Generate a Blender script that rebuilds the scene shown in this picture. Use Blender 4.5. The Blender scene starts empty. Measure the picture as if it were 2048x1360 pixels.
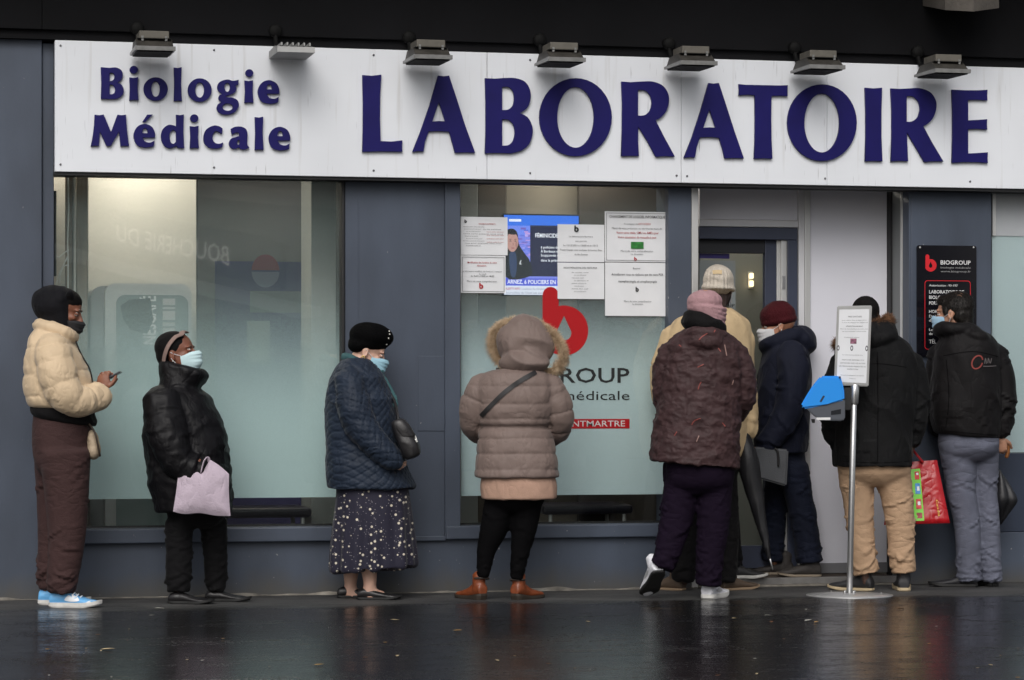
import bpy, math, random
import numpy as np
from mathutils import Vector, Matrix
from mathutils.bvhtree import BVHTree
random.seed(7); RNG = np.random.default_rng(7)
SC = bpy.context.scene; COL = SC.collection

# ---------------------------------------------------------------- camera
FP = 5400.0            # focal length in photograph pixels (2048 wide)
DW = 15.0              # distance from the camera to the shop wall along the view axis
HC = 1.12              # camera height
VH = 780.0             # photograph row of the horizon
AY = math.atan(FP/23400.0)
CF = np.array([math.sin(AY), math.cos(AY), 0.0]); CR = np.array([math.cos(AY), -math.sin(AY), 0.0]); CZ = np.array([0, 0, 1.0])
CAM = -DW*CF + HC*CZ
cam = bpy.data.cameras.new('camera'); camo = bpy.data.objects.new('camera', cam); COL.objects.link(camo)
camo.location = CAM; camo.rotation_euler = (math.pi/2, 0, -AY)
cam.sensor_fit = 'HORIZONTAL'; cam.sensor_width = 36.0; cam.lens = 36.0*FP/2048
cam.shift_y = (VH-680)/2048.0; cam.clip_start = 0.1; cam.clip_end = 600
SC.camera = camo

# ---------------------------------------------------------------- daylight (overcast)
SUN_EL, SUN_AZ = math.radians(42), math.radians(200)   # azimuth: clockwise from +Y
w = bpy.data.worlds.new('World'); SC.world = w; w.use_nodes = True
nt = w.node_tree; bg = nt.nodes['Background']
sky = nt.nodes.new('ShaderNodeTexSky'); sky.sky_type = 'NISHITA'; sky.sun_disc = False
sky.sun_elevation = SUN_EL; sky.sun_rotation = SUN_AZ; sky.air_density = 1.0; sky.dust_density = 4.0; sky.ozone_density = 1.0
hs = nt.nodes.new('ShaderNodeHueSaturation'); hs.inputs['Saturation'].default_value = 0.30
nt.links.new(sky.outputs[0], hs.inputs['Color']); nt.links.new(hs.outputs[0], bg.inputs[0]); bg.inputs[1].default_value = 0.10
sl = bpy.data.lights.new('sun', 'SUN'); sl.energy = 0.8; sl.angle = math.radians(40); sl.color = (1, 0.97, 0.93)
so = bpy.data.objects.new('sun', sl); COL.objects.link(so)
sd = Vector((math.sin(SUN_AZ)*math.cos(SUN_EL), math.cos(SUN_AZ)*math.cos(SUN_EL), math.sin(SUN_EL)))
so.rotation_euler = sd.to_track_quat('Z', 'Y').to_euler()
SC.view_settings.view_transform = 'Standard'; SC.view_settings.look = 'None'
SC.view_settings.exposure = 0.42; SC.view_settings.gamma = 1.0; SC.view_settings.use_curve_mapping = False
CEIL = 13.0
SC.render.engine = 'CYCLES'
SC.cycles.max_bounces = 8; SC.cycles.transparent_max_bounces = 16
SC.cycles.sample_clamp_indirect = 6.0

# ---------------------------------------------------------------- pixel helpers (photograph pixel + known plane -> place)
def dwall(u, y=0.0):
    t = (u-1024)/FP
    return (y-CAM[1])/(CF[1]+CR[1]*t)
def atd(u, v, d): return CAM + d*(CF + CR*((u-1024)/FP) + CZ*((VH-v)/FP))
def onw(u, v, y=0.0): return atd(u, v, dwall(u, y))
def wx(u, y=0.0): return float(onw(u, 700, y)[0])
def wz(v, u=1024, y=0.0): return float(onw(u, v, y)[2])
def ground(u, v, z=0.0):
    d = FP*(HC-z)/(v-VH); return atd(u, v, d)

# ---------------------------------------------------------------- materials
def lin(c):
    c = np.array(c, float)/255.0
    return tuple(np.where(c <= 0.04045, c/12.92, ((c+0.055)/1.055)**2.4))
MATS = {}
def mat(name, rgb, rough=0.6, metal=0.0, bump=0.0, bscale=60.0, var=0.0, vscale=8.0, spec=0.5, sheen=0.0, coat=0.0, stretch=(1, 1, 1), rgb2=None, world=False, detail=4.0, crease=None):
    """Principled with noise colour variation and noise relief. rgb is linear base colour."""
    if name in MATS: return MATS[name]
    m = bpy.data.materials.new(name); m.use_nodes = True; N = m.node_tree.nodes; Lk = m.node_tree.links
    p = N['Principled BSDF']; p.inputs['Base Color'].default_value = (*rgb[:3], 1); p.inputs['Roughness'].default_value = rough
    p.inputs['Metallic'].default_value = metal; p.inputs['Specular IOR Level'].default_value = spec
    if sheen: p.inputs['Sheen Weight'].default_value = sheen; p.inputs['Sheen Roughness'].default_value = 0.4
    if coat: p.inputs['Coat Weight'].default_value = coat
    if bump or var or crease:
        tc = N.new('ShaderNodeTexCoord'); mp = N.new('ShaderNodeMapping'); mp.inputs['Scale'].default_value = stretch
        if world:
            g = N.new('ShaderNodeNewGeometry'); Lk.new(g.outputs['Position'], mp.inputs['Vector'])
        else: Lk.new(tc.outputs['Object'], mp.inputs['Vector'])
    if var:
        n = N.new('ShaderNodeTexNoise'); n.inputs['Scale'].default_value = vscale; n.inputs['Detail'].default_value = 5
        Lk.new(mp.outputs[0], n.inputs['Vector'])
        r = N.new('ShaderNodeMapRange'); r.inputs[1].default_value = 0.3; r.inputs[2].default_value = 0.7
        Lk.new(n.outputs['Fac'], r.inputs[0])
        mx = N.new('ShaderNodeMix'); mx.data_type = 'RGBA'
        a = np.array(rgb[:3]); b = np.array(rgb2) if rgb2 is not None else None
        c0 = a*(1-var) if b is None else a; c1 = np.minimum(a*(1+var), 0.95) if b is None else b
        mx.inputs[6].default_value = (*c0, 1); mx.inputs[7].default_value = (*c1, 1)
        Lk.new(r.outputs[0], mx.inputs[0]); Lk.new(mx.outputs[2], p.inputs['Base Color'])
    if bump:
        n = N.new('ShaderNodeTexNoise'); n.inputs['Scale'].default_value = bscale; n.inputs['Detail'].default_value = detail
        Lk.new(mp.outputs[0], n.inputs['Vector'])
        bm = N.new('ShaderNodeBump'); bm.inputs['Strength'].default_value = bump; bm.inputs['Distance'].default_value = 0.01
        Lk.new(n.outputs['Fac'], bm.inputs['Height']); Lk.new(bm.outputs[0], p.inputs['Normal'])
    if crease:   # ridged folds in the cloth: (scale, strength, stretch)
        prev = p.inputs['Normal'].links[0].from_socket if p.inputs['Normal'].links else None
        for k_, (sc_, st_, sv_) in enumerate(crease):
            m2 = N.new('ShaderNodeMapping'); m2.inputs['Scale'].default_value = sv_; m2.inputs['Rotation'].default_value = (.3*k_, .6-.9*k_, .2); Lk.new(tc.outputs['Object'], m2.inputs['Vector'])
            n = N.new('ShaderNodeTexNoise'); n.inputs['Scale'].default_value = sc_; n.inputs['Detail'].default_value = 0.7; n.inputs['Distortion'].default_value = 0.25; Lk.new(m2.outputs[0], n.inputs['Vector'])
            s1 = N.new('ShaderNodeMath'); s1.operation = 'SUBTRACT'; s1.inputs[1].default_value = .5; Lk.new(n.outputs['Fac'], s1.inputs[0]); s2 = N.new('ShaderNodeMath'); s2.operation = 'ABSOLUTE'; Lk.new(s1.outputs[0], s2.inputs[0]); s3 = N.new('ShaderNodeMath'); s3.operation = 'POWER'; s3.inputs[1].default_value = .7; Lk.new(s2.outputs[0], s3.inputs[0])
            nm_ = N.new('ShaderNodeTexNoise'); nm_.inputs['Scale'].default_value = sc_*.45; nm_.inputs['Detail'].default_value = 0; Lk.new(tc.outputs['Object'], nm_.inputs['Vector']); rm_ = N.new('ShaderNodeMapRange'); Lk.new(nm_.outputs['Fac'], rm_.inputs[0]); rm_.inputs[1].default_value = .40; rm_.inputs[2].default_value = .62; s4 = N.new('ShaderNodeMath'); s4.operation = 'MULTIPLY'; Lk.new(s3.outputs[0], s4.inputs[0]); Lk.new(rm_.outputs[0], s4.inputs[1])
            bb = N.new('ShaderNodeBump'); bb.inputs['Strength'].default_value = st_; bb.inputs['Distance'].default_value = .03; Lk.new(s4.outputs[0], bb.inputs['Height'])
            if prev is not None: Lk.new(prev, bb.inputs['Normal'])
            prev = bb.outputs[0]
        Lk.new(prev, p.inputs['Normal'])
    MATS[name] = m; return m
def smat(name, rgb255, k=1.0, **kw):
    return mat(name, tuple(min(0.9, x*k) for x in lin(rgb255)), **kw)
def emat(name, rgb255, strength=1.0):
    if name in MATS: return MATS[name]
    m = bpy.data.materials.new(name); m.use_nodes = True; N = m.node_tree.nodes; p = N['Principled BSDF']
    c = lin(rgb255); p.inputs['Base Color'].default_value = (0.01, 0.01, 0.01, 1)
    p.inputs['Emission Color'].default_value = (*c, 1); p.inputs['Emission Strength'].default_value = strength
    MATS[name] = m; return m

# ---------------------------------------------------------------- object helpers
def link(name, me, m=None, parent=None, smooth=False):
    o = bpy.data.objects.new(name, me); COL.objects.link(o)
    if m is not None: me.materials.append(m)
    if parent is not None: o.parent = parent
    if smooth: me.polygons.foreach_set('use_smooth', np.ones(len(me.polygons), bool))
    return o
def mesh(name, V, F, m=None, parent=None, smooth=False):
    me = bpy.data.meshes.new(name); me.from_pydata([tuple(map(float, v)) for v in V], [], F); me.update()
    return link(name, me, m, parent, smooth)
def tag(o, label=None, cat=None, group=None, kind=None):
    if label: o['label'] = label
    if cat: o['category'] = cat
    if group: o['group'] = group
    if kind: o['kind'] = kind
    return o
def empty(name, loc=(0, 0, 0), rz=0.0):
    o = bpy.data.objects.new(name, None); COL.objects.link(o); o.location = loc; o.rotation_euler = (0, 0, rz); o.empty_display_size = 0.1
    return o
def boxd(x0, x1, y0, y1, z0, z1, bv=0.0):
    if bv <= 0:
        V = [(x, y, z) for z in (z0, z1) for y in (y0, y1) for x in (x0, x1)]
        return V, [(0, 2, 3, 1), (4, 5, 7, 6), (0, 1, 5, 4), (2, 6, 7, 3), (0, 4, 6, 2), (1, 3, 7, 5)]
    import bmesh
    b = bmesh.new(); bmesh.ops.create_cube(b, size=1)
    for q in b.verts: q.co = ((x0+x1)/2+q.co.x*(x1-x0), (y0+y1)/2+q.co.y*(y1-y0), (z0+z1)/2+q.co.z*(z1-z0))
    bmesh.ops.bevel(b, geom=list(b.edges), offset=bv, segments=2, affect='EDGES', profile=0.5)
    b.verts.index_update(); V = [tuple(q.co) for q in b.verts]; F = [tuple(q.index for q in f.verts) for f in b.faces]; b.free()
    return V, F
def box(name, x0, x1, y0, y1, z0, z1, m, parent=None, bv=0.0):
    V, F = boxd(min(x0, x1), max(x0, x1), min(y0, y1), max(y0, y1), min(z0, z1), max(z0, z1), bv)
    return mesh(name, V, F, m, parent)
def prism(name, pts, y0, y1, m, parent=None):
    """polygon in x,z (counter-clockwise seen from -Y) extruded from y0 (front) to y1"""
    n = len(pts); V = [(p[0], y0, p[1]) for p in pts]+[(p[0], y1, p[1]) for p in pts]
    F = [tuple(range(n)), tuple(range(2*n-1, n-1, -1))]+[((i+1) % n, i, i+n, (i+1) % n+n) for i in range(n)]
    return mesh(name, V, F, m, parent)
def profx(name, prof, x0, x1, m, parent=None):
    """profile in y,z extruded along x"""
    n = len(prof); V = [(x0, p[0], p[1]) for p in prof]+[(x1, p[0], p[1]) for p in prof]
    F = [tuple(range(n-1, -1, -1)), tuple(range(n, 2*n))]+[(i, (i+1) % n, (i+1) % n+n, i+n) for i in range(n)]
    o = mesh(name, V, F, m, parent)
    import bmesh
    b = bmesh.new(); b.from_mesh(o.data); bmesh.ops.recalc_face_normals(b, faces=b.faces); b.to_mesh(o.data); b.free()
    return o
def cat_rom(P, sub, closed=False):
    P = np.asarray(P, float); n = len(P); out = []
    rng = range(n) if closed else range(n-1)
    for i in rng:
        if closed: p0, p1, p2, p3 = P[(i-1) % n], P[i], P[(i+1) % n], P[(i+2) % n]
        else: p0, p1, p2, p3 = P[max(i-1, 0)], P[i], P[i+1], P[min(i+2, n-1)]
        for k in range(sub):
            t = k/sub
            out.append(0.5*((2*p1)+(p2-p0)*t+(2*p0-5*p1+4*p2-p3)*t*t+(3*p1-p0-3*p2+p3)*t**3))
    if not closed: out.append(P[-1])
    return np.array(out)
def tube_data(pts, seg=10, sub=4, flat=1.0, cap=True):
    """pts: (x,y,z,r)"""
    P = cat_rom(pts, sub) if sub > 1 else np.asarray(pts, float)
    C = P[:, :3]; r = P[:, 3]; n = len(C)
    T = np.gradient(C, axis=0); T /= np.linalg.norm(T, axis=1)[:, None]+1e-12
    a = np.array([0, 0, 1.0]) if abs(T[0][2]) < 0.8 else np.array([0, 1.0, 0])
    U = np.cross(T[0], a); U /= np.linalg.norm(U); V = []
    ang = np.arange(seg)*2*math.pi/seg
    if cap:   # rounded ends
        C = np.vstack([C[0]-T[0]*r[0]*0.55, C, C[-1]+T[-1]*r[-1]*0.55]); T = np.vstack([T[0], T, T[-1]])
        r = np.concatenate([[r[0]*0.55], r, [r[-1]*0.55]]); n += 2
    for i in range(n):
        U = U-T[i]*np.dot(U, T[i]); U /= np.linalg.norm(U); W = np.cross(T[i], U)
        V.append(C[i]+r[i]*(np.cos(ang)[:, None]*U+flat*np.sin(ang)[:, None]*W))
    V = np.vstack(V); F = []
    for i in range(n-1):
        for k in range(seg):
            F.append((i*seg+k, i*seg+(k+1) % seg, (i+1)*seg+(k+1) % seg, (i+1)*seg+k))
    F.append(tuple(range(seg-1, -1, -1))); F.append(tuple(range((n-1)*seg, n*seg)))
    return V, F
def tube(name, pts, m, parent=None, seg=10, sub=4, flat=1.0):
    V, F = tube_data(pts, seg, sub, flat); return mesh(name, V, F, m, parent, True)
def lathe(name, prof, m, parent=None, seg=40, c=(0, 0, 0)):
    """prof: (radius, z)"""
    ang = np.arange(seg)*2*math.pi/seg; V = []; F = []
    for r, z in prof: V += [(c[0]+r*math.cos(a), c[1]+r*math.sin(a), c[2]+z) for a in ang]
    for i in range(len(prof)-1):
        for k in range(seg): F.append((i*seg+k, i*seg+(k+1) % seg, (i+1)*seg+(k+1) % seg, (i+1)*seg+k))
    F.append(tuple(range(seg-1, -1, -1))); n = len(prof); F.append(tuple(range((n-1)*seg, n*seg)))
    return mesh(name, V, F, m, parent, True)

# outlines: (x,y) corner, (x,y,1) smooth
def outline(pts, sub=6):
    n = len(pts); out = []
    for i in range(n):
        p1, p2 = pts[i], pts[(i+1) % n]
        if len(p1) == 2 and len(p2) == 2: out.append((p1[0], p1[1])); continue
        a = np.array(p1[:2], float); b = np.array(p2[:2], float)
        m1 = (b-np.array(pts[i-1][:2], float))/2 if len(p1) == 3 else (b-a)*0.8
        m2 = (np.array(pts[(i+2) % n][:2], float)-a)/2 if len(p2) == 3 else (b-a)*0.8
        for k in range(sub):
            t = k/sub; h = (2*t**3-3*t*t+1, t**3-2*t*t+t, -2*t**3+3*t*t, t**3-t*t)
            out.append(tuple(h[0]*a+h[1]*m1+h[2]*b+h[3]*m2))
    return out
def ellp(cx, cy, rx, ry, n=40): return [(cx+rx*math.cos(2*math.pi*k/n), cy+ry*math.sin(2*math.pi*k/n)) for k in range(n)]
def filled(name, loops, th, m, parent=None, bevel=0.0):
    """loops of 2D points (x,z) -> solid of thickness th (front at y=0, back at +th), holes cut by even-odd fill"""
    cu = bpy.data.curves.new(name, 'CURVE'); cu.dimensions = '2D'; cu.fill_mode = 'BOTH' if th > 0 else 'FRONT'
    for lp in loops:
        s = cu.splines.new('POLY'); s.points.add(len(lp)-1); s.use_cyclic_u = True
        for q, p in zip(s.points, lp): q.co = (p[0], p[1], 0, 1)
    cu.extrude = th/2; cu.bevel_depth = bevel; cu.bevel_resolution = 1
    return curve_to_mesh(name, cu, th, m, parent)
def curve_to_mesh(name, cu, th, m, parent):
    o = bpy.data.objects.new('tmp', cu); COL.objects.link(o)
    dg = bpy.context.evaluated_depsgraph_get(); me = bpy.data.meshes.new_from_object(o.evaluated_get(dg))
    bpy.data.objects.remove(o); bpy.data.curves.remove(cu)
    n = len(me.vertices); co = np.empty(n*3); me.vertices.foreach_get('co', co); co = co.reshape(-1, 3)
    co = np.stack([co[:, 0], th/2-co[:, 2], co[:, 1]], 1); me.vertices.foreach_set('co', co.ravel()); me.name = name; me.materials.clear()
    return link(name, me, m, parent)
def text_verts(body, bold=0.0, space=1.0):
    cu = bpy.data.curves.new('t', 'FONT'); cu.body = body; cu.size = 1; cu.offset = bold; cu.resolution_u = 2; cu.space_character = space
    o = bpy.data.objects.new('tmp', cu); COL.objects.link(o)
    dg = bpy.context.evaluated_depsgraph_get(); me = bpy.data.meshes.new_from_object(o.evaluated_get(dg))
    bpy.data.objects.remove(o); bpy.data.curves.remove(cu)
    V = np.empty(len(me.vertices)*3); me.vertices.foreach_get('co', V); V = V.reshape(-1, 3)
    F = [tuple(p.vertices) for p in me.polygons]; bpy.data.meshes.remove(me)
    return V, F
def lettering(name, items, m, parent, y):
    """items: (text, x_left, x_right, z_base, cap_height, bold); None for x_right keeps natural width. One flat print."""
    out = None
    for it in items:
        s, x0, x1, z0, h, bold = it
        V, F = text_verts(s, bold*.4)
        if len(V) == 0: continue
        sx = (x1-x0)/(V[:, 0].max()-V[:, 0].min()) if x1 is not None else h/0.7
        W = np.stack([x0+(V[:, 0]-V[:, 0].min())*sx, np.full(len(V), y), z0+V[:, 1]*h/0.7], 1)
        out = mesh(name, W, F, m, parent)
    return out
# ---------------------------------------------------------------- things built at world coordinates
WP = {}
def thing(name, loc, label, cat, group=None):
    o = empty(name, tuple(float(c) for c in loc)); WP[o.name] = Matrix.Translation(-Vector(o.location)); tag(o, label, cat, group); return o
_link0 = link
def link(name, me, m=None, parent=None, smooth=False):
    o = _link0(name, me, m, parent, smooth)
    if parent is not None and parent.name in WP: o.matrix_parent_inverse = WP[parent.name]
    return o

# ---------------------------------------------------------------- surface materials with structure of their own
def ground_mat():
    m = bpy.data.materials.new('wet_asphalt'); m.use_nodes = True; N = m.node_tree.nodes; K = m.node_tree.links; p = N['Principled BSDF']
    g = N.new('ShaderNodeNewGeometry'); sx = N.new('ShaderNodeSeparateXYZ'); K.new(g.outputs['Position'], sx.inputs[0])
    def noise(s, det, sc=(1, 1, 1), rough=0.5):
        mp = N.new('ShaderNodeMapping'); mp.inputs['Scale'].default_value = sc; K.new(g.outputs['Position'], mp.inputs['Vector'])
        n = N.new('ShaderNodeTexNoise'); n.inputs['Scale'].default_value = s; n.inputs['Detail'].default_value = det; n.inputs['Roughness'].default_value = rough
        K.new(mp.outputs[0], n.inputs['Vector']); return n.outputs['Fac']
    def math_(op, a, b=None):
        n = N.new('ShaderNodeMath'); n.operation = op
        for i, q in enumerate((a, b)):
            if q is None: continue
            if isinstance(q, (int, float)): n.inputs[i].default_value = q
            else: K.new(q, n.inputs[i])
        return n.outputs[0]
    def rng(a, lo, hi, t0=0.0, t1=1.0):
        n = N.new('ShaderNodeMapRange'); K.new(a, n.inputs[0]); n.inputs[1].default_value = lo; n.inputs[2].default_value = hi; n.inputs[3].default_value = t0; n.inputs[4].default_value = t1; return n.outputs[0]
    # rain reaches up to about a metre from the wall; wobbly edge
    wob = math_('MULTIPLY', math_('SUBTRACT', noise(1.1, 4, (0.5, 1, 1)), 0.5), 1.1)
    wet = rng(math_('ADD', sx.outputs['Y'], wob), -0.62, -0.92)
    damp = noise(2.2, 6, (0.6, 1.6, 1), 0.6)
    agg = rng(noise(210, 2), .35, .75); patch = noise(0.9, 5, (0.7, 2.2, 1), 0.6)
    mixc = N.new('ShaderNodeMix'); mixc.data_type = 'RGBA'
    dry = N.new('ShaderNodeMix'); dry.data_type = 'RGBA'; dry.inputs[6].default_value = (0.030, 0.030, 0.031, 1); dry.inputs[7].default_value = (0.085, 0.083, 0.080, 1); K.new(rng(damp, 0.35, 0.7), dry.inputs[0])
    wc = N.new('ShaderNodeMix'); wc.data_type = 'RGBA'; wc.inputs[6].default_value = (0.004, 0.004, 0.0045, 1); wc.inputs[7].default_value = (0.022, 0.022, 0.023, 1); K.new(agg, wc.inputs[0])
    K.new(wet, mixc.inputs[0]); K.new(dry.outputs[2], mixc.inputs[6]); K.new(wc.outputs[2], mixc.inputs[7])
    K.new(mixc.outputs[2], p.inputs['Base Color'])
    mott = noise(9, 6, (0.55, 1.0, 1), 0.7); grit = noise(60, 3, (1, 0.5, 1), 0.7)
    rw = math_('ADD', rng(patch, 0.38, 0.66, 0.05, 0.20), math_('ADD', rng(mott, 0.45, 0.75, 0.0, 0.22), rng(grit, 0.5, 0.8, 0.0, 0.20)))
    rr = N.new('ShaderNodeMix'); rr.data_type = 'FLOAT'; rr.inputs[2].default_value = 0.62; K.new(wet, rr.inputs[0]); K.new(rw, rr.inputs[3]); K.new(rr.outputs[0], p.inputs['Roughness'])
    b1 = N.new('ShaderNodeBump'); b1.inputs['Distance'].default_value = 0.004; K.new(noise(120, 3), b1.inputs['Height'])
    fade = rng(wet, 0, 1, 0.6, 0.20); K.new(fade, b1.inputs['Strength'])
    b2 = N.new('ShaderNodeBump'); b2.inputs['Strength'].default_value = 0.42; b2.inputs['Distance'].default_value = 0.006; K.new(noise(11, 6, (0.5, 1.3, 1), 0.65), b2.inputs['Height']); K.new(b1.outputs[0], b2.inputs['Normal'])
    # pale grit and scuffs left on the asphalt
    gm_ = N.new('ShaderNodeMix'); gm_.data_type = 'RGBA'; K.new(mixc.outputs[2], gm_.inputs[6]); gm_.inputs[7].default_value = (0.16, 0.155, 0.145, 1); K.new(math_('MULTIPLY', rng(noise(75, 2, (1, .45, 1)), .70, .78), rng(mott, .4, .6)), gm_.inputs[0]); K.new(gm_.outputs[2], p.inputs['Base Color'])
    K.new(b2.outputs[0], p.inputs['Normal']); K.new(rng(math_('ADD', mott, math_('MULTIPLY', grit, .5)), .66, .98, .50, .04), p.inputs['Specular IOR Level'])
    return m
def film_mat(name, rgb, z0, z1, top=0.0):
    """frosted film: veil of opacity top above z1, milky below z0"""
    m = bpy.data.materials.new(name); m.use_nodes = True; N = m.node_tree.nodes; K = m.node_tree.links
    for n in list(N): N.remove(n)
    out = N.new('ShaderNodeOutputMaterial'); g = N.new('ShaderNodeNewGeometry'); sx = N.new('ShaderNodeSeparateXYZ'); K.new(g.outputs['Position'], sx.inputs[0])
    r = N.new('ShaderNodeMapRange'); K.new(sx.outputs['Z'], r.inputs[0]); r.inputs[1].default_value = z0; r.inputs[2].default_value = z1; r.inputs[3].default_value = 0.0; r.inputs[4].default_value = 1.0
    cr = N.new('ShaderNodeValToRGB'); cr.color_ramp.interpolation = 'EASE'; e = cr.color_ramp.elements; e[0].position = 0.0; e[0].color = (.97, .97, .97, 1); e[1].position = 1.0; e[1].color = (top, top, top, 1); K.new(r.outputs[0], cr.inputs[0])
    d = N.new('ShaderNodeBsdfDiffuse'); d.inputs[0].default_value = (*rgb, 1); t = N.new('ShaderNodeBsdfTranslucent'); t.inputs[0].default_value = (*rgb, 1)
    mx = N.new('ShaderNodeMixShader'); mx.inputs[0].default_value = 0.15; K.new(d.outputs[0], mx.inputs[1]); K.new(t.outputs[0], mx.inputs[2])
    tr = N.new('ShaderNodeBsdfTransparent'); m2 = N.new('ShaderNodeMixShader'); 
    # the gradient is printed as fine dots of uneven density
    vs = N.new('ShaderNodeVectorMath'); vs.operation = 'SCALE'; vs.inputs['Scale'].default_value = 1300; K.new(g.outputs['Position'], vs.inputs[0]); vf = N.new('ShaderNodeVectorMath'); vf.operation = 'FLOOR'; K.new(vs.outputs[0], vf.inputs[0]); wn = N.new('ShaderNodeTexWhiteNoise'); K.new(vf.outputs[0], wn.inputs['Vector'])
    lt = N.new('ShaderNodeMath'); lt.operation = 'MULTIPLY_ADD'; lt.use_clamp = True; K.new(wn.outputs['Value'], lt.inputs[0]); lt.inputs[1].default_value = .34; of = N.new('ShaderNodeMath'); of.operation = 'SUBTRACT'; of.inputs[1].default_value = .17; K.new(cr.outputs[0], of.inputs[0]); K.new(of.outputs[0], lt.inputs[2]); K.new(lt.outputs[0], m2.inputs[0]); K.new(tr.outputs[0], m2.inputs[1]); K.new(mx.outputs[0], m2.inputs[2])
    K.new(m2.outputs[0], out.inputs[0]); return m
def glass_mat(name='window_glass', k=2.6, tint=(0.93, 0.96, 0.95)):
    m = bpy.data.materials.new(name); m.use_nodes = True; N = m.node_tree.nodes; K = m.node_tree.links
    for n in list(N): N.remove(n)
    out = N.new('ShaderNodeOutputMaterial'); lw = N.new('ShaderNodeLayerWeight'); pw_ = N.new('ShaderNodeMath'); pw_.operation = 'POWER'; pw_.inputs[1].default_value = 5; K.new(lw.outputs['Facing'], pw_.inputs[0])
    mu = N.new('ShaderNodeMath'); mu.operation = 'MULTIPLY_ADD'; mu.use_clamp = True; mu.inputs[1].default_value = 0.9; mu.inputs[2].default_value = 0.04*k; K.new(pw_.outputs[0], mu.inputs[0])
    tr = N.new('ShaderNodeBsdfTransparent'); tr.inputs[0].default_value = (*tint, 1); gl = N.new('ShaderNodeBsdfGlossy'); gl.inputs['Roughness'].default_value = 0.015
    no = N.new('ShaderNodeTexNoise'); no.inputs['Scale'].default_value = 0.9; tc = N.new('ShaderNodeNewGeometry'); K.new(tc.outputs['Position'], no.inputs['Vector'])
    bu = N.new('ShaderNodeBump'); bu.inputs['Strength'].default_value = 0.05; bu.inputs['Distance'].default_value = 0.02; K.new(no.outputs['Fac'], bu.inputs['Height']); K.new(bu.outputs[0], gl.inputs['Normal'])
    mx = N.new('ShaderNodeMixShader'); K.new(mu.outputs[0], mx.inputs[0]); K.new(tr.outputs[0], mx.inputs[1]); K.new(gl.outputs[0], mx.inputs[2]); K.new(mx.outputs[0], out.inputs[0]); return m
def sign_mat():
    m = mat('sign_white', lin((226, 228, 232)), rough=0.45, bump=0.02, bscale=300); N = m.node_tree.nodes; K = m.node_tree.links; p = N['Principled BSDF']
    g = N.new('ShaderNodeNewGeometry')
    def streak(sc, lo, hi, s=1.0, det=3):
        mp = N.new('ShaderNodeMapping'); mp.inputs['Scale'].default_value = sc; K.new(g.outputs['Position'], mp.inputs['Vector'])
        n = N.new('ShaderNodeTexNoise'); n.inputs['Scale'].default_value = s; n.inputs['Detail'].default_value = det; K.new(mp.outputs[0], n.inputs['Vector'])
        r = N.new('ShaderNodeMapRange'); K.new(n.outputs['Fac'], r.inputs[0]); r.inputs[1].default_value = lo; r.inputs[2].default_value = hi; return r.outputs[0]
    a = streak((26, 1, 1.3), 0.60, 0.80); b = streak((1.4, 1, 1.8), 0.35, 0.75); c = streak((110, 1, 5), 0.70, 0.78, 1.0, 2)
    x1 = N.new('ShaderNodeMix'); x1.data_type = 'RGBA'; base = lin((229, 232, 237)); x1.inputs[6].default_value = (*base, 1); x1.inputs[7].default_value = (*[q*0.90 for q in base], 1); K.new(b, x1.inputs[0])
    x2 = N.new('ShaderNodeMix'); x2.data_type = 'RGBA'; x2.inputs[7].default_value = (0.48, 0.47, 0.45, 1); K.new(x1.outputs[2], x2.inputs[6]); mu = N.new('ShaderNodeMath'); mu.operation = 'MULTIPLY'; mu.inputs[1].default_value = 0.55; K.new(a, mu.inputs[0]); K.new(mu.outputs[0], x2.inputs[0])
    x3 = N.new('ShaderNodeMix'); x3.data_type = 'RGBA'; x3.inputs[7].default_value = (0.10, 0.09, 0.09, 1); K.new(x2.outputs[2], x3.inputs[6]); mv = N.new('ShaderNodeMath'); mv.operation = 'MULTIPLY'; mv.inputs[1].default_value = 0.7; K.new(c, mv.inputs[0]); K.new(mv.outputs[0], x3.inputs[0])
    K.new(x3.outputs[2], p.inputs['Base Color']); return m
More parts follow.
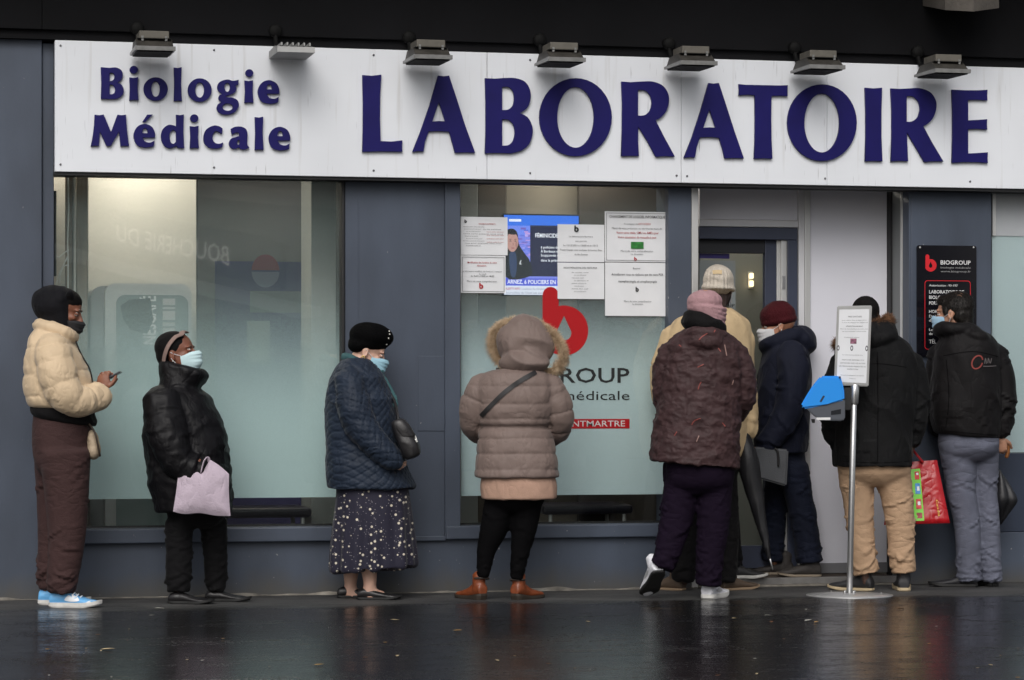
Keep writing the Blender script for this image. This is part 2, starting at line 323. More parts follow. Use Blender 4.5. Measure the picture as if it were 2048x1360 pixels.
def paint_mat(name, rgb, rough=0.5):
    """old brushed paint with scuffs, rain streaks and dirt splashed up from the pavement"""
    m = mat(name, rgb, rough=rough, bump=0.06, bscale=90, detail=6, world=True, var=0.24, vscale=3.0, stretch=(1, 1, 0.4)); N = m.node_tree.nodes; K = m.node_tree.links; p = N['Principled BSDF']
    src = p.inputs['Base Color'].links[0].from_socket; g = N.new('ShaderNodeNewGeometry'); sx = N.new('ShaderNodeSeparateXYZ'); K.new(g.outputs['Position'], sx.inputs[0])
    mp = N.new('ShaderNodeMapping'); mp.inputs['Scale'].default_value = (7, 1, 3); K.new(g.outputs['Position'], mp.inputs['Vector'])
    n = N.new('ShaderNodeTexNoise'); n.inputs['Scale'].default_value = 1; n.inputs['Detail'].default_value = 6; K.new(mp.outputs[0], n.inputs['Vector'])
    ad = N.new('ShaderNodeMath'); ad.operation = 'MULTIPLY_ADD'; K.new(n.outputs['Fac'], ad.inputs[0]); ad.inputs[1].default_value = -0.16; K.new(sx.outputs['Z'], ad.inputs[2])
    r = N.new('ShaderNodeMapRange'); K.new(ad.outputs[0], r.inputs[0]); r.inputs[1].default_value = 0.06; r.inputs[2].default_value = -0.07; r.inputs[4].default_value = 0.8
    mx = N.new('ShaderNodeMix'); mx.data_type = 'RGBA'; K.new(r.outputs[0], mx.inputs[0]); K.new(src, mx.inputs[6]); mx.inputs[7].default_value = (0.07, 0.065, 0.055, 1)
    n2 = N.new('ShaderNodeTexNoise'); n2.inputs['Scale'].default_value = 38; n2.inputs['Detail'].default_value = 3; K.new(g.outputs['Position'], n2.inputs['Vector'])
    r2 = N.new('ShaderNodeMapRange'); K.new(n2.outputs['Fac'], r2.inputs[0]); r2.inputs[1].default_value = 0.725; r2.inputs[2].default_value = 0.76
    m3 = N.new('ShaderNodeMix'); m3.data_type = 'RGBA'; K.new(r2.outputs[0], m3.inputs[0]); K.new(mx.outputs[2], m3.inputs[6]); m3.inputs[7].default_value = (0.30, 0.30, 0.30, 1)
    K.new(m3.outputs[2], p.inputs['Base Color']); return m

PAINT = paint_mat('blue_grey_paint', lin((66, 74, 88)), 0.5)
BLACK = mat('black_fascia_paint', (0.005, 0.005, 0.006), rough=0.8, spec=0.15, bump=0.05, bscale=40, world=True, var=0.3, vscale=2)
SIGNW = sign_mat(); GLASS = glass_mat()
NAVY = smat('letter_navy', (24, 20, 88), rough=0.5, spec=.2, bump=0.02, bscale=80, var=0.12, vscale=6)
ALU = mat('aluminium', (0.62, 0.62, 0.61), rough=0.38, metal=0.55, bump=0.03, bscale=120, stretch=(1, 1, 0.05))
WHITEP = mat('white_frame_paint', (0.60, 0.60, 0.62), rough=0.45, var=0.06, vscale=4)
MILKY = mat('milky_panel', (0.70, 0.70, 0.76), rough=0.28, var=0.05, vscale=1.5)
DARKF = smat('door_frame_paint', (56, 62, 80), rough=0.4, var=0.1, vscale=5, bump=0.03, bscale=80)
RUBBER = mat('black_rubber', (0.008, 0.008, 0.009), rough=0.6, bump=0.03)
INK = mat('print_black', (0.02, 0.02, 0.022), rough=0.7); INKG = mat('print_grey', (0.13, 0.13, 0.14), rough=0.7)
INKR = smat('print_red', (165, 30, 36), rough=0.6); WHITEK = mat('print_white', (0.72, 0.72, 0.72), rough=0.5)
PAPER = mat('notice_paper', (0.70, 0.71, 0.73), rough=0.7, var=0.03, vscale=12)

# ---------------------------------------------------------------- ground
gm = mesh('pavement', [(-400, -400, 0), (400, -400, 0), (400, 400, 0), (-400, 400, 0)], [(0, 1, 2, 3)], ground_mat()); tag(gm, kind='structure')

# ---------------------------------------------------------------- heights of the facade
ZS0, ZS1 = wz(343, 110, -0.12), wz(80, 110, -0.12)          # sign
ZT = wz(352, 110); ZSILL = wz(1056, 400); ZSB = wz(1084, 500); ZFILM = 0.531
GY = 0.07                                                    # glass plane
X_ = {u: wx(u) for u in (-160, 84, 108, 683, 688, 716, 890, 922, 1336, 1383, 1397, 1790, 1822, 1983, 3100)}
shop = thing('shop_building', (0, 0, 0), 'dark blue-grey painted laboratory shop front with large frosted windows', 'shop')
def sp(name, u0, u1, y0, y1, z0, z1, m, bv=0.004, par=shop): return box(name, wx(u0, y0), wx(u1, y0), y0, y1, z0, z1, m, par, bv)
# pillars
o = sp('pillar', -900, 84, 0.0, 0.28, 0.0, ZS1+0.04, PAINT)
o = sp('pillar_trim', 84.5, 108, 0.025, 0.26, ZSB, ZS1, PAINT)
o = sp('pillar', 690, 890, 0.0, 0.28, ZSB, ZT+0.03, PAINT)
sp('pillar_trim', 684, 689.5, -0.012, 0.2, ZSB, ZT+0.02, RUBBER)
sp('pillar_trim', 716, 718, -0.003, 0.1, ZSB+.01, ZT, PAINT, 0.001)
sp('pillar_trim', 890.5, 921, -0.022, 0.2, ZSB+.002, ZT+0.02, PAINT)
hx0, hx1, hz0, hz1 = wx(836), wx(889), wz(862, 860), wz(712, 860)
box('access_hatch', hx0, hx1, -0.004, 0.05, hz0, hz1, PAINT, shop, 0.002)
sp('pillar', 1337, 1383, 0.0, 0.25, 0.0, ZT+0.03, PAINT)
sp('door_jamb', 1383.5, 1397, 0.012, 0.30, 0.0, ZT+0.02, ALU)
sp('pillar', 1822, 1983, 0.0, 0.28, 0.0, ZT+0.03, PAINT)
# right reveal of the recessed entrance
rx = wx(1822)
box('reveal_strip', rx-0.012, rx-0.001, 0.002, 0.10, 0.0, ZT+0.02, PAINT, shop); box('reveal_strip', rx-0.018, rx-0.001, 0.102, 0.125, 0.0, ZT+.02, ALU, shop)
box('reveal_strip', rx-0.010, rx-0.001, 0.127, 0.27, 0.0, ZT+.02, mat('reveal_grey', (0.16, 0.17, 0.17), rough=0.5), shop); box('reveal_strip', rx-0.02, rx-0.001, 0.272, 0.34, 0.0, ZT+.02, RUBBER, shop)
# plinth and sills
for u0, u1 in ((85, 690), (690, 1337)): sp('plinth', u0, u1, 0.012, 0.26, 0.0, ZSB, PAINT, 0.003)
sp('plinth', 1983, 3100, 0.012, 0.26, 0.0, ZSB, PAINT, 0.003)
sp('window_sill', 109, 689, -0.035, 0.22, ZSB+0.002, ZSILL, PAINT, 0.006)
sp('window_sill', 893, 1336, -0.03, 0.22, ZSB+0.002, wz(1049, 1150), PAINT, 0.006)
sp('window_sill', 690, 892, -0.016, 0.1, ZSB-0.006, ZSB+0.02, PAINT, 0.004)
sp('wall_panel', 1984, 3100, 0.02, 0.24, ZSB+0.002, 0.752, smat('panel_dark_blue', (46, 54, 70), rough=0.4, var=0.1, vscale=3), 0.003)
# mortar and dirt line where the wall meets the pavement
mort = mat('mortar', (0.20, 0.185, 0.16), rough=0.9, bump=0.5, bscale=60, var=0.6, vscale=9, world=True)
V = []; F = []; xs = np.linspace(wx(-900), wx(1395), 150)
for i, x in enumerate(xs):
    q = 0.004+0.020*max(0, math.sin(x*7.1)*math.sin(x*3.3+1)+0.25*math.sin(x*29)); V += [(x, -0.002-q*0.9, 0.001), (x, 0.006, 0.003+q*0.75), (x, 0.02, 0.003+q*0.75)]
for i in range(len(xs)-1): F += [(3*i, 3*i+3, 3*i+4, 3*i+1), (3*i+1, 3*i+4, 3*i+5, 3*i+2)]
mesh('mortar_joint', V, F, mort, shop, True)
# lintel behind the sign, black fascia, upper wall, balcony slab
sp('lintel', 85, 3100, 0.03, 0.28, ZT+0.035, ZS1-0.01, RUBBER, 0)
sp('lintel_trim', 108, 3100, -0.03, 0.03, ZT-0.004, ZS0+0.05, RUBBER, 0)  # dark band filling in the shaded gap under the sign
sp('fascia', -900, 3100, -0.055, 0.28, ZS1+0.012, ZS1+0.058, BLACK, 0)
sp('fascia', -900, 84, -0.085, 0.28, ZS1+0.06, 3.75, BLACK, 0.003); sp('fascia', 84.6, 3100, -0.085, 0.28, ZS1+0.06, 3.75, BLACK, 0.003)
box('upper_wall', wx(-900), wx(3100), -0.05, 0.28, 3.752, 9.0, mat('upper_render', (0.22, 0.21, 0.19), rough=0.8), shop)
box('balcony_slab', wx(-900), wx(3100), -0.75, -0.052, 3.80, 3.98, mat('slab_render', (0.06, 0.058, 0.055), rough=0.8), shop)
stone = mat('corbel_stone', (0.085, 0.075, 0.065), rough=0.85, bump=0.3, bscale=50, var=0.25, vscale=9)
a = onw(1890, 20, -0.42); b_ = onw(1947, 23, -0.55); c = onw(1998, 16, -0.42)
V = [(a[0], -0.42, a[2]), (b_[0], -0.55, b_[2]), (c[0], -0.42, c[2]), (c[0], -0.086, c[2]+.07), (a[0], -0.086, a[2]+.07)]; V += [(p[0], p[1], 3.5) for p in V]
mesh('corbel', V, [(4, 3, 2, 1, 0), (5, 6, 7, 8, 9), (0, 1, 6, 5), (1, 2, 7, 6), (2, 3, 8, 7), (3, 4, 9, 8), (4, 0, 5, 9)], stone, shop)
# windows
fA = (.56, .72, .73); fB = (.57, .70, .73); fC = (.55, .67, .70)
def window(u0, u1, z0, z1, rgb, zf0, za, zb, top=0.0):
    w_ = sp('window', u0, u1, GY+0.012, GY+0.03, z0-0.002, z0+0.012, RUBBER, 0)     # bottom gasket; pane and film belong to it
    x0, x1 = wx(u0, GY), wx(u1, GY)
    mesh('pane', [(x0, GY, z0), (x1, GY, z0), (x1, GY, z1), (x0, GY, z1)], [(0, 1, 2, 3)], GLASS, w_)
    mesh('frosted_film', [(x0+.002, GY+.006, zf0), (x1-.002, GY+.006, zf0), (x1-.002, GY+.006, z1), (x0+.002, GY+.006, z1)], [(0, 1, 2, 3)], film_mat('frosted_film', rgb, za, zb, top), w_)
    return w_
window(109, 683, ZSILL, ZT+0.02, fA, ZFILM, wz(900, 400), wz(520, 400), 0.09)  # last value, also in the next window: veil painted in for reflected haze
window(922, 1336, wz(1049, 1150), ZT+0.02, fB, ZFILM, wz(800, 1130), wz(540, 1130), 0.08)
window(1984, 3000, 0.754, wz(470, 2000), fC, 0.756, wz(480, 2000), wz(474, 2000), 0.9)
x0, x1 = wx(1984, GY), wx(3000, GY)
o = box('window', x0, x1, GY, GY+.02, wz(470, 2000), ZT+.02, mat('upper_milky_pane', (0.42, 0.44, 0.46), rough=0.25, var=0.12, vscale=2), shop); box('window_bar', x0, x0+0.02, GY-.01, GY, wz(470, 2000), ZT+.02, ALU, shop)

# ---------------------------------------------------------------- entrance
RY = 0.32
ent = thing('entrance_screen', (wx(1700), RY, 0), 'white and milky panelled entrance screen beside the open dark door', 'entrance')
zt = ZT+0.03
def ep(name, u0, u1, y0, y1, v0, v1, m, par=ent, bv=0.003, uref=1600): return box(name, wx(u0, y0), wx(u1, y0), y0, y1, wz(v1, uref, y0), zt if v0 is None else wz(v0, uref, y0), m, par, bv)
ep('panel', 1399, 1597, RY+0.02, RY+0.05, None, 441, MILKY)
ep('rail', 1399, 1597, RY, RY+0.06, 441.5, 455, WHITEP)
box('mullion', wx(1597.5, RY-.01), wx(1609, RY-.01), RY-.01, RY+.08, 0.05, zt, WHITEP, ent, .003); box('mullion', wx(1609.5, RY), wx(1621, RY), RY, RY+.07, 0.05, zt, ALU, ent, .003)
box('panel', wx(1621.5, RY), wx(1793, RY), RY+.015, RY+.05, 0.05, zt, MILKY, ent, .002)
box('rail', wx(1621.5, RY), wx(1793, RY), RY+0.005, RY+.05, 0.05, 0.11, mat('rail_grey', (0.18, 0.18, 0.19), rough=0.5), ent, .003)
door = thing('glazed_door', (wx(1480, RY), RY, 0.05), 'dark framed glazed door standing ajar behind the cream capped visitor', 'door')
def dp(name, u0, u1, y0, y1, v0, v1, m, par=door, bv=0.003): return ep(name, u0, u1, y0, y1, v0, v1, m, par, bv)
dp('frame_head', 1399, 1595, RY, RY+.07, 456, 480, DARKF); dp('frame_stile', 1575.5, 1595, RY, RY+.07, 480.5, 1156, DARKF)
stk = dp('strike_edge', 1563, 1575, RY+.02, RY+.06, 481, 1150, ALU); dp('lock_plate', 1565, 1571, RY+.012, RY+.02, 552, 578, mat('lock_steel', (0.45, 0.45, 0.46), rough=0.3, metal=0.8), stk, .001)
dp('leaf_edge', 1553.5, 1561, RY+.05, RY+.09, 481, 1135, ALU)
dp('leaf_stile', 1530, 1553, RY+.055, RY+.10, 481, 1135, DARKF); dp('leaf_rail', 1399, 1529.6, RY+.055, RY+.10, 481, 508, mat('leaf_dark', (0.012, 0.013, 0.017), rough=0.4)); dp('leaf_rail', 1399, 1529.6, RY+.055, RY+.10, 1090, 1135, DARKF)
y = RY+.075; xa, xb = wx(1399, y), wx(1530, y); za, zb = wz(1090, 1460, y), wz(508, 1460, y)
mesh('pane', [(xa, y, za), (xb, y, za), (xb, y, zb), (xa, y, zb)], [(0, 1, 2, 3)], GLASS, door)
dp('door_sticker', 1399, 1459, y+.01, y+.013, 509, 519, smat('sticker_violet', (48, 30, 110), rough=0.4), bv=0)
dp('door_sticker', 1399, 1471, y+.01, y+.013, 523, 1000, mat('sticker_grey', (0.30, 0.31, 0.32), rough=0.5, var=0.1, vscale=3), bv=0)
lettering('door_print', [('GROUP', wx(1428, y), wx(1469, y), wz(614, 1460, y), 0.018, 0.02)], INK, door, y-.004)
pl = dp('pull_handle', 1536, 1541, RY+.035, RY+.055, 760, 850, ALU)
step = thing('door_step', (wx(1600), 0.2, 0), 'low dark entrance step with a pale metal edge and brown mat', 'step')
box('tread', wx(1398), wx(1790, .1), 0.10, 0.62, 0.001, 0.045, smat('mat_brown', (70, 60, 52), rough=0.9, bump=0.6, bscale=150, var=0.3, vscale=20), step, .003); box('nosing', wx(1398), wx(1812), 0.075, 0.099, 0.001, 0.047, mat('nosing_dull', (.16, .155, .15), rough=.5, var=.3, vscale=9), step, .003)
box('ramp', wx(1398), wx(1822)-.021, 0.006, 0.074, 0.001, 0.012, mort, step, .002)

# ---------------------------------------------------------------- sign
sign = thing('shop_sign', (wx(1100), -0.12, ZS0), 'long white fascia sign with raised navy letters above the windows', 'sign')
for u0, u1 in ((110, 974), (974.6, 1362.5), (1363, 1654), (1654.5, 3095)):
    box('sign_panel', wx(u0, -.12), wx(u1, -.12), -0.12, -0.031, ZS0, ZS1, SIGNW, sign, 0.003)
box('shadow_strip', wx(108, -.1), wx(3095, -.1), -0.105, 0.0, ZS0-0.016, ZS0-0.001, RUBBER, sign)  # black strip drawn as the shadow line below the sign
for u, v in ((121, 91), (428, 100), (121, 329), (428, 335), (747, 110), (747, 341), (1060, 120), (1060, 346), (1353, 351), (1374, 352), (1650, 357), (1940, 363), (1940, 142)):
    q = onw(u, v, -.12); lathe('screw', [(0.006, 0), (0.006, 0.003)], mat('screw_grey', (0.12, 0.12, 0.13), rough=.5), sign, 8); s = sign.children[-1] if False else bpy.data.objects[COL.objects[-1].name]
    s.data.transform(Matrix.Rotation(math.pi/2, 4, 'X')); s.data.transform(Matrix.Translation((q[0], -.1205, q[2])))
S = 2048/700.0
E1 = [(1633, 548), (1632, 520, 1), (1615, 487, 1), (1576, 470, 1), (1535, 483, 1), (1512, 520, 1), (1512, 555, 1), (1530, 592, 1), (1570, 606, 1), (1605, 604, 1), (1626, 598), (1630, 568), (1605, 579, 1), (1575, 572, 1), (1559, 548)]
E2 = [(1559, 524), (1563, 502, 1), (1576, 493, 1), (1589, 503, 1), (1593, 524)]
def sh(L, dx, dy): return [(p[0]+dx, p[1]+dy, *p[2:]) for p in L]
def stem(x0, x1, y0, y1): m_ = (x0+x1)/2; return [(x0, y0+1), (m_, y0+4), (x1, y0-1), (x1-3, (y0+y1)/2), (x1+2, y1), (m_, y1-2), (x0, y1+1), (x0+3, (y0+y1)/2)]
def El(*a): return ('e', a)
LET = [
 ('B', 0, [[(591, 394), (640, 398), (680, 396, 1), (711, 414, 1), (717, 445, 1), (703, 472, 1), (684, 483), (711, 498, 1), (724, 528, 1), (713, 558, 1), (682, 577, 1), (640, 579), (592, 577), (594, 480)], [(641, 425), (660, 426, 1), (671, 442, 1), (668, 462, 1), (656, 473, 1), (641, 476)], [(641, 494), (660, 497, 1), (673, 515, 1), (673, 538, 1), (660, 551, 1), (641, 553)]]),
 ('i', 0, [El(783, 408, 23, 22), ]), ('i', 0, [stem(758, 807, 453, 585)]),
 ('o', 0, [El(911, 521, 70, 68), El(911, 521, 26, 46)]), ('l', 0, [stem(1018, 1062, 395, 590)]), ('o', 0, [El(1169, 527, 69, 68), El(1169, 527, 27, 45)]),
 ('g', 0, [[(1330, 466, 1), (1362, 474, 1), (1396, 468), (1393, 495), (1378, 500, 1), (1384, 520, 1), (1370, 543, 1), (1340, 556, 1), (1320, 562, 1), (1330, 570, 1), (1366, 574, 1), (1392, 592, 1), (1396, 622, 1), (1375, 654, 1), (1335, 670, 1), (1292, 664, 1), (1270, 640, 1), (1275, 612, 1), (1294, 597, 1), (1280, 580, 1), (1284, 560, 1), (1298, 549, 1), (1279, 532, 1), (1273, 508, 1), (1287, 480, 1)], El(1330, 511, 17, 27), El(1332, 627, 31, 22)]),
 ('i', 0, [El(1459, 427, 22, 21)]), ('i', 0, [stem(1432, 1480, 471, 600)]), ('e', 0, [E1, E2]),
 ('M', 0, [[(555, 672), (580, 675), (606, 671), (650, 775), (688, 672), (712, 675), (736, 672), (742, 760), (754, 854), (730, 852), (706, 855), (698, 765), (648, 853), (624, 853), (584, 765), (578, 853), (556, 851), (533, 855), (545, 790), (552, 730)]]),
 ('e', 0, [sh(E1, -727, 256), sh(E2, -727, 256)]), ('accent', 0, [[(862, 672), (891, 671), (850, 713), (836, 711)]]),
 ('d', 0, [[(1031, 672), (1053, 675), (1075, 671), (1072, 770), (1077, 866), (1040, 864), (1033, 852), (992, 867, 1), (957, 846, 1), (943, 800, 1), (953, 757, 1), (985, 732, 1), (1013, 734, 1), (1032, 742)], [(1031, 772), (1013, 759, 1), (997, 772, 1), (991, 800, 1), (998, 832, 1), (1014, 842, 1), (1031, 830)]]),
 ('i', 0, [El(1137, 692, 23, 22)]), ('i', 0, [stem(1112, 1161, 738, 866)]),
 ('c', 0, [[(1301, 752), (1297, 783), (1266, 766, 1), (1246, 785, 1), (1243, 815, 1), (1259, 837, 1), (1283, 842, 1), (1305, 835), (1300, 860), (1265, 869, 1), (1222, 862, 1), (1196, 835, 1), (1193, 795, 1), (1210, 756, 1), (1250, 736, 1), (1280, 739, 1)]]),
 ('a', 0, [[(1352, 754), (1380, 742, 1), (1415, 743, 1), (1440, 758, 1), (1447, 785, 1), (1446, 845, 1), (1458, 863), (1432, 874, 1), (1408, 871, 1), (1399, 860), (1375, 871, 1), (1350, 862, 1), (1341, 838, 1), (1353, 813, 1), (1385, 801, 1), (1402, 797), (1399, 780, 1), (1385, 774, 1), (1356, 786)], [(1403, 818), (1390, 823, 1), (1385, 838, 1), (1393, 849, 1), (1403, 842)]]),
 ('l', 0, [stem(1492, 1539, 685, 876)]), ('e', 0, [sh(E1, 64, 273), sh(E2, 64, 273)]),
 ('L', 680, [[(132, 440), (186, 444), (241, 438), (234, 560), (233, 700), (237, 826), (300, 829), (364, 822), (362, 853), (364, 887), (240, 885), (132, 887), (135, 770), (136, 600)]]),
 ('A', 680, [[(575, 443), (607, 447), (638, 443), (683, 580), (732, 735), (790, 893), (732, 891), (674, 893), (660, 840), (640, 770), (582, 766), (519, 768), (497, 828), (488, 886), (456, 884), (425, 888), (470, 775), (524, 620)], [(579, 593), (617, 711), (577, 709), (539, 712)]]),
 ('B', 680, [[(850, 458), (905, 461), (960, 457), (1025, 458, 1), (1083, 480, 1), (1112, 530, 1), (1113, 585, 1), (1093, 632, 1), (1052, 661), (1098, 688, 1), (1124, 738, 1), (1125, 788, 1), (1106, 842, 1), (1062, 880, 1), (1000, 897), (920, 894), (850, 896), (854, 760), (854, 600)], [(948, 508), (985, 508, 1), (1012, 532, 1), (1020, 575, 1), (1012, 618, 1), (985, 641, 1), (948, 645)], [(948, 697), (987, 701, 1), (1015, 730, 1), (1024, 775, 1), (1015, 822, 1), (988, 849, 1), (948, 853)]]),
 ('O', 680, [El(1379, 686, 211, 228), El(1379, 687, 109, 178)]),
 ('R', 680, [[(1648, 478), (1700, 482), (1760, 478), (1828, 478, 1), (1888, 502, 1), (1920, 550, 1), (1923, 603, 1), (1905, 655, 1), (1873, 689, 1), (1846, 703), (1895, 800), (1958, 915), (1903, 913), (1849, 917), (1800, 825), (1744, 737), (1744, 830), (1748, 912), (1697, 911), (1647, 913), (1652, 760), (1653, 600)], [(1743, 526), (1777, 526, 1), (1808, 547, 1), (1825, 592, 1), (1818, 640, 1), (1796, 668, 1), (1768, 677, 1), (1743, 677)]]),
 ('A', 1348, [[(203, 487), (232, 490), (262, 486), (306, 620), (354, 770), (408, 926), (352, 924), (298, 926), (285, 870), (265, 806), (212, 801), (152, 803), (132, 860), (122, 921), (92, 919), (60, 922), (104, 810), (155, 655)], [(208, 637), (245, 748), (208, 746), (170, 749)]]),
 ('T', 1348, [[(380, 493), (420, 497), (520, 499), (620, 501), (665, 499), (663, 530), (664, 562), (620, 559), (570, 561), (568, 700), (570, 820), (575, 928), (522, 926), (470, 928), (475, 820), (476, 700), (474, 557), (430, 553), (381, 557), (383, 525)]]),
 ('O', 1348, [El(867, 718, 202, 224), El(866, 720, 104, 173)]),
 ('I', 1348, [[(1119, 514), (1168, 518), (1217, 514), (1213, 650), (1213, 800), (1219, 943), (1168, 941), (1120, 943), (1124, 800), (1124, 650)]]),
 ('R', 1348, [[(1270, 518), (1320, 521), (1380, 518), (1440, 517, 1), (1500, 541, 1), (1532, 590, 1), (1533, 640, 1), (1515, 690, 1), (1485, 722, 1), (1458, 738), (1510, 835), (1575, 944), (1520, 943), (1466, 947), (1415, 860), (1362, 770), (1365, 860), (1369, 943), (1320, 940), (1271, 943), (1276, 800), (1276, 650)], [(1361, 562), (1395, 563, 1), (1428, 590, 1), (1441, 635, 1), (1430, 682, 1), (1407, 705, 1), (1382, 713, 1), (1361, 713)]]),
 ('E', 1348, [[(1627, 525), (1700, 529), (1780, 529), (1834, 526), (1832, 556), (1833, 587), (1780, 583), (1720, 584), (1721, 705), (1780, 702), (1832, 698), (1830, 727), (1832, 758), (1780, 753), (1720, 755), (1721, 899), (1780, 896), (1836, 892), (1834, 922), (1836, 953), (1770, 948), (1690, 948), (1628, 952), (1632, 800), (1632, 650)]]),
]
for nm, ox, loops in LET:
    L2 = []
    for lp in loops:
        P = ellp(*lp[1]) if isinstance(lp, tuple) else outline(lp)
        L2.append([(lambda q: (q[0], q[2]))(onw(ox+p[0]/S, p[1]/S, -0.138)) for p in P])
    o = filled('letter', L2, 0.016, NAVY, sign, 0.001); o.location.y = -0.1385
# ---------------------------------------------------------------- floodlights over the sign
HOUS = mat('floodlight_housing', (0.05, 0.046, 0.04), rough=0.55, metal=0.3, bump=0.1, bscale=60, var=0.35, vscale=14)
LENS = mat('floodlight_glass', (0.17, 0.17, 0.165), rough=0.35, var=.2, vscale=25); DARKM = mat('floodlight_dark', (0.006, 0.006, 0.006), rough=0.7, spec=.15)
def floodlight(u, v, label, pale=False):
    """u,v: photograph position of the front lower edge's middle"""
    c = onw(u, v-10, -0.46); X, Z = c[0], c[2]
    t = thing('floodlight', (X, -0.3, Z), label, 'floodlight', None if pale else 'floodlights over the sign')
    hm = mat('pale_housing', (0.30, 0.30, 0.295), rough=0.5, var=0.1, vscale=20) if pale else HOUS
    if not pale:
        profx('housing', [(-0.47, Z+0.012), (-0.40, Z+0.054), (-0.23, Z+0.054), (-0.17, Z+0.012)], X-0.095, X+0.095, hm, t)
        rim = profx('rim', [(-0.485, Z-0.012), (-0.485, Z+0.010), (-0.16, Z+0.010), (-0.16, Z-0.004)], X-0.105, X+0.105, LENS if not pale else hm, t)
        profx('glass', [(-0.47, Z-0.018), (-0.47, Z-0.0125), (-0.18, Z-0.0045), (-0.18, Z-0.012)], X-0.092, X+0.092, DARKM, t)
        g_ = box('gear_box', X-0.078, X+0.078, -0.42, -0.24, Z+0.058, Z+0.098, smat('gearbox_grey', (90, 86, 78), rough=0.6, var=0.15, vscale=20), t, 0.004)
        for s in (-1, 1): box('clip', X+s*0.062-0.006, X+s*0.062+0.006, -0.428, -0.42, Z+0.044, Z+0.070, LENS, g_)
        box('lid_rim', X-0.088, X+0.088, -0.428, -0.235, Z+0.0545, Z+0.0578, DARKM, g_)
    else:
        profx('housing', [(-0.47, Z-0.01), (-0.46, Z+0.02), (-0.36, Z+0.035), (-0.14, Z+0.03), (-0.14, Z-0.01)], X-0.10, X+0.10, hm, t)
        for k in range(6): box('fin', X-0.078+k*0.03, X-0.070+k*0.03, -0.45, -0.2, Z+0.028, Z+0.044, hm, t)
    tube('bracket', [(X-0.06, -0.2, Z+0.04, 0.012), (X-0.06, -0.14, Z+0.07, 0.012), (X-0.06, -0.10, Z+0.13, 0.012), (X-0.06, -0.075, Z+0.15, 0.012)], DARKM, t, 8)
    lathe('wall_mount', [(0.035, 0), (0.035, 0.03), (0.025, 0.04)], DARKM, t, 16); o = bpy.data.objects[COL.objects[-1].name]; o.data.transform(Matrix.Rotation(math.pi/2, 4, 'X')); o.data.transform(Matrix.Translation((X-0.06, -0.083, Z+0.15)))
GL = 'grimy grey floodlight with a box, above '
for u, v, w_ in ((865, 124, 'the gap between the big letters L and A'), (1132, 129, 'the big letter O after the B'), (1396, 136, 'the big letters R and A'), (1652, 144, 'the big letter O after the T'), (1903, 152, 'the last big letters R and E')): floodlight(u, v, GL+w_)
floodlight(310, 107, 'grimy grey floodlight with a box on top, above the small word Biologie')
floodlight(592, 111, 'pale finned floodlight without a box, above the end of the word Biologie', True)

# ---------------------------------------------------------------- logo on the glass
def logo_b(name, cx, cz, r, y, m, parent, th=0.0, drop=True):
    """b with a round head stem and a drop shaped hole; cx,cz centre of the bowl, r its radius"""
    sw = 0.66*r; xl = cx-0.88*r; top = cz+1.74*r
    out = [(xl+sw/2+sw/2*math.cos(t), top-sw/2+sw/2*math.sin(t)) for t in np.linspace(math.pi, 0, 12)]
    a0 = math.acos((xl+sw-cx)/r)
    out += [(cx+r*math.cos(t), cz+r*math.sin(t)) for t in np.linspace(a0, -math.pi+0.48, 40)]
    loops = [out]
    if drop:
        k = 0.30*r; hz = cz-0.10*r
        loops.append([(cx+k*math.cos(t), hz+k*math.sin(t)) for t in np.linspace(math.radians(155), math.radians(385), 18)]+[(cx, hz+0.80*r*0.86)])
    o = filled(name, loops, th, m, parent); o.location.y = y; return o
yl = GY+0.0045
wl = thing('window_logo', (wx(1150, yl), yl, wz(860, 1150, yl)), 'red letter b logo with black laboratory lettering stuck on the frosted glass', 'logo')
RED = smat('logo_red', (196, 12, 24), rough=0.4)
q = onw(1128, 661, yl); logo_b('emblem', q[0], q[2], 50*dwall(1128, yl)/FP, yl, RED, wl)
lettering('lettering', [('BIOGROUP', wx(992, yl), wx(1259, yl), wz(765, 1130, yl), 0.083, 0.03)], INK, wl, yl-.001)
lettering('lettering', [('biologie médicale', wx(985, yl), wx(1259, yl), wz(800, 1130, yl), 0.052, 0.0)], INK, wl, yl-.001)
bar = box('red_bar', wx(1003, yl), wx(1259, yl), yl-.001, yl+.001, wz(857, 1150, yl), wz(838, 1150, yl), smat('bar_red', (190, 22, 34), rough=.4), wl)
lettering('bar_lettering', [('PORTE DE MONTMARTRE', wx(1008, yl), wx(1250, yl), wz(853, 1150, yl), 0.033, 0.02)], WHITEK, bar, yl-.002)

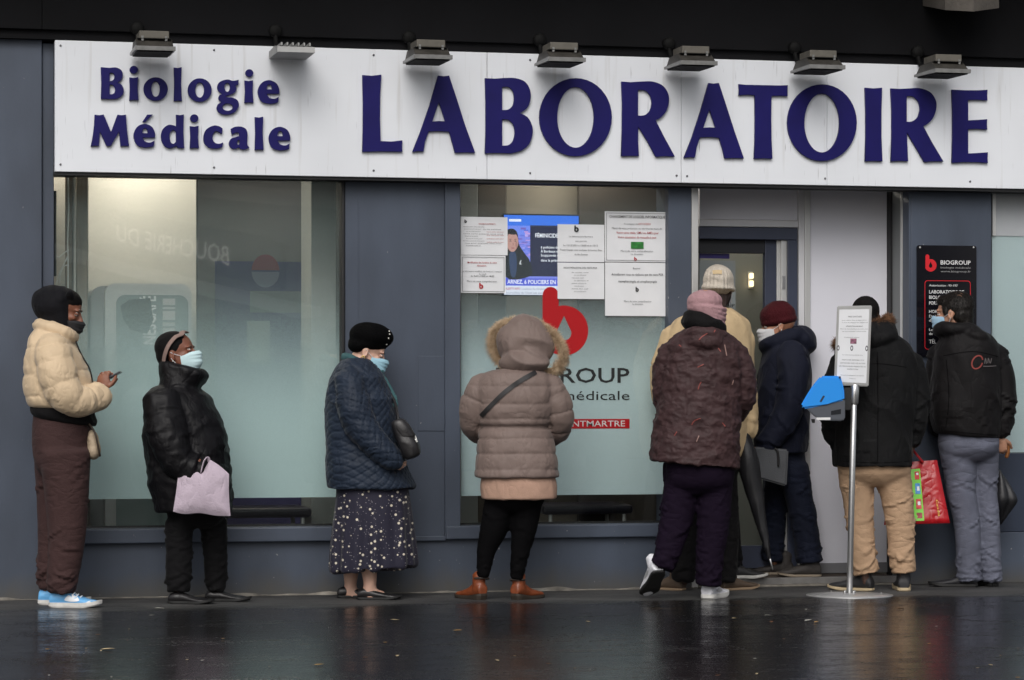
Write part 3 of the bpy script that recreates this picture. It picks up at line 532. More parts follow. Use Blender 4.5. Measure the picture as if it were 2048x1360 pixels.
# ---------------------------------------------------------------- notices
def notice(u0, u1, v0, v1, label, lines, frame=None, logo=None, tilt=0.0, card=None):
    """lines: (fraction from top, left fraction, right fraction, cap height px, text, ink, bold)"""
    y = GY-0.006; um = (u0+u1)/2; x0, x1 = wx(u0, y), wx(u1, y); z0, z1 = wz(v1, um, y), wz(v0, um, y); W = x1-x0; H = z1-z0; px = dwall(um, y)/FP
    t = thing('notice', ((x0+x1)/2, y, z0), label, 'notice')
    V = []; F = []; nx = 8
    for i in range(nx+1):
        for z in (z0, z1): V.append((x0+W*i/nx, y-0.0006*math.sin(i*1.9+u0)-(0.003 if (z == z0 and i in (0, nx)) else 0), z+tilt*(i/nx-0.5)))
    F = [(2*i, 2*i+2, 2*i+3, 2*i+1) for i in range(nx)]
    sheet = mesh('sheet', V, F, PAPER, t, True)
    for ink, mm in (('k', INK), ('g', INKG), ('r', INKR)):
        it = [(s, x0+a*W, x0+b*W, z1-f*H, h*px, bo) for f, a, b, h, s, c, bo in lines if c == ink]
        if it: lettering('print', it, mm, t, y-0.004)
    if frame:
        e = frame
        for a in ((x0+e, x1-e, z0+e, z0+e+.002), (x0+e, x1-e, z1-e-.002, z1-e), (x0+e, x0+e+.002, z0+e, z1-e), (x1-e-.002, x1-e, z0+e, z1-e)):
            box('frame_line', a[0], a[1], y-.0042, y-.0035, a[2], a[3], INKG, t)
    if logo:
        fx, fz, r, mm = logo; logo_b('emblem', x0+fx*W, z1-fz*H, r*px, y-.004, mm, t)
    if card:
        fx0, fx1, fz0, fz1 = card; box('printed_card', x0+fx0*W, x0+fx1*W, y-.0045, y-.0035, z1-fz1*H, z1-fz0*H, smat('card_green', (40, 122, 48), rough=.5, var=.4, vscale=40), t)
rl = random.Random(3)
def gib(n):
    return ' '.join(rl.choice(['les', 'horaires', 'du', 'laboratoire', 'sont', 'de', 'votre', 'résultats', 'merci', 'sur', 'rendez', 'vous', 'tous', 'jours', 'examens', 'patients', 'avec', 'carte', 'pour']) for _ in range(n))
L1 = [(.20, .38, .74, 2.6, 'INFORMATION PATIENTS', 'r', .01)]+[(.27+.062*k, .05+.03*(k % 3), (.5, .86, .42, .9, .36, .46)[k % 6], 2.0, gib(5), 'g' if k % 4 else 'k', 0) for k in range(9)]+[(.40+.09*k, .55, .92, 2.0, gib(4), 'r', 0) for k in range(4)]
notice(921.5, 1015, 434, 510, 'upper left notice in small black and red type, on the television window', L1, logo=(.10, .13, 2.6, INK))
notice(921.5, 1011, 511, 586, 'cream notice with red heading and red b at its foot, below another notice', [(.21, .15, .80, 3.6, 'Modification des horaires de votre', 'r', .015), (.29, .36, .58, 3.4, 'laboratoire :', 'r', .015), (.44, .03, .92, 3.0, 'Le laboratoire modifiera ses horaires à compter', 'g', 0), (.51, .40, .56, 2.8, 'du lundi', 'g', 0), (.57, .22, .74, 3.2, 'de 7h30 à 13h00 et 14h00', 'k', .01), (.71, .14, .80, 3.6, 'Merci de votre compréhension', 'g', 0)], frame=.008, logo=(.45, .83, 4.4, INKR))
notice(1115, 1208.5, 449, 524, 'portrait notice headed by a grey b, beside the television screen', [(.34, .24, .75, 3.4, 'Le laboratoire fermera', 'g', 0), (.46, .38, .62, 3.2, 'ses portes', 'g', 0), (.58, .12, .86, 3.4, 'Le 12/12/2021 à 13h00 et le 13/12', 'g', .01), (.70, .05, .95, 3.2, "Toute l'équipe vous souhaite de bonnes fêtes", 'k', 0), (.82, .36, .64, 3.2, "de fin d'année", 'k', 0)], logo=(.40, .14, 5.0, INK))
notice(1115, 1208.5, 525.5, 598, 'white notice with a narrow column of lines, right above the red logo', [(.16, .13, .84, 3.2, 'NOUS RÉALISONS DES TESTS PCR', 'k', .01)]+[(.28+.075*k, .30+.05*(k % 2), .66-.05*(k % 3), 2.2, gib(3), 'g', 0) for k in range(8)])
notice(1209.5, 1336, 423.5, 524, 'framed notice with a small green card picture and red underlined words', [(.125, .07, .95, 5.0, 'CHANGEMENT DE LOGICIEL INFORMATIQUE', 'k', .02), (.26, .30, .52, 3.6, 'A compter du', 'g', 0), (.26, .53, .72, 3.6, '07/12/2021', 'r', .01), (.35, .11, .90, 4.0, 'Merci de vous présenter au secrétariat muni de', 'g', 0), (.44, .18, .74, 4.4, 'Votre carte vitale, CMU ou AME', 'r', .015), (.44, .75, .85, 4.4, 'à jour', 'r', .02), (.53, .20, .70, 4.4, 'Votre attestation de mutuelle', 'r', .015), (.53, .71, .82, 4.4, 'à jour.', 'r', .02), (.80, .25, .76, 3.8, 'Merci de votre compréhension', 'g', 0), (.86, .41, .60, 3.6, 'La direction', 'g', 0)], frame=.008, logo=(.48, .95, 3.0, INKR), card=(.41, .61, .60, .735))
notice(1210, 1336, 525.5, 632, 'plain notice about tests hanging under the framed notice', [(.12, .44, .56, 3.6, 'Bonjour', 'k', 0), (.24, .10, .92, 4.4, 'Actuellement nous ne réalisons que des tests PCR', 'k', .01), (.37, .21, .82, 4.6, 'nasopharyngés et oropharyngés', 'k', .01), (.74, .30, .73, 3.6, 'Merci de votre compréhension', 'g', 0), (.79, .43, .60, 3.4, 'La direction', 'g', 0)], logo=(.505, .51, 3.6, INK))

# ---------------------------------------------------------------- plaque on the pillar
yp = -0.016
pq = thing('wall_plaque', (wx(1893, yp), yp, wz(712, 1893, yp)), 'glossy black plaque with red b and white opening hours on the pillar', 'plaque')
def pz(v): return wz(v, 1893, yp)
def rrect(x0, x1, z0, z1, r, n=6):
    P = []
    for cx, cz, a in ((x0+r, z0+r, math.pi), (x1-r, z0+r, 1.5*math.pi), (x1-r, z1-r, 0), (x0+r, z1-r, .5*math.pi)):
        P += [(cx+r*math.cos(a+k*math.pi/2/n), cz+r*math.sin(a+k*math.pi/2/n)) for k in range(n+1)]
    return P
o = filled('board', [rrect(wx(1834, yp), wx(1953, yp), pz(713), pz(491), .012)], 0.008, mat('plaque_black', (0.006, 0.006, 0.009), rough=0.12, coat=0.3), pq); o.location.y = yp
PR = smat('plaque_red', (205, 30, 40), rough=.4)
logo_b('emblem', wx(1861, yp), pz(531), .036, yp-.002, PR, pq)
k = .0035
o = filled('red_outline', [rrect(wx(1849, yp), wx(1941, yp), pz(699), pz(561), .018), rrect(wx(1849, yp)+k, wx(1941, yp)-k, pz(699)+k, pz(561)-k, .016)], 0, PR, pq); o.location.y = yp-.002
X0 = wx(1858, yp)
lettering('print', [('BIOGROUP', wx(1881, yp), wx(1941, yp), pz(529), .024, .03), ('Autorisation : 93-197', X0, wx(1915, yp), pz(573), .012, .01), ('LABORATOIRE DE', X0, wx(1928, yp), pz(587), .019, .025), ('BIOLOGIE MÉDICALE', X0, wx(1934, yp), pz(598), .019, .025), ('PORTE DE MONTMARTRE', X0, wx(1938, yp), pz(609.5), .019, .025), ('HORAIRES', X0, wx(1894, yp), pz(626), .017, .02), ('Du lundi au vendredi', X0, wx(1925, yp), pz(635), .015, .01), ('de 7h30 à 18h30', X0, wx(1910, yp), pz(643.5), .015, .01), ('Le samedi', X0, wx(1890, yp), pz(662), .015, .01), ('de 7h30 à 12h30', X0, wx(1910, yp), pz(670), .015, .01), ('TÉL. 01', X0, wx(1884, yp), pz(687), .022, .01)], WHITEK, pq, yp-.002)
lettering('print', [('biologie médicale', wx(1881, yp), wx(1941, yp), pz(537), .011, 0), ('www.biogroup.fr', wx(1881, yp), wx(1941, yp), pz(544.5), .011, 0)], mat('print_dim', (.3, .3, .3), rough=.5), pq, yp-.002)
for u in (1840, 1947):
    q = onw(u, 495, yp); lathe('screw', [(0.006, 0), (0.005, 0.004)], ALU, pq, 10); s = bpy.data.objects[COL.objects[-1].name]; s.data.transform(Matrix.Rotation(math.pi/2, 4, 'X')); s.data.transform(Matrix.Translation((q[0], yp, q[2])))
# ---------------------------------------------------------------- inside the shop
def struct(o): tag(o, kind='structure'); return o
xl_, xr_ = wx(-900), wx(3100)
struct(box('interior_floor', xl_, xr_, 0.62, 4.0, -0.05, 0.004, mat('lino', (0.10, 0.095, 0.09), rough=0.35)))
struct(box('interior_ceiling', xl_, xr_, 0.28, 4.0, 2.62, 2.7, mat('ceiling_white', (0.55, 0.54, 0.50), rough=0.8)))
struct(box('interior_wall', xl_, xr_, 3.9, 4.0, 0.005, 2.62, mat('back_wall', (0.20, 0.19, 0.175), rough=0.8, var=0.2, vscale=1)))
for x in (xl_, xr_-.1): struct(box('interior_wall', x, x+.1, 0.281, 3.9, 0.005, 2.62, mat('back_wall', (0, 0, 0))))
CREAM = mat('cream_partition', (0.64, 0.62, 0.56), rough=0.7, var=0.06, vscale=2)
def part(name, label, u0, u1, y0, y1, z0, z1, m, cat='partition'): return tag(box(name, wx(u0, y0), wx(u1, y0), y0, y1, z0, z1, m, None, .004), label, cat)
part('partition', 'cream partition wall behind the drinks machine', 176, 393, 1.10, 1.18, 0.005, 2.6, CREAM)
part('partition', 'dark grey inner partition to the right of the cream wall', 394, 624, 2.3, 2.36, 0.005, 2.6, mat('grey_partition', (0.11, 0.11, 0.115), rough=.6, var=.3, vscale=1.2))
part('column', 'pale square column just inside the left window', 622, 700, 0.62, 1.0, 0.005, 2.6, mat('column_pale', (0.36, 0.37, 0.35), rough=.7, var=.08, vscale=2), 'column')
part('partition', 'beige side wall at the left end of the left window', 60, 131, 0.75, 0.8, 0.005, 2.6, mat('beige_wall', (0.42, 0.39, 0.34), rough=.7))
WOOD = mat('brown_wood', (0.16, 0.11, 0.07), rough=.5, var=.3, vscale=4, stretch=(8, 8, 1))
part('wooden_post', 'narrow brown wooden post at the left end of the left window', 131, 145, 0.45, 0.5, 0.005, 2.55, WOOD, 'post')
part('wooden_post', 'wide brown wooden post beside the cream partition', 153, 175, 0.48, 0.56, 0.005, 2.55, mat('brown_wood_b', (0.20, 0.155, 0.11), rough=.5, var=.2, vscale=4, stretch=(8, 8, 1)), 'post')
part('metal_pole', 'slim pale pole between two brown wooden posts', 147, 152, 0.44, 0.455, 0.005, 2.55, mat('pole_pale', (0.50, 0.47, 0.42), rough=.4), 'pole')
part('screen_edge', 'thin black screen edge at the left end of the left window', 108, 113, 0.13, 0.16, wz(550, 110), wz(378, 110), RUBBER, 'screen')
cb = thing('cable', (wx(118), .3, 1.4), 'pale loose cables hanging at the left end of the left window', 'cable')
for k, pts in enumerate(([(136, 350), (137, 420), (135, 480), (136, 520), (136, 570), (137, 700)], [(137, 500), (128, 506), (118, 514), (112, 512)], [(136, 512), (127, 530), (117, 552), (109, 580)], [(137, 530), (128, 533), (121, 548), (119, 566)])):
    tube('strand', [(*onw(u, v, .32), .004) for u, v in pts], mat('cable_pale', (.5, .49, .45), rough=.5), cb, 6)
# drinks machine
vm = thing('drinks_machine', (wx(282, .5), .7, 0), 'silver framed hot drinks machine with rounded top behind the frosted glass', 'machine')
SILV = mat('machine_silver', (0.55, 0.55, 0.53), rough=.32, metal=.5); GRN = mat('machine_panel', (0.20, 0.24, 0.235), rough=.35)
yv = .5
def rr_top(x0, x1, z0, z1, r): return [(x0, z0), (x1, z0)]+[(x1-r+r*math.cos(t), z1-r+r*math.sin(t)) for t in np.linspace(0, math.pi/2, 8)]+[(x0+r-r*math.sin(t), z1-r+r*math.cos(t)) for t in np.linspace(0, math.pi/2, 8)]
prism('cabinet', rr_top(wx(181, yv+.1), wx(382, yv+.1), .01, wz(571, 282, yv), .07), yv+.1, 1.05, mat('machine_grey', (0.26, 0.27, .27), rough=.4), vm)
fr_ = prism('door_frame', rr_top(wx(210, yv), wx(383, yv), .02, wz(567, 282, yv), .06), yv, yv+.095, SILV, vm)
prism('door_panel', rr_top(wx(232, yv), wx(376, yv), .2, wz(590, 282, yv), .05), yv-.012, yv-.001, GRN, vm)
cup = [(wx(240+60*a, yv), wz(v, 282, yv)) for a, v in ((0, 612), (.3, 600), (1, 596), (1.1, 640), (.9, 668), (.35, 660), (.1, 640))]
prism('cup_picture', cup, yv-.016, yv-.0125, mat('machine_picture', (.10, .12, .115), rough=.4), vm)
V, F = text_verts('NESCAFÉ', .02); h = (wz(592, 300, yv)-wz(690, 300, yv))/(V[:, 0].max()); zz = wz(690, 300, yv); xx = wx(311, yv)
mesh('lettering', [(xx-p[1]*.10, yv-.014, zz+p[0]*h) for p in V], F, mat('machine_letters', (.62, .62, .60), rough=.5), vm)
for k, (v0, v1) in enumerate(((597, 610), (614, 618), (622, 640), (645, 652), (656, 676))): box('button_strip', wx(325, yv), wx(350, yv), yv-.014, yv-.0122, wz(v1, 300, yv), wz(v0, 300, yv), mat('machine_strip', (.42, .42, .40), rough=.5), vm)
bn = thing('roll_up_banner', (wx(520, 1.6), 1.6, 0), 'violet roll-up banner with a red and white badge inside the left window', 'banner')
box('panel', wx(430, 1.6), wx(609, 1.6), 1.6, 1.61, .1, wz(523, 520, 1.6), smat('banner_violet', (66, 64, 104), rough=.5, var=.25, vscale=1.5), bn); box('base', wx(440, 1.6), wx(600, 1.6), 1.55, 1.68, .006, .099, ALU, bn)  # panel and badge colours are dulled to carry the window's reflected haze
yb = 1.596; q = onw(531, 542, yb)
for nm, a, b, mm in (('badge', .05, math.pi-.05, smat('badge_red', (118, 58, 72), rough=.5)), ('badge', math.pi+.05, 2*math.pi-.05, smat('badge_white', (112, 116, 140), rough=.5))):
    o = filled(nm, [[(q[0]+.085*math.cos(t), q[2]+.10*math.sin(t)) for t in np.linspace(a, b, 20)]], 0, mm, bn); o.location.y = yb
mesh('photo_print', [(wx(500, yb), yb, wz(625, 520, yb)), (wx(606, yb), yb, wz(625, 520, yb)), (wx(606, yb), yb, wz(582, 520, yb)), (wx(500, yb), yb, wz(582, 520, yb))], [(0, 1, 2, 3)], mat('banner_grey', (.15, .165, .18), rough=.5), bn)
mesh('photo_print', [(wx(494, yb), yb, wz(726, 520, yb)), (wx(540, yb), yb, wz(726, 520, yb)), (wx(540, yb), yb, wz(642, 520, yb)), (wx(494, yb), yb, wz(642, 520, yb))], [(0, 1, 2, 3)], mat('banner_pale', (.28, .32, .31), rough=.5), bn)
tag(tube('coat_stand', [(*onw(611, 528, 1.3), .009), (*onw(612, 700, 1.3), .009), (*onw(612, 1000, 1.3), .009)], mat('stand_pale', (.5, .5, .47), rough=.4), None, 8, 1), 'slim pale upright pole beside the violet banner', 'pole')
# walls seen behind the television
part('partition', 'grey panel at the left end of the television window', 900, 956, .9, .95, .005, 2.6, mat('tv_grey', (.30, .30, .29), rough=.7))
part('partition', 'dark brown panel left of the television', 956, 1012, 1.0, 1.04, .005, 2.6, mat('tv_brown', (.075, .06, .048), rough=.6, var=.2, vscale=3))
part('partition', 'taupe panel right behind the television', 1012, 1158, 1.1, 1.15, .005, 2.6, mat('tv_taupe', (.24, .215, .175), rough=.7, var=.15, vscale=2))
part('partition', 'dark brown panel right of the television', 1158, 1345, .95, 1.0, .005, 2.6, mat('tv_dark', (.065, .055, .047), rough=.6, var=.25, vscale=2))
part('cupboard', 'white cupboard front inside the door', 1400, 1620, 1.75, 1.8, .006, 2.6, mat('door_beige', (.27, .275, .25), rough=.5, var=.06, vscale=2), 'cupboard')
wlmp = thing('wall_lamp', (wx(1505, 1.7), 1.7, wz(565, 1505, 1.7)), 'small lit wall lamp glowing inside the doorway', 'lamp')
for v0, v1 in ((546, 557), (561, 573)): box('bulb', wx(1502, 1.7), wx(1508, 1.7), 1.70, 1.74, wz(v1, 1505, 1.7), wz(v0, 1505, 1.7), emat('lamp_glow', (255, 225, 170), 2.2), wlmp, .006)
box('back_plate', wx(1500, 1.7), wx(1510, 1.7), 1.741, 1.749, wz(577, 1505, 1.7), wz(543, 1505, 1.7), ALU, wlmp, .002)
# waiting seats in the clear strip under the film; the second replaces a reflection
SEAT = smat('seat_dark', (40, 38, 48), rough=.35); 
for u0, lab in ((520, 'dark waiting seat low behind the left window'), (1160, 'dark seat standing in for a reflection behind the television window')):
    x = wx(u0, .7); s = thing('waiting_seat', (x, .75, 0), lab, 'chair')
    box('seat', x-.27, x+.27, .50, .95, .40, .455, SEAT, s, .02); box('backrest', x-.26, x+.26, .93, .98, .50, .86, SEAT, s, .02)
    for a in (-1, 1):
        for yy in (.53, .92): tube('leg', [(x+a*.23, yy, .006, .012), (x+a*.22, yy, .40, .012)], ALU, s, 8, 1)
# television
yt = .40; tv = thing('television', (wx(1084, yt), yt, wz(592, 1084, yt)), 'flat television showing a news programme behind the notices', 'television')
def tz(v): return wz(v, 1084, yt)
def tx(u): return wx(u, yt)
box('casing', tx(1006), tx(1160), yt, yt+.05, tz(592), tz(428), RUBBER, tv, .004)
def tq(name, u0, u1, v0, v1, rgb, s=1.0, lay=1, par=tv): yy = yt-.0015*lay; return mesh(name, [(tx(u0), yy, tz(v1)), (tx(u1), yy, tz(v1)), (tx(u1), yy, tz(v0)), (tx(u0), yy, tz(v0))], [(0, 1, 2, 3)], emat('tv_%d_%d_%d' % rgb, rgb, TVS*s), par)
TVS = 0.95
scr = tq('screen', 1008, 1157, 431, 590, (120, 130, 225), 1, 1)
tq('screen_band', 1008, 1157, 431, 452, (45, 110, 225), 1, 2, scr); tq('screen_band', 1008, 1062, 452, 470, (110, 135, 235), 1, 2, scr); tq('screen_tag', 1018, 1042, 439, 444, (225, 232, 250), 1, 3, scr)
tq('screen_panel', 1060, 1157, 451, 553, (16, 12, 62), .8, 3, scr); tq('screen_band', 1008, 1157, 557, 571, (70, 84, 205), 1, 3, scr); tq('screen_band', 1008, 1157, 572, 590, (215, 220, 235), 1, 3, scr)
def tvp(name, pts, rgb, lay, s=1.0):
    P = outline([(*p, 1) for p in pts], 4); o = filled(name, [[(tx(u), tz(v)) for u, v in P]], 0, emat('tv_%d_%d_%d' % rgb, rgb, TVS*s), scr); o.location.y = yt-.0015*lay
tvp('presenter_hair', [(1012, 462), (1024, 458), (1034, 466), (1038, 490), (1048, 506), (1058, 522), (1061, 552), (1008, 553), (1008, 470)], (22, 14, 24), 4, .6)
tvp('presenter_coat', [(1010, 508), (1024, 504), (1044, 508), (1058, 520), (1060, 552), (1010, 553)], (14, 14, 26), 5, .6)
tvp('presenter_face', [(1016, 470), (1026, 465), (1034, 474), (1036, 488), (1031, 500), (1024, 505), (1016, 499), (1013, 485)], (196, 150, 140), 6, .85)
tvp('presenter_top', [(1019, 507), (1030, 506), (1033, 530), (1030, 553), (1022, 553), (1018, 530)], (50, 66, 104), 6, .8)
tvp('presenter_ribbon', [(1040, 522), (1042, 521), (1041, 527), (1043, 529), (1038, 529)], (220, 220, 225), 6, .8)
for cu_, cv_, ru_, rv_, cc_, la in ((1020, 483, 2.0, .9, (30, 22, 26), 7), (1030, 483, 2.0, .9, (30, 22, 26), 7), (1025, 497, 3.2, .9, (150, 60, 66), 7), (1025.5, 490, 1.2, 2.2, (176, 128, 118), 7), (1020, 479.5, 2.8, .6, (60, 40, 40), 7), (1030, 479.5, 2.8, .6, (60, 40, 40), 7), (1032, 490, 2.2, 6, (172, 126, 118), 6.6), (1025, 467, 9, 3.4, (26, 17, 26), 7)):
    o = filled('presenter_face', [[(tx(a_), tz(b_)) for a_, b_ in ellp(cu_, cv_, ru_, rv_, 16)]], 0, emat('tv_%d_%d_%d' % cc_, cc_, TVS*.85), scr); o.location.y = yt-.0015*la
for k_ in range(26):   # pink and violet city view behind the presenter
    u_, v_ = 1040+rl.random()*20, 454+rl.random()*60; cc_ = rl.choice([(150, 130, 215), (190, 150, 215), (90, 110, 215), (175, 165, 235), (110, 90, 180)]); w_ = 2+rl.random()*6; tq('screen_view', max(1009, u_-w_), min(1060, u_+w_), v_-1-rl.random()*2, v_+1, cc_, 1, 2.4+k_*.02, scr)
def tl(items, rgb, s=1.0):
    lettering('screen_lettering', [(t, tx(a), tx(b), tz(v), h*dwall(1084, yt)/FP, bo) for t, a, b, v, h, bo in items], emat('tvt_%d_%d_%d' % rgb, rgb, TVS*s), scr, yt-.0075)
tl([('FÉMINICIDE', 1070, 1116, 475, 8, .04), ('6 policiers devant', 1081, 1128, 497, 5, .03), ('À Bordeaux et Paris', 1081, 1130, 505, 5, .03), ("Soupçonnés d'avoir", 1081, 1130, 513, 5, .03), ('dans la prise en', 1081, 1124, 523, 5, .03), ('ARNEZ, 6 POLICIERS EN CONSEIL', 1014, 1150, 568, 8, .04)], (240, 242, 250)); tl([('ALERTE INFO', 1010, 1040, 580, 4.5, .03)], (170, 40, 60)); tl([("L'audition du ministre est annoncée", 1043, 1118, 580, 4.5, .0), ('journaliste du Sénat est annoncée', 1012, 1100, 588, 4.5, .0)], (120, 125, 150))
# ceiling lights inside; the first is added to brighten the left window posts
for x, yy in ((wx(120, .6), .56), (wx(300, .8), .8), (wx(560, 1.5), 1.6), (wx(1150, .8), .75), (wx(1480, 1.2), 1.2)):
    c = thing('ceiling_light', (x, yy, 2.60), 'square lit ceiling panel inside the shop', 'ceiling light', 'ceiling lights inside the shop')
    box('frame', x-.3, x+.3, yy-.15, yy+.15, 2.60, 2.619, WHITEP, c); box('diffuser', x-.27, x+.27, yy-.12, yy+.12, 2.592, 2.5995, emat('ceiling_glow', (255, 246, 230), CEIL), c)
# ---------------------------------------------------------------- across the street: what the window reflects
def mirrored(u, v, L): p = atd(u, v, L); return np.array([p[0], -p[1], p[2]])
P0, P1 = mirrored(252, 470, 46), mirrored(478, 520, 44)
bx_ = thing('butcher_shop', (P1[0], P1[1], 0), 'grey rendered butcher shop facing the laboratory from across the street', 'shop')
ex = (P0-P1); ex[2] = 0; wdt = np.linalg.norm(ex); ex /= wdt; ny = np.array([-ex[1], ex[0], 0]);
if ny[1] < 0: ny = -ny
slope = (P0[2]-P1[2])/wdt
def bq(name, a0, a1, o0, o1, z0, z1, m, sl=0.0):
    V = [P1*np.array([1, 1, 0])+ex*a+ny*o+np.array([0, 0, z+sl*a]) for z in (z0, z1) for o in (o0, o1) for a in (a0, a1)]
    return mesh(name, V, [(0, 2, 3, 1), (4, 5, 7, 6), (0, 1, 5, 4), (2, 6, 7, 3), (0, 4, 6, 2), (1, 3, 7, 5)], m, bx_)
zb_ = P1[2]
bq('wall', -9, 14, -8, 0, 0.002, 8.5, mat('render_grey', (.20, .19, .18), rough=.9, var=.2, vscale=.6))
bq('sign_board', -1.2, wdt+3.0, .02, .15, zb_-.28, zb_+.45, mat('butcher_board', (.035, .03, .045), rough=.5), slope)
bq('canopy_edge', -2, wdt+4.0, .02, .5, zb_-.62, zb_-.45, mat('butcher_white', (.75, .74, .70), rough=.6), slope)
bq('cornice', -9, 14, .02, .5, zb_+1.0, zb_+1.25, mat('butcher_stone', (.45, .43, .40), rough=.8), slope*.6)
for k in range(5): bq('window', -7.5+4*k, -6.2+4*k, .01, .04, 5.6, 7.4, mat('dark_glass', (.03, .035, .04), rough=.1))
bq('shop_window', .5, 4.5, .01, .06, .6, 2.4, mat('dark_glass', (0, 0, 0)))
V, F = text_verts('BOUCHERIE DU', .004); kx = wdt/V[:, 0].max()
mesh('lettering', [P1*np.array([1, 1, 0])+ex*(p[0]*kx)+ny*.17+np.array([0, 0, zb_-.1+p[1]*.42+slope*p[0]*kx]) for p in V], F, emat('butcher_letters', (255, 252, 245), 0.9), bx_)  # glow added to the letters so their reflection shows in the window
# ---------------------------------------------------------------- scraps of leaf on the wet pavement
LEAFM = [smat('leaf_a', (200, 180, 140), rough=.5), smat('leaf_b', (190, 150, 90), rough=.5), smat('leaf_c', (180, 178, 170), rough=.5), smat('leaf_d', (120, 80, 50), rough=.5)]
rv = random.Random(11); fixed = [(790, 1242), (915, 1263), (1538, 1233), (1543, 1246), (1470, 1239), (1633, 1246), (1617, 1243), (2036, 1299), (215, 1301), (97, 1301), (1612, 1221), (1098, 1330), (795, 1314), (638, 1332), (318, 1219), (1800, 1219)]
for k in range(52):
    u, v = fixed[k] if k < len(fixed) else (rv.uniform(20, 2040), rv.uniform(1228, 1358)); g = ground(u, v); a = rv.uniform(0, 6.28); s = rv.uniform(.010, .022) if k < len(fixed) else rv.uniform(.004, .011)
    P = outline([(-1.5, 0), (-.6, .55, 1), (.5, .5, 1), (1.5, .05), (.6, -.5, 1), (-.5, -.45, 1)], 3); n = len(P)
    V = [(p[0]*s, p[1]*s, .003+.35*s*abs(p[1])+.1*s*max(0, p[0])) for p in P]+[(0, 0, .002)]
    o = mesh('fallen_leaf', V, [(i, (i+1) % n, n) for i in range(n)], LEAFM[k % 4], None, True); o.location = (g[0], g[1], 0.002); o.rotation_euler = (0, 0, a)
    tag(o, 'tiny scrap of leaf lying on the wet pavement', 'leaf', 'leaf scraps on the wet pavement')
# ================================================================ people: clothed figures grown as voxel-unioned volumes
def vnoise(P, scale, seed=0):
    """value noise in 0..1, P (n,3); scale may be a 3-vector (cycles per metre)"""
    Q = P*np.asarray(scale, float)+seed*17.31; I = np.floor(Q).astype(np.int64); f = Q-I; f = f*f*(3-2*f)
    def h(i, j, k):
        n = (i*374761393+j*668265263+k*2147483647+seed*974711) & 0xffffffff; n = ((n ^ (n >> 13))*1274126177) & 0xffffffff
        return ((n ^ (n >> 16)) & 0xffff)/65535.0
    r = 0
    for a in (0, 1):
        for b in (0, 1):
            for c in (0, 1):
                r = r+h(I[:, 0]+a, I[:, 1]+b, I[:, 2]+c)*(f[:, 0] if a else 1-f[:, 0])*(f[:, 1] if b else 1-f[:, 1])*(f[:, 2] if c else 1-f[:, 2])
    return r
def ridge(P, scale, seed=0): return (1-np.abs(2*vnoise(P, scale, seed)-1))**2.2
class Blob:
    def __init__(s): s.V = []; s.F = []; s.n = 0; s.tubes = []; s.M = None
    def add(s, V, F):
        V = np.asarray(V, float)
        if s.M is not None: V = V@s.M[:3, :3].T+s.M[:3, 3]
        s.V.append(V); s.F += [tuple(i+s.n for i in f) for f in F]; s.n += len(V)
    def ell(s, c, r, rot=None, seg=18, rings=11):
        V = [(0, 0, -1)]; 
        for i in range(1, rings):
            t = -math.pi/2+math.pi*i/rings; V += [(math.cos(t)*math.cos(2*math.pi*k/seg), math.cos(t)*math.sin(2*math.pi*k/seg), math.sin(t)) for k in range(seg)]
        V.append((0, 0, 1)); V = np.array(V)*np.asarray(r if np.ndim(r) else [r]*3)
        if rot is not None: V = V@np.array(rot).T
        F = [(0, 1+(k+1) % seg, 1+k) for k in range(seg)]
        for i in range(rings-2):
            for k in range(seg): a = 1+i*seg; F.append((a+k, a+(k+1) % seg, a+seg+(k+1) % seg, a+seg+k))
        a = 1+(rings-2)*seg; F += [(a+k, a+(k+1) % seg, len(V)-1) for k in range(seg)]
        s.add(V+np.asarray(c), F)
    def loft(s, rings, seg=36, sub=4, pw=2.3):
        """rings (cx,cy,cz,rx,ry[,tilt]) from one end to the other; tilt: dz per unit x"""
        R = np.array([list(r)+[0.0]*(6-len(r)) for r in rings], float); R = cat_rom(R, sub); ang = np.arange(seg)*2*math.pi/seg
        cx = np.sign(np.cos(ang))*np.abs(np.cos(ang))**(2/pw); cy = np.sign(np.sin(ang))*np.abs(np.sin(ang))**(2/pw)
        V = np.vstack([np.stack([r[0]+r[3]*cx, r[1]+r[4]*cy, r[2]+r[5]*r[3]*cx], 1) for r in R]); n = len(R); F = []
        for i in range(n-1):
            for k in range(seg): F.append((i*seg+k, i*seg+(k+1) % seg, (i+1)*seg+(k+1) % seg, (i+1)*seg+k))
        F.append(tuple(range(seg-1, -1, -1))); F.append(tuple(range((n-1)*seg, n*seg))); s.add(V, F)
    def tube(s, pts, seg=18, sub=5, flat=1.0, mark=False, cap=True):
        V, F = tube_data(pts, seg, sub, flat, cap); s.add(V, F)
        if mark: s.tubes.append(cat_rom(pts, 12))
    def remesh(s, vox, smooth=2):
        me = bpy.data.meshes.new('t'); me.from_pydata(np.vstack(s.V).tolist(), [], s.F); o = bpy.data.objects.new('tmp', me); COL.objects.link(o)
        md = o.modifiers.new('r', 'REMESH'); md.mode = 'VOXEL'; md.voxel_size = vox; md.adaptivity = 0
        dg = bpy.context.evaluated_depsgraph_get(); m2 = bpy.data.meshes.new_from_object(o.evaluated_get(dg)); bpy.data.objects.remove(o); bpy.data.meshes.remove(me)
        return Surf(m2, smooth)
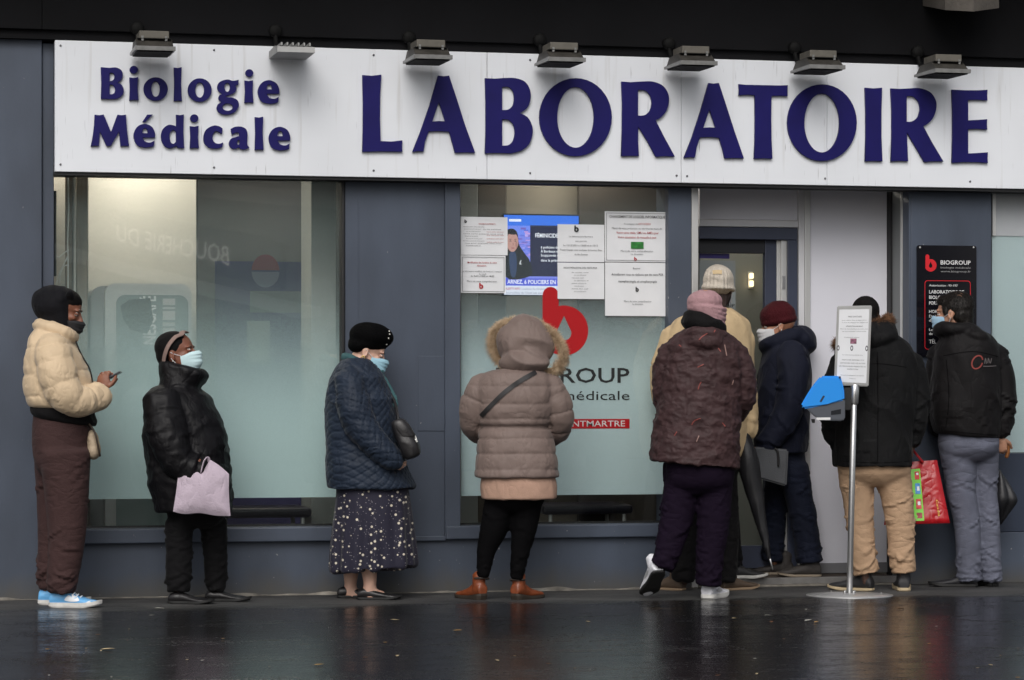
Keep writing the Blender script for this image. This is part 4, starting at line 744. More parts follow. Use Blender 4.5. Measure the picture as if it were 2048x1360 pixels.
class Surf:
    def __init__(s, me, smooth):
        s.me = me; n = len(me.vertices); s.V = np.empty(n*3); me.vertices.foreach_get('co', s.V); s.V = s.V.reshape(-1, 3)
        s.E = np.empty(len(me.edges)*2, np.int64); me.edges.foreach_get('vertices', s.E); s.E = s.E.reshape(-1, 2); s.deg = np.bincount(s.E.ravel(), minlength=n)[:, None]
        s.smooth(smooth)
    def smooth(s, k, f=0.6):
        for _ in range(k):
            A = np.stack([np.bincount(s.E[:, 0], s.V[s.E[:, 1], c], len(s.V))+np.bincount(s.E[:, 1], s.V[s.E[:, 0], c], len(s.V)) for c in range(3)], 1)
            s.V = s.V*(1-f)+f*A/s.deg
        s.sync()
    def sync(s): s.me.vertices.foreach_set('co', s.V.ravel()); s.me.update()
    def N(s):
        a = np.empty(len(s.V)*3); s.me.vertex_normals.foreach_get('vector', a); return a.reshape(-1, 3)
    def push(s, d): s.V = s.V+s.N()*np.asarray(d)[:, None]; s.sync()
    def obj(s, name, m, parent): return link(name, s.me, m, parent, True)
    def bvh(s): return BVHTree.FromPolygons([tuple(v) for v in s.V], [tuple(p.vertices) for p in s.me.polygons])
def sleeve_param(V, tube):
    """nearest position along a sleeve (0..1) and distance over radius"""
    best = np.full(len(V), 1e9); par = np.zeros(len(V)); C = tube[:, :3]; L = np.concatenate([[0], np.cumsum(np.linalg.norm(np.diff(C, axis=0), axis=1))])
    for i in range(len(C)):
        d = np.linalg.norm(V-C[i], axis=1)/tube[i, 3]; k = d < best; best[k] = d[k]; par[k] = L[i]
    return par, best, L[-1]
def puff(x): x = np.clip(x, 0, 1); return (4*x*(1-x))**0.33
def seam_profile(z, seams):
    s = np.sort(np.asarray(seams)); i = np.clip(np.searchsorted(s, z), 1, len(s)-1); return puff((z-s[i-1])/(s[i]-s[i-1]))
def puffer(sf, seams, tubes, amp, slen=0.085, skew=0.0, wr=0.003, seed=1, amp2=None, keep=None):
    V = sf.V; z = V[:, 2]+skew*V[:, 0]+0.010*(vnoise(V, 5, seed)-.5); p = seam_profile(z, seams)
    for t in tubes:
        par, rel, L = sleeve_param(V, t); k = (rel < 1.22) & (par > 0.05); n = max(2, round(L/slen)); q = (par/L*n) % 1.0; p[k] = puff(q)[k]
    d = amp*(p-0.6)+wr*(vnoise(V, (26, 26, 18), seed)-.5)*2+wr*1.6*(ridge(V, (13, 13, 20), seed+3)-.4)
    if keep is not None: d = np.where(keep(V), d, 0)
    sf.push(d)
def folds(sf, amp, scale=(9, 9, 16), seed=1, fine=0.3, mask=None):
    V = sf.V.copy(); V[:, 0] += .35*V[:, 2]; V[:, 1] += .2*V[:, 2]; d = amp*(ridge(V, scale, seed)-.35)+amp*fine*(vnoise(V, np.array(scale)*2.6, seed+5)-.5)*2
    if mask is not None: d = d*mask(V)
    sf.push(d)
def strokes(sf, tubes, n, amp, seed=1, where=((.5, .3, 1.0),), slope=1.0, ln=.07, wd=.011, arm=1.35):
    """single cloth folds laid round limbs: where = (position along 0..1, spread, weight)"""
    rg = np.random.default_rng(seed); D = np.zeros(len(sf.V)); wt = np.array([w_[2] for w_ in where]); wt = wt/wt.sum()
    for t in tubes:
        par, rel, L = sleeve_param(sf.V, t); C = np.stack([np.interp(par, np.linspace(0, L, len(t)), t[:, k]) for k in range(3)], 1); q = sf.V-C; ang = np.arctan2(q[:, 1], q[:, 0]); r = t[:, 3].mean(); on = rel < arm
        for _ in range(n):
            k = rg.choice(len(where), p=wt); p0 = np.clip(rg.normal(where[k][0], where[k][1]), 0.02, 1.0)*L; a0 = rg.uniform(-math.pi, math.pi); s = rg.normal(0, slope); l_ = ln*rg.uniform(.5, 1.5); w_ = wd*rg.uniform(.6, 1.3); A = amp*rg.uniform(.4, 1.2)
            da = (ang-a0+math.pi) % (2*math.pi)-math.pi; x = da*r; y = par-p0; c = 1/math.sqrt(1+s*s); pl = (x+s*y)*c; pp = (y-s*x)*c+.12*pl*pl/l_
            D += on*A*(np.exp(-(pp/w_)**2)-.75*np.exp(-((pp-1.9*w_)/w_)**2))*np.exp(-(pl/l_)**4)
    sf.push(np.clip(D, -2.2*amp, 2.2*amp))
def axis_tube(fg, u, v0, v1, r): a = fg.L(u, v0); b = fg.L(u, v1); return np.array([(a[0]+(b[0]-a[0])*k/12, 0, a[2]+(b[2]-a[2])*k/12, r) for k in range(13)])
def rot_axis(ax, a): return np.array(Matrix.Rotation(a, 3, ax))
class Fig:
    def __init__(s, u0, d, label, floor=0.0):
        s.u0, s.d, s.floor = u0, d, floor; p = atd(u0, VH, d)
        s.root = empty('person', (p[0], p[1], floor), -AY); tag(s.root, label, 'person'); s.k = d/FP; s.body = None
    def L(s, u, v, dy=0.0): d = s.d+dy; return np.array([(u-1024)*d/FP-(s.u0-1024)*s.d/FP, dy, HC+(VH-v)*d/FP-s.floor])
    def T(s, u, v, dy, rpx): p = s.L(u, v, dy); return (p[0], p[1], p[2], rpx*s.k)
    def ring(s, v, uL, uR, dy, ry, tilt=0.0): p = s.L((uL+uR)/2, v, dy); return (p[0], p[1], p[2], (uR-uL)/2*s.k, ry, tilt)
    def path(s, pts): return [s.T(*p) for p in pts]
    def world(s, p): a = s.root; c, q = math.cos(-AY), math.sin(-AY); return np.array([a.location[0]+p[0]*c-p[1]*q, a.location[1]+p[0]*q+p[1]*c, p[2]+s.floor])
    def headM(s, u, v, dy, heading, pitch=0.0, roll=0.0, sc=1.0):
        """head frame: +X forward, +Z up; heading degrees in the figure frame (0 = photo right, 90 = away); pitch>0 looks down"""
        M = np.eye(4); M[:3, :3] = rot_axis('Z', math.radians(heading))@rot_axis('Y', math.radians(pitch))@rot_axis('X', math.radians(roll))*sc; M[:3, 3] = s.L(u, v, dy); s.H = M; return M
SKIN = {}
def skin(name, rgb):
    if name not in SKIN:
        m = smat('skin_'+name, rgb, rough=.5, var=.10, vscale=18, bump=.08, bscale=140); p = m.node_tree.nodes['Principled BSDF']; p.inputs['Subsurface Weight'].default_value = .08; p.inputs['Subsurface Radius'].default_value = (.02, .008, .005); SKIN[name] = m
    return SKIN[name]
def head_blob(M, neck=None):
    b = Blob(); b.M = M
    b.ell((-.014, 0, .030), (.098, .077, .088)); b.ell((.020, 0, -.030), (.070, .066, .090)); b.ell((.040, 0, -.070), (.050, .050, .045)); b.ell((.066, 0, -.098), (.026, .030, .020))
    b.tube([(.082, 0, .012, .009), (.097, 0, -.012, .010), (.107, 0, -.030, .0135), (.095, 0, -.040, .012)], 10, 3)
    for s in (-1, 1):
        b.ell((.098, s*.011, -.036), .009); b.ell((.074, s*.028, .022), (.016, .026, .009)); b.ell((.062, s*.042, -.022), (.022, .020, .018))
        b.ell((-.012, s*.078, -.012), (.019, .009, .033), rot_axis('Z', s*.35)@rot_axis('Y', -.18)); b.ell((-.006, s*.074, -.036), (.010, .007, .011))
    b.ell((.088, 0, -.060), (.012, .022, .0065)); b.ell((.086, 0, -.070), (.012, .019, .0065))
    b.tube([(-.022, 0, -.05, .056), (-.030, 0, -.11, .054), (-.036, 0, -.17, .060), (-.036, 0, -.22, .075)], 16, 3)
    return b
def hand_blob(b, wrist, f, p, thumb=1, curl=(40, 45, 30), sc=1.0, spread=.018):
    """f finger direction, p palm normal; fingers curl towards p"""
    f = np.array(f, float); f /= np.linalg.norm(f); p = np.array(p, float); p -= f*np.dot(p, f); p /= np.linalg.norm(p); l = np.cross(f, p)*thumb; w = np.array(wrist)
    R = np.stack([f, l, p], 1); b.ell(w+f*.045*sc, np.array((.052, .040, .015))*sc, R); b.tube([(*(w-f*.05), .026*sc), (*w, .025*sc), (*(w+f*.03), .026*sc)], 12, 3, .75)
    for i, ln in enumerate((.072, .080, .075, .060)):
        q = w+f*(.082-.004*abs(i-1))*sc+l*(1.5-i)*spread*sc; ang = 0; pts = [(*(q-f*.02*sc), .0095*sc)]; pts.append((*q, .0092*sc))
        for j, fr in enumerate((.45, .30, .25)):
            ang += math.radians(curl[j]); q = q+(f*math.cos(ang)+p*math.sin(ang))*ln*fr*sc; pts.append((*q, (.0086-.0008*j)*sc))
        b.tube(pts, 9, 2)
    q = w+f*.022*sc+l*.030*sc; t1 = f*.62+l*.65+p*.35; t1 /= np.linalg.norm(t1); t2 = f*.80+l*.15+p*.55; t2 /= np.linalg.norm(t2)
    b.tube([(*q, .0125*sc), (*(q+t1*.032*sc), .0112*sc), (*(q+t1*.036*sc+t2*.026*sc), .0096*sc), (*(q+t1*.036*sc+t2*.046*sc), .0078*sc)], 9, 2)
def join_surf(name, surfs, m, parent):
    V = []; F = []; n = 0
    for s in surfs:
        V.append(s.V); F += [tuple(i+n for i in p.vertices) for p in s.me.polygons]; n += len(s.V); bpy.data.meshes.remove(s.me)
    me = bpy.data.meshes.new(name); me.from_pydata(np.vstack(V).tolist(), [], F); me.update(); return link(name, me, m, parent, True)
EYEW = mat('eye_white', (.6, .58, .55), rough=.2); EYED = mat('eye_dark', (.015, .01, .008), rough=.1); BROW = mat('brow_hair', (.010, .008, .007), rough=.7)
def make_body(fg, M, sk, inner, hands=(), eyes=True, legs=(), lids=0.5):
    """one body: head+neck, hands, and a slim inner body under the clothes"""
    hb = head_blob(M).remesh(.0048, 3); Mi = np.linalg.inv(M); V = hb.V@Mi[:3, :3].T+Mi[:3, 3]; d = np.zeros(len(V))
    for s in (-1, 1):
        d -= .009*np.exp(-(((V[:, 0]-.085)/.03)**2+((V[:, 1]-s*.030)/.017)**2+((V[:, 2]-.003)/.011)**2)); d -= .006*np.exp(-(((V[:, 0]+.008)/.008)**2+((V[:, 1]-s*.088)/.012)**2+((V[:, 2]+.012)/.016)**2))
        d -= .004*np.exp(-(((V[:, 0]-.07)/.03)**2+((V[:, 1]-s*.045)/.016)**2+((V[:, 2]+.055)/.02)**2))
    hb.push(d); parts = [hb]
    if hands:
        b = Blob()
        for h in hands: hand_blob(b, **h)
        parts.append(b.remesh(.0034, 1))
    b = Blob()
    for t in inner: b.tube([(*p[:3], p[3]*.62) for p in t], 12, 3)
    for t in legs: b.tube(t, 14, 4)
    parts.append(b.remesh(.013 if legs else .016, 1))
    o = join_surf('body', parts, sk, fg.root)
    if eyes:
        for s in (-1, 1):
            b = Blob(); b.M = M; b.ell((.0745, s*.030, .003), .0115, None, 12, 8); e = mesh('eye', np.vstack(b.V), b.F, EYEW, o, True)
            b = Blob(); b.M = M; b.ell((.0835, s*.0305, .001), (.0035, .0055, .0055), None, 10, 6); mesh('iris', np.vstack(b.V), b.F, EYED, e, True)
            b = Blob(); b.M = M; b.ell((.0742, s*.030, .0125-.008*lids), (.0128, .0145, .0085), None, 12, 8); mesh('eyelid', np.vstack(b.V), b.F, sk, o, True)
            b = Blob(); b.M = M; b.tube([(.086, s*.012, .0215, .003), (.084, s*.03, .0265, .0036), (.070, s*.048, .022, .002)], 6, 3); mesh('eyebrow', np.vstack(b.V), b.F, BROW, o, True)
    return o
def mask_piece(fg, M, rgb, name='face_mask', loops=True, dark=False, low=0.0, top=0.0):
    """pleated surgical mask over nose and chin with ear loops"""
    nr, nc = 22, 25; V = []; F = []
    for i in range(nr+1):
        s = i/nr; z = -.003+top-(.108+top)*s+low*s; xf = .133-.004*math.sin(s*math.pi)-.034*max(0, s-.66)/.34-.016*max(0, .12-s)/.12
        pl = .0062*((s*5.0) % 1.0-.5) if .18 < s < .86 else 0
        for j in range(nc):
            a = (j/(nc-1)-.5)*2; y = .070*math.sin(a*1.36)*(1-.20*s*s); x = .036+(xf-.036)*(1-abs(a)**2.1)+pl*(1-a*a)+.004*(1-s)*math.exp(-(a/.18)**2)
            V.append((x, y, z-.020*abs(a)**2*(1-1.9*s)+.003*math.sin(9*a+3*s)*abs(a)))
    for i in range(nr):
        for j in range(nc-1): F.append((i*nc+j, i*nc+j+1, (i+1)*nc+j+1, (i+1)*nc+j))
    n = len(V); V2 = np.array(V); Vi = V2.copy(); Vi[:, 0] -= .003; V2 = np.vstack([V2, Vi]); F += [tuple(reversed([i+n for i in f])) for f in F]
    W = V2@M[:3, :3].T+M[:3, 3]
    m = smat('mask_%d_%d_%d' % rgb, rgb, rough=.65, bump=.1, bscale=200) if not dark else mat('mask_black', (.012, .012, .014), rough=.7, bump=.1, bscale=200)
    o = mesh(name, W, F, m, fg.root, True)
    if loops:
        for s in (-1, 1):
            for zz, ze in ((-.022, .004), (-.086, -.030)):
                P = np.array([(.037, s*.068, zz), (.006, s*.078, (zz*.5+ze*.5)), (-.014, s*.088, ze)]); P = P@M[:3, :3].T+M[:3, 3]
                tube('ear_loop', [(*p, .0016) for p in P], mat('loop_white', (.65, .66, .67), rough=.6), o, 6, 3)
    return o
def shell(fg, M, name, m, parts, vox=.005, smooth=2, noise=0.0, nscale=60, seed=1, cut=None):
    """hats, hair: union of ellipsoids/tubes in head space; cut(V)->True removes below-brim volume by flattening"""
    b = Blob(); b.M = M
    for p in parts:
        if p[0] == 'e': b.ell(*p[1:])
        elif p[0] == 't': b.tube(*p[1:])
        else: b.loft(*p[1:])
    sf = b.remesh(vox, smooth)
    if noise: sf.push(noise*(vnoise(sf.V, nscale, seed)-.5)*2)
    return sf.obj(name, m, fg.root)
def shoe(fg, u, v, heading, Lg, W, um, sm, h=.085, ankle=.0, sole=.022, dy=0.0, toe=.9, pitch=0.0, lift=0.0, laces=None, heel=0.0, panel=None, ztop=None, p3=None):
    """heel centre seen at photograph (u,v) on the floor; heading degrees of the toe in the figure frame"""
    base = fg.L(u, v, dy) if p3 is None else np.array(p3, float); base[2] = lift
    c = math.cos(math.radians(heading)); q = math.sin(math.radians(heading)); R = np.array([[c, -q, 0], [q, c, 0], [0, 0, 1]])@rot_axis('Y', math.radians(pitch))
    M = np.eye(4); M[:3, :3] = R; M[:3, 3] = base-(R@np.array([Lg if pitch else 0, 0, 0])-np.array([0, 0, 0]) if False else 0)
    b = Blob(); b.M = M
    st = [(-.02, .50, .55), (.0, .66, .80), (.10, .74, 1.0), (.28, .74, 1.0), (.42, .80, .82), (.58, .92, .62), (.75, 1.0, .50), (.88, .90, .44), (.97, .55, .34), (1.0, .25, .22)]
    seg = 18; ang = np.arange(seg)*2*math.pi/seg; V = []; F = []
    P = cat_rom([(x*Lg, w*W/2*toe if x > .9 else w*W/2, hh*h) for x, w, hh in st], 3); n = len(P)
    for x, w_, hh in P:
        V += [(x, w_*np.sign(math.cos(t))*abs(math.cos(t))**.8, sole*.4+heel*max(0, 1-x/(.45*Lg))+(hh-sole*.4)*(.5+.5*math.sin(t))) for t in ang]
    for i in range(n-1):
        for k in range(seg): F.append((i*seg+k, i*seg+(k+1) % seg, (i+1)*seg+(k+1) % seg, (i+1)*seg+k))
    F.append(tuple(range(seg-1, -1, -1))); F.append(tuple(range((n-1)*seg, n*seg))); b.add(V, F)
    if ankle: b.tube([(.17*Lg, 0, h*.6, W*.40), (.16*Lg, 0, h+ankle*.5, W*.40), (.15*Lg, 0, h+ankle, W*.42)], 16, 3)
    sf = b.remesh(.0048, 2); sf.push(.0012*(vnoise(sf.V, 45, 3)-.5)*2); o = sf.obj('shoe', um, fg.root)
    # sole
    V = []; F = []; P = cat_rom([(-.03, .40), (.03, .70), (.14, .80), (.30, .78), (.45, .84), (.62, 1.0), (.78, 1.04), (.90, .90), (.98, .58), (1.02, .15)], 4); ol = [(x*Lg, w_*W/2*1.03) for x, w_ in P]+[(x*Lg, -w_*W/2*1.03) for x, w_ in P[::-1]]; n = len(ol)
    for z, k in ((0.0, .94), (sole*.3, 1.0), (sole, 1.0)):
        V += [((x-.45*Lg)*k+.45*Lg, y*k, z+(heel*max(0, 1-x/(.45*Lg)) if z > 0 else 0)+.012*max(0, x/Lg-.72)/.28*(1 if not heel else .4)) for x, y in ol]
    for r in range(2):
        for i in range(n): F.append((r*n+i, r*n+(i+1) % n, (r+1)*n+(i+1) % n, (r+1)*n+i))
    F.append(tuple(range(n-1, -1, -1))); F.append(tuple(range(2*n, 3*n))); V = np.array(V)@M[:3, :3].T+M[:3, 3]
    mesh('sole', V, F, sm, o)
    if laces is not None:
        for k in range(5):
            x = (.34+.07*k)*Lg; z = h*(1.0-.095*k)+.001; w_ = W*.24; Q = np.array([(x-.01, -w_, z-.010), (x, 0, z+.003), (x-.01, w_, z-.010)])@M[:3, :3].T+M[:3, 3]; tube('lace', [(*p, .0032) for p in Q], laces, o, 6, 3)
    if panel is not None:   # contrasting patches on the sides and the toe
        for pm, pts in panel:
            for s in (-1, 1):
                bv = sf.bvh(); Vp = []; Fp = []
                Pn = outline([(*p, 1) for p in pts], 3)
                cx = np.mean([p[0] for p in Pn])*Lg; cz = np.mean([p[1] for p in Pn])*h
                for (a, z) in [(p[0]*Lg, p[1]*h) for p in Pn]+[(cx, cz)]:
                    w3 = M[:3, :3]@np.array([a, s*W, z])+M[:3, 3]; dr = M[:3, :3]@np.array([0, -s, 0]); hit = bv.ray_cast(Vector(w3), Vector(dr), W*1.2)
                    Vp.append(tuple(np.array(hit[0])-dr*.0025) if hit[0] is not None else tuple(w3+dr*W*.6))
                m_ = len(Vp)-1; mesh('side_patch', Vp, [(i, (i+1) % m_, m_) for i in range(m_)], pm, o, True)
    return o
def project(sf, pts2, fg, name, m, parent, off=.003, direction=(0, 1, 0), y0=-.8):
    """lay a flat outline (photograph pixels) onto a garment"""
    bv = sf.bvh(); V = []
    for u, v in pts2:
        p = fg.L(u, v, 0); hit = bv.ray_cast(Vector((p[0], y0, p[2])), Vector(direction), 3); h = np.array(hit[0]) if hit[0] is not None else np.array([p[0], 0, p[2]]); n = np.array(hit[1]) if hit[0] is not None else np.array([0, -1, 0]); V.append(h+np.array([0, -off, 0]))
    return V
def stripe(sf, fg, pts, wpx, name, m, parent, off=.0025, nsub=6):
    P = cat_rom(pts, nsub); T = np.gradient(P, axis=0); T /= np.linalg.norm(T, axis=1)[:, None]; Nn = np.stack([-T[:, 1], T[:, 0]], 1)*wpx/2
    A = project(sf, P+Nn, fg, name, m, parent, off); B = project(sf, P-Nn, fg, name, m, parent, off); V = A+B; n = len(P)
    return mesh(name, V, [(i, i+1, n+i+1, n+i) for i in range(n-1)], m, parent, True)
def fur(fg, ringpts, rad, n, length, m, parent, seed=1, name='fur_trim', droop=.2, width=.0016):
    """tufts along a closed ring of local points"""
    rg = np.random.default_rng(seed); P = cat_rom(ringpts, 10, True); c = P.mean(0); V = []; F = []; k = 0
    for _ in range(n):
        i = rg.integers(len(P)); q = P[i]; t = P[(i+1) % len(P)]-P[i-1]; t /= np.linalg.norm(t); d = rg.normal(size=3); d -= t*np.dot(d, t)*.6; d /= np.linalg.norm(d)
        out = q-c; out /= np.linalg.norm(out); d = d+out*.9; d /= np.linalg.norm(d); o = q+d*rad*rg.uniform(.3, 1.0); ln = length*rg.uniform(.5, 1.2); e1 = o+d*ln*.6; e2 = o+d*ln+np.array([0, 0, -droop*ln])+rg.normal(size=3)*ln*.18
        s = np.cross(d, rg.normal(size=3)); s /= np.linalg.norm(s); s2 = np.cross(d, s)
        w_ = width*rg.uniform(.7, 1.5); V += [o+s*w_, o-s*w_*.5+s2*w_, o-s*w_*.5-s2*w_, e1+s*w_*.8, e1-s*w_*.4+s2*w_*.7, e1-s*w_*.4-s2*w_*.7, e2]
        F += [(k, k+1, k+4, k+3), (k+1, k+2, k+5, k+4), (k+2, k, k+3, k+5), (k+3, k+4, k+6), (k+4, k+5, k+6), (k+5, k+3, k+6)]; k += 7
    o = mesh(name, V, F, m, parent, True); return o
def trousers(fg, hips, legs, m, vox=.0085, amp=.006, hem=.22, seed=1, name='trousers', knee=True, pw=2.2, crease=None, elastic=False, nst=34, sta=1.0):
    """hips: rings; legs: list of paths (x,y,z,r)"""
    h = hips[-1]; hips = list(hips)+[(h[0], h[1], h[2]-.03, h[3]*.88, h[4]*.84, 0.0), (h[0], h[1], h[2]-.062, h[3]*.62, h[4]*.58, 0.0)]
    b = Blob(); b.loft(hips, 32, 4, pw)
    for l in legs: b.tube(l, 20, 6, 1.0, True, elastic)
    sf = b.remesh(vox, 9); V = sf.V
    zm = min(p[2] for l in legs for p in l); low = np.clip(1-(V[:, 2]-zm)/hem, 0, 1); zk = zm+.42; kn = np.exp(-((V[:, 2]-zk)/.09)**2); cr = np.exp(-((V[:, 2]-h[2]+.06)/.09)**2)
    Q = V.copy(); Q[:, 2] += .5*V[:, 0]+.25*V[:, 1]; Q2 = V.copy(); Q2[:, 2] -= .45*V[:, 0]
    env = .18+1.9*low**1.5+.45*kn+.35*cr
    d = amp*.7*(ridge(Q, (6, 6, 9), seed)-.35)*env+amp*.25*(vnoise(V, (30, 30, 45), seed+4)-.5)
    sf.push(d); strokes(sf, b.tubes, nst, amp*1.1*sta, seed, ((.93, .06, 1.0), (.80, .09, .55), (.48, .10, .6), (.22, .08, .35)), .55, .06, .010); d = np.zeros(len(V))
    sf.push(d); return sf.obj(name, m, fg.root), sf
FABRIC = {}
def cloth(name, rgb, k=.8, rough=.85, bump=.25, bscale=260, var=.12, vscale=7, sheen=.03, spec=.22, crease=((7, .50, (1.5, 1.5, .6)), (15, .30, (1.2, 1.2, .8))), **kw): return smat(name, rgb, (k if sum(rgb) > 130 else .5), spec=spec, crease=crease, rough=rough, bump=bump, bscale=bscale, var=var, vscale=vscale, sheen=sheen, **kw)

def strands(fg, sf, m, parent, n, length, down, seed=1, keep=None, width=.0011, lift=.35, name='hair_strands'):
    """short hair lying along a shell"""
    rg = np.random.default_rng(seed); Nn = sf.N(); V = []; F = []; k = 0; idx = rg.integers(len(sf.V), size=n)
    for i in idx:
        p = sf.V[i]; nn = Nn[i]
        if keep is not None and not keep(p): continue
        t = np.asarray(down, float)+rg.normal(size=3)*.35; t -= nn*np.dot(t, nn); t /= np.linalg.norm(t)+1e-9; s = np.cross(nn, t)*width*rg.uniform(.7, 1.4); ln = length*rg.uniform(.6, 1.3)
        a = p-nn*.001; b_ = p+t*ln*.5+nn*lift*ln*.6; c = p+t*ln+nn*lift*ln*.5
        V += [a-s, a+s, b_+s*.8, b_-s*.8, c]; F += [(k, k+1, k+2, k+3), (k+3, k+2, k+4)]; k += 5
    return mesh(name, V, F, m, parent, True)
def prop(fg, name, p, label, cat):
    """a carried thing: an Empty at local point p of the figure's frame, children in the figure's frame"""
    e = empty(name, fg.world(p), -AY); WP[e.name] = Matrix.Translation(-Vector(p)); tag(e, label, cat); return e
def ringtube(fg, c, ru, rv, ry, rpx, tiltv=0.0, n=12, a0=0, a1=2*math.pi):
    """closed tube round a neck: c=(u,v,dy); front/back radii; tiltv px lower at +u"""
    P = []
    for k in range(n+1):
        t = a0+(a1-a0)*k/n; P.append(fg.T(c[0]+ru*math.cos(t), c[1]+tiltv*math.cos(t)+rv*math.sin(t), c[2]+ry*math.sin(t), rpx))
    return P
WHITE_SOLE = mat('sole_white', (.62, .61, .58), rough=.6, var=.12, vscale=30); BLACK_SOLE = mat('sole_black', (.012, .012, .012), rough=.6)
BLACKL = mat('black_leather', (.014, .013, .014), rough=.38, bump=.15, bscale=90)

# ---------------------------------------------------------------- 1: cream puffer, brown joggers, phone
def person1():
    f = Fig(125, 14.0, 'person in short cream puffer jacket, black hood and brown joggers looking at a phone')
    M = f.headM(129, 620, 0, -4, 20, 0, .97); sk = skin('brown', (128, 82, 62))
    inner = [f.path([(112, 650, 0, 26), (112, 720, 0, 45), (115, 800, 0, 42), (118, 870, 0, 40)]), f.path([(130, 860, -.09, 30), (132, 1000, -.09, 24), (124, 1150, -.09, 16), (120, 1190, -.09, 14)]), f.path([(118, 860, .09, 30), (110, 1000, .09, 24), (94, 1150, .09, 16), (91, 1190, .09, 14)])]
    inner += [f.path([(150, 800, -.19, 18), (185, 793, -.13, 15), (208, 783, -.05, 10)]), f.path([(150, 800, .19, 18), (185, 793, .15, 15), (204, 780, .06, 10)])]
    hs_ = [dict(wrist=f.L(209, 781, -.05), f=(-.10, .10, 1), p=(.25, .95, -.1), thumb=-1, curl=(55, 60, 40), sc=.92), dict(wrist=f.L(203, 779, .07), f=(.25, -.10, 1), p=(.45, -.85, -.1), thumb=1, curl=(40, 50, 35), sc=.92)]
    make_body(f, M, sk, inner, hs_, True, lids=1.1)
    shell(f, M, 'hair', mat('hair_black', (.005, .0045, .0045), rough=.7, spec=.1, bump=.3, bscale=200), [('e', (-.014, 0, .052), (.094, .080, .066))], .005, 2, .0015, 90)
    mask_piece(f, M, (20, 20, 24), dark=True, loops=False, top=-.022)
    # hood of the sweater
    b = Blob(); b.ell(f.L(108, 610, 0), (.116, .112, .102), rot_axis('Y', .12)); b.ell(f.L(88, 606, 0), (.066, .085, .072)); b.ell(f.L(124, 602, 0), (.060, .105, .078)); b.loft([f.ring(615, 76, 148, 0, .10), f.ring(640, 84, 146, 0, .092), f.ring(668, 88, 150, 0, .08), f.ring(690, 85, 146, 0, .09)]); b.tube(ringtube(f, (140, 618, 0), 5, 34, .094, 4, 0), 12, 3)
    sf = b.remesh(.006, 4); folds(sf, .007, (10, 10, 9), 4)
    # open the hood towards the face: push the front inwards below the brow
    sf.obj('hood', cloth('hood_black', (25, 25, 31), vscale=20), f.root)
    # puffer jacket
    b = Blob(); b.loft([f.ring(652, 84, 132, 0, .08), f.ring(666, 66, 142, 0, .125), f.ring(690, 57, 152, 0, .185), f.ring(715, 53, 164, 0, .205), f.ring(743, 50, 176, 0, .215), f.ring(770, 50, 184, 0, .215), f.ring(795, 53, 186, 0, .21), f.ring(810, 60, 184, 0, .195), f.ring(815, 70, 175, 0, .17)])
    tn = f.path([(104, 690, -.17, 32), (110, 725, -.205, 37), (122, 770, -.215, 37), (142, 798, -.20, 33), (170, 802, -.15, 28), (196, 793, -.085, 27), (206, 786, -.06, 24)]); b.tube(tn, 22, 6, 1, True)
    tf = f.path([(104, 690, .17, 32), (112, 725, .205, 36), (124, 770, .215, 35), (146, 796, .20, 31), (178, 796, .14, 27), (199, 785, .085, 25)]); b.tube(tf, 22, 6, 1, True)
    b.tube(ringtube(f, (111, 662, 0), 33, 4, .10, 13.5, 14), 14, 4)
    sf = b.remesh(.0066, 3); sm = [f.L(100, v)[2] for v in (640, 690, 743, 787, 822)]
    puffer(sf, sm, b.tubes, .012, .115, -.10, .0022, 3); strokes(sf, b.tubes, 14, .005, 4, ((.62, .12, 1), (.9, .06, .5)), .8, .05, .009, 1.2); sf.smooth(1, .4)
    jk = sf.obj('jacket', smat('cream_puffer', (206, 183, 152), spec=.25, crease=((11, .40, (1, 1, .7)), (26, .25, (1.3, 1.3, .8))), rough=.62, bump=.08, bscale=60, var=.06, vscale=10, sheen=.15), f.root)
    tube('zip', f.path([(150, 676, -.03, 1.6), (156, 694, -.03, 1.6), (166, 715, -.02, 1.6), (180, 740, -.01, 1.6), (188, 780, 0, 1.6)]), mat('zip_dark', (.03, .03, .03), rough=.4, metal=.6), jk, 6)
    for p, q in (((209, 781, -.05), 10.5), ((203, 778, .07), 10.5)): tube('cuff', [f.T(p[0]-3, p[1]+6, p[2], q*1.25), f.T(p[0]+.5, p[1]-4, p[2], q)], cloth('hood_black', (25, 25, 31)), jk, 14, 1)
    b = Blob(); b.loft([f.ring(800, 68, 176, 0, .165), f.ring(820, 62, 186, 0, .185, -.08), f.ring(834, 63, 192, 0, .187, -.14), f.ring(843, 70, 190, 0, .17, -.16)]); sf = b.remesh(.007, 3); folds(sf, .005, (9, 9, 20), 8); sf.obj('sweater_hem', cloth('sweater_black', (22, 20, 23)), f.root)
    trousers(f, [f.ring(826, 68, 184, 0, .16), f.ring(860, 65, 184, 0, .175), f.ring(900, 66, 182, 0, .175), f.ring(930, 72, 178, 0, .16)], [f.path([(130, 900, -.085, 52), (134, 1000, -.09, 43), (133, 1080, -.09, 37), (126, 1150, -.09, 32), (122, 1178, -.09, 29), (121, 1187, -.09, 24)]), f.path([(116, 900, .085, 50), (112, 1000, .09, 39), (106, 1080, .09, 31), (98, 1150, .09, 24), (94, 1180, .09, 20)])], cloth('joggers_brown', (70, 50, 49), crease=((6, .55, (1, 1, 2.4)), (13, .32, (1, 1, 2.0))), bump=.35, bscale=180), .009, .006, .25, 5)
    blue = smat('trainer_blue', (104, 172, 224), rough=.45); wht = smat('trainer_white', (225, 228, 232), rough=.45)
    pan = [(wht, [(.30, .45), (.42, .80), (.55, .62), (.60, .42), (.45, .36)]), (wht, [(.74, .30), (.82, .44), (.92, .36), (.95, .26), (.84, .24)])]
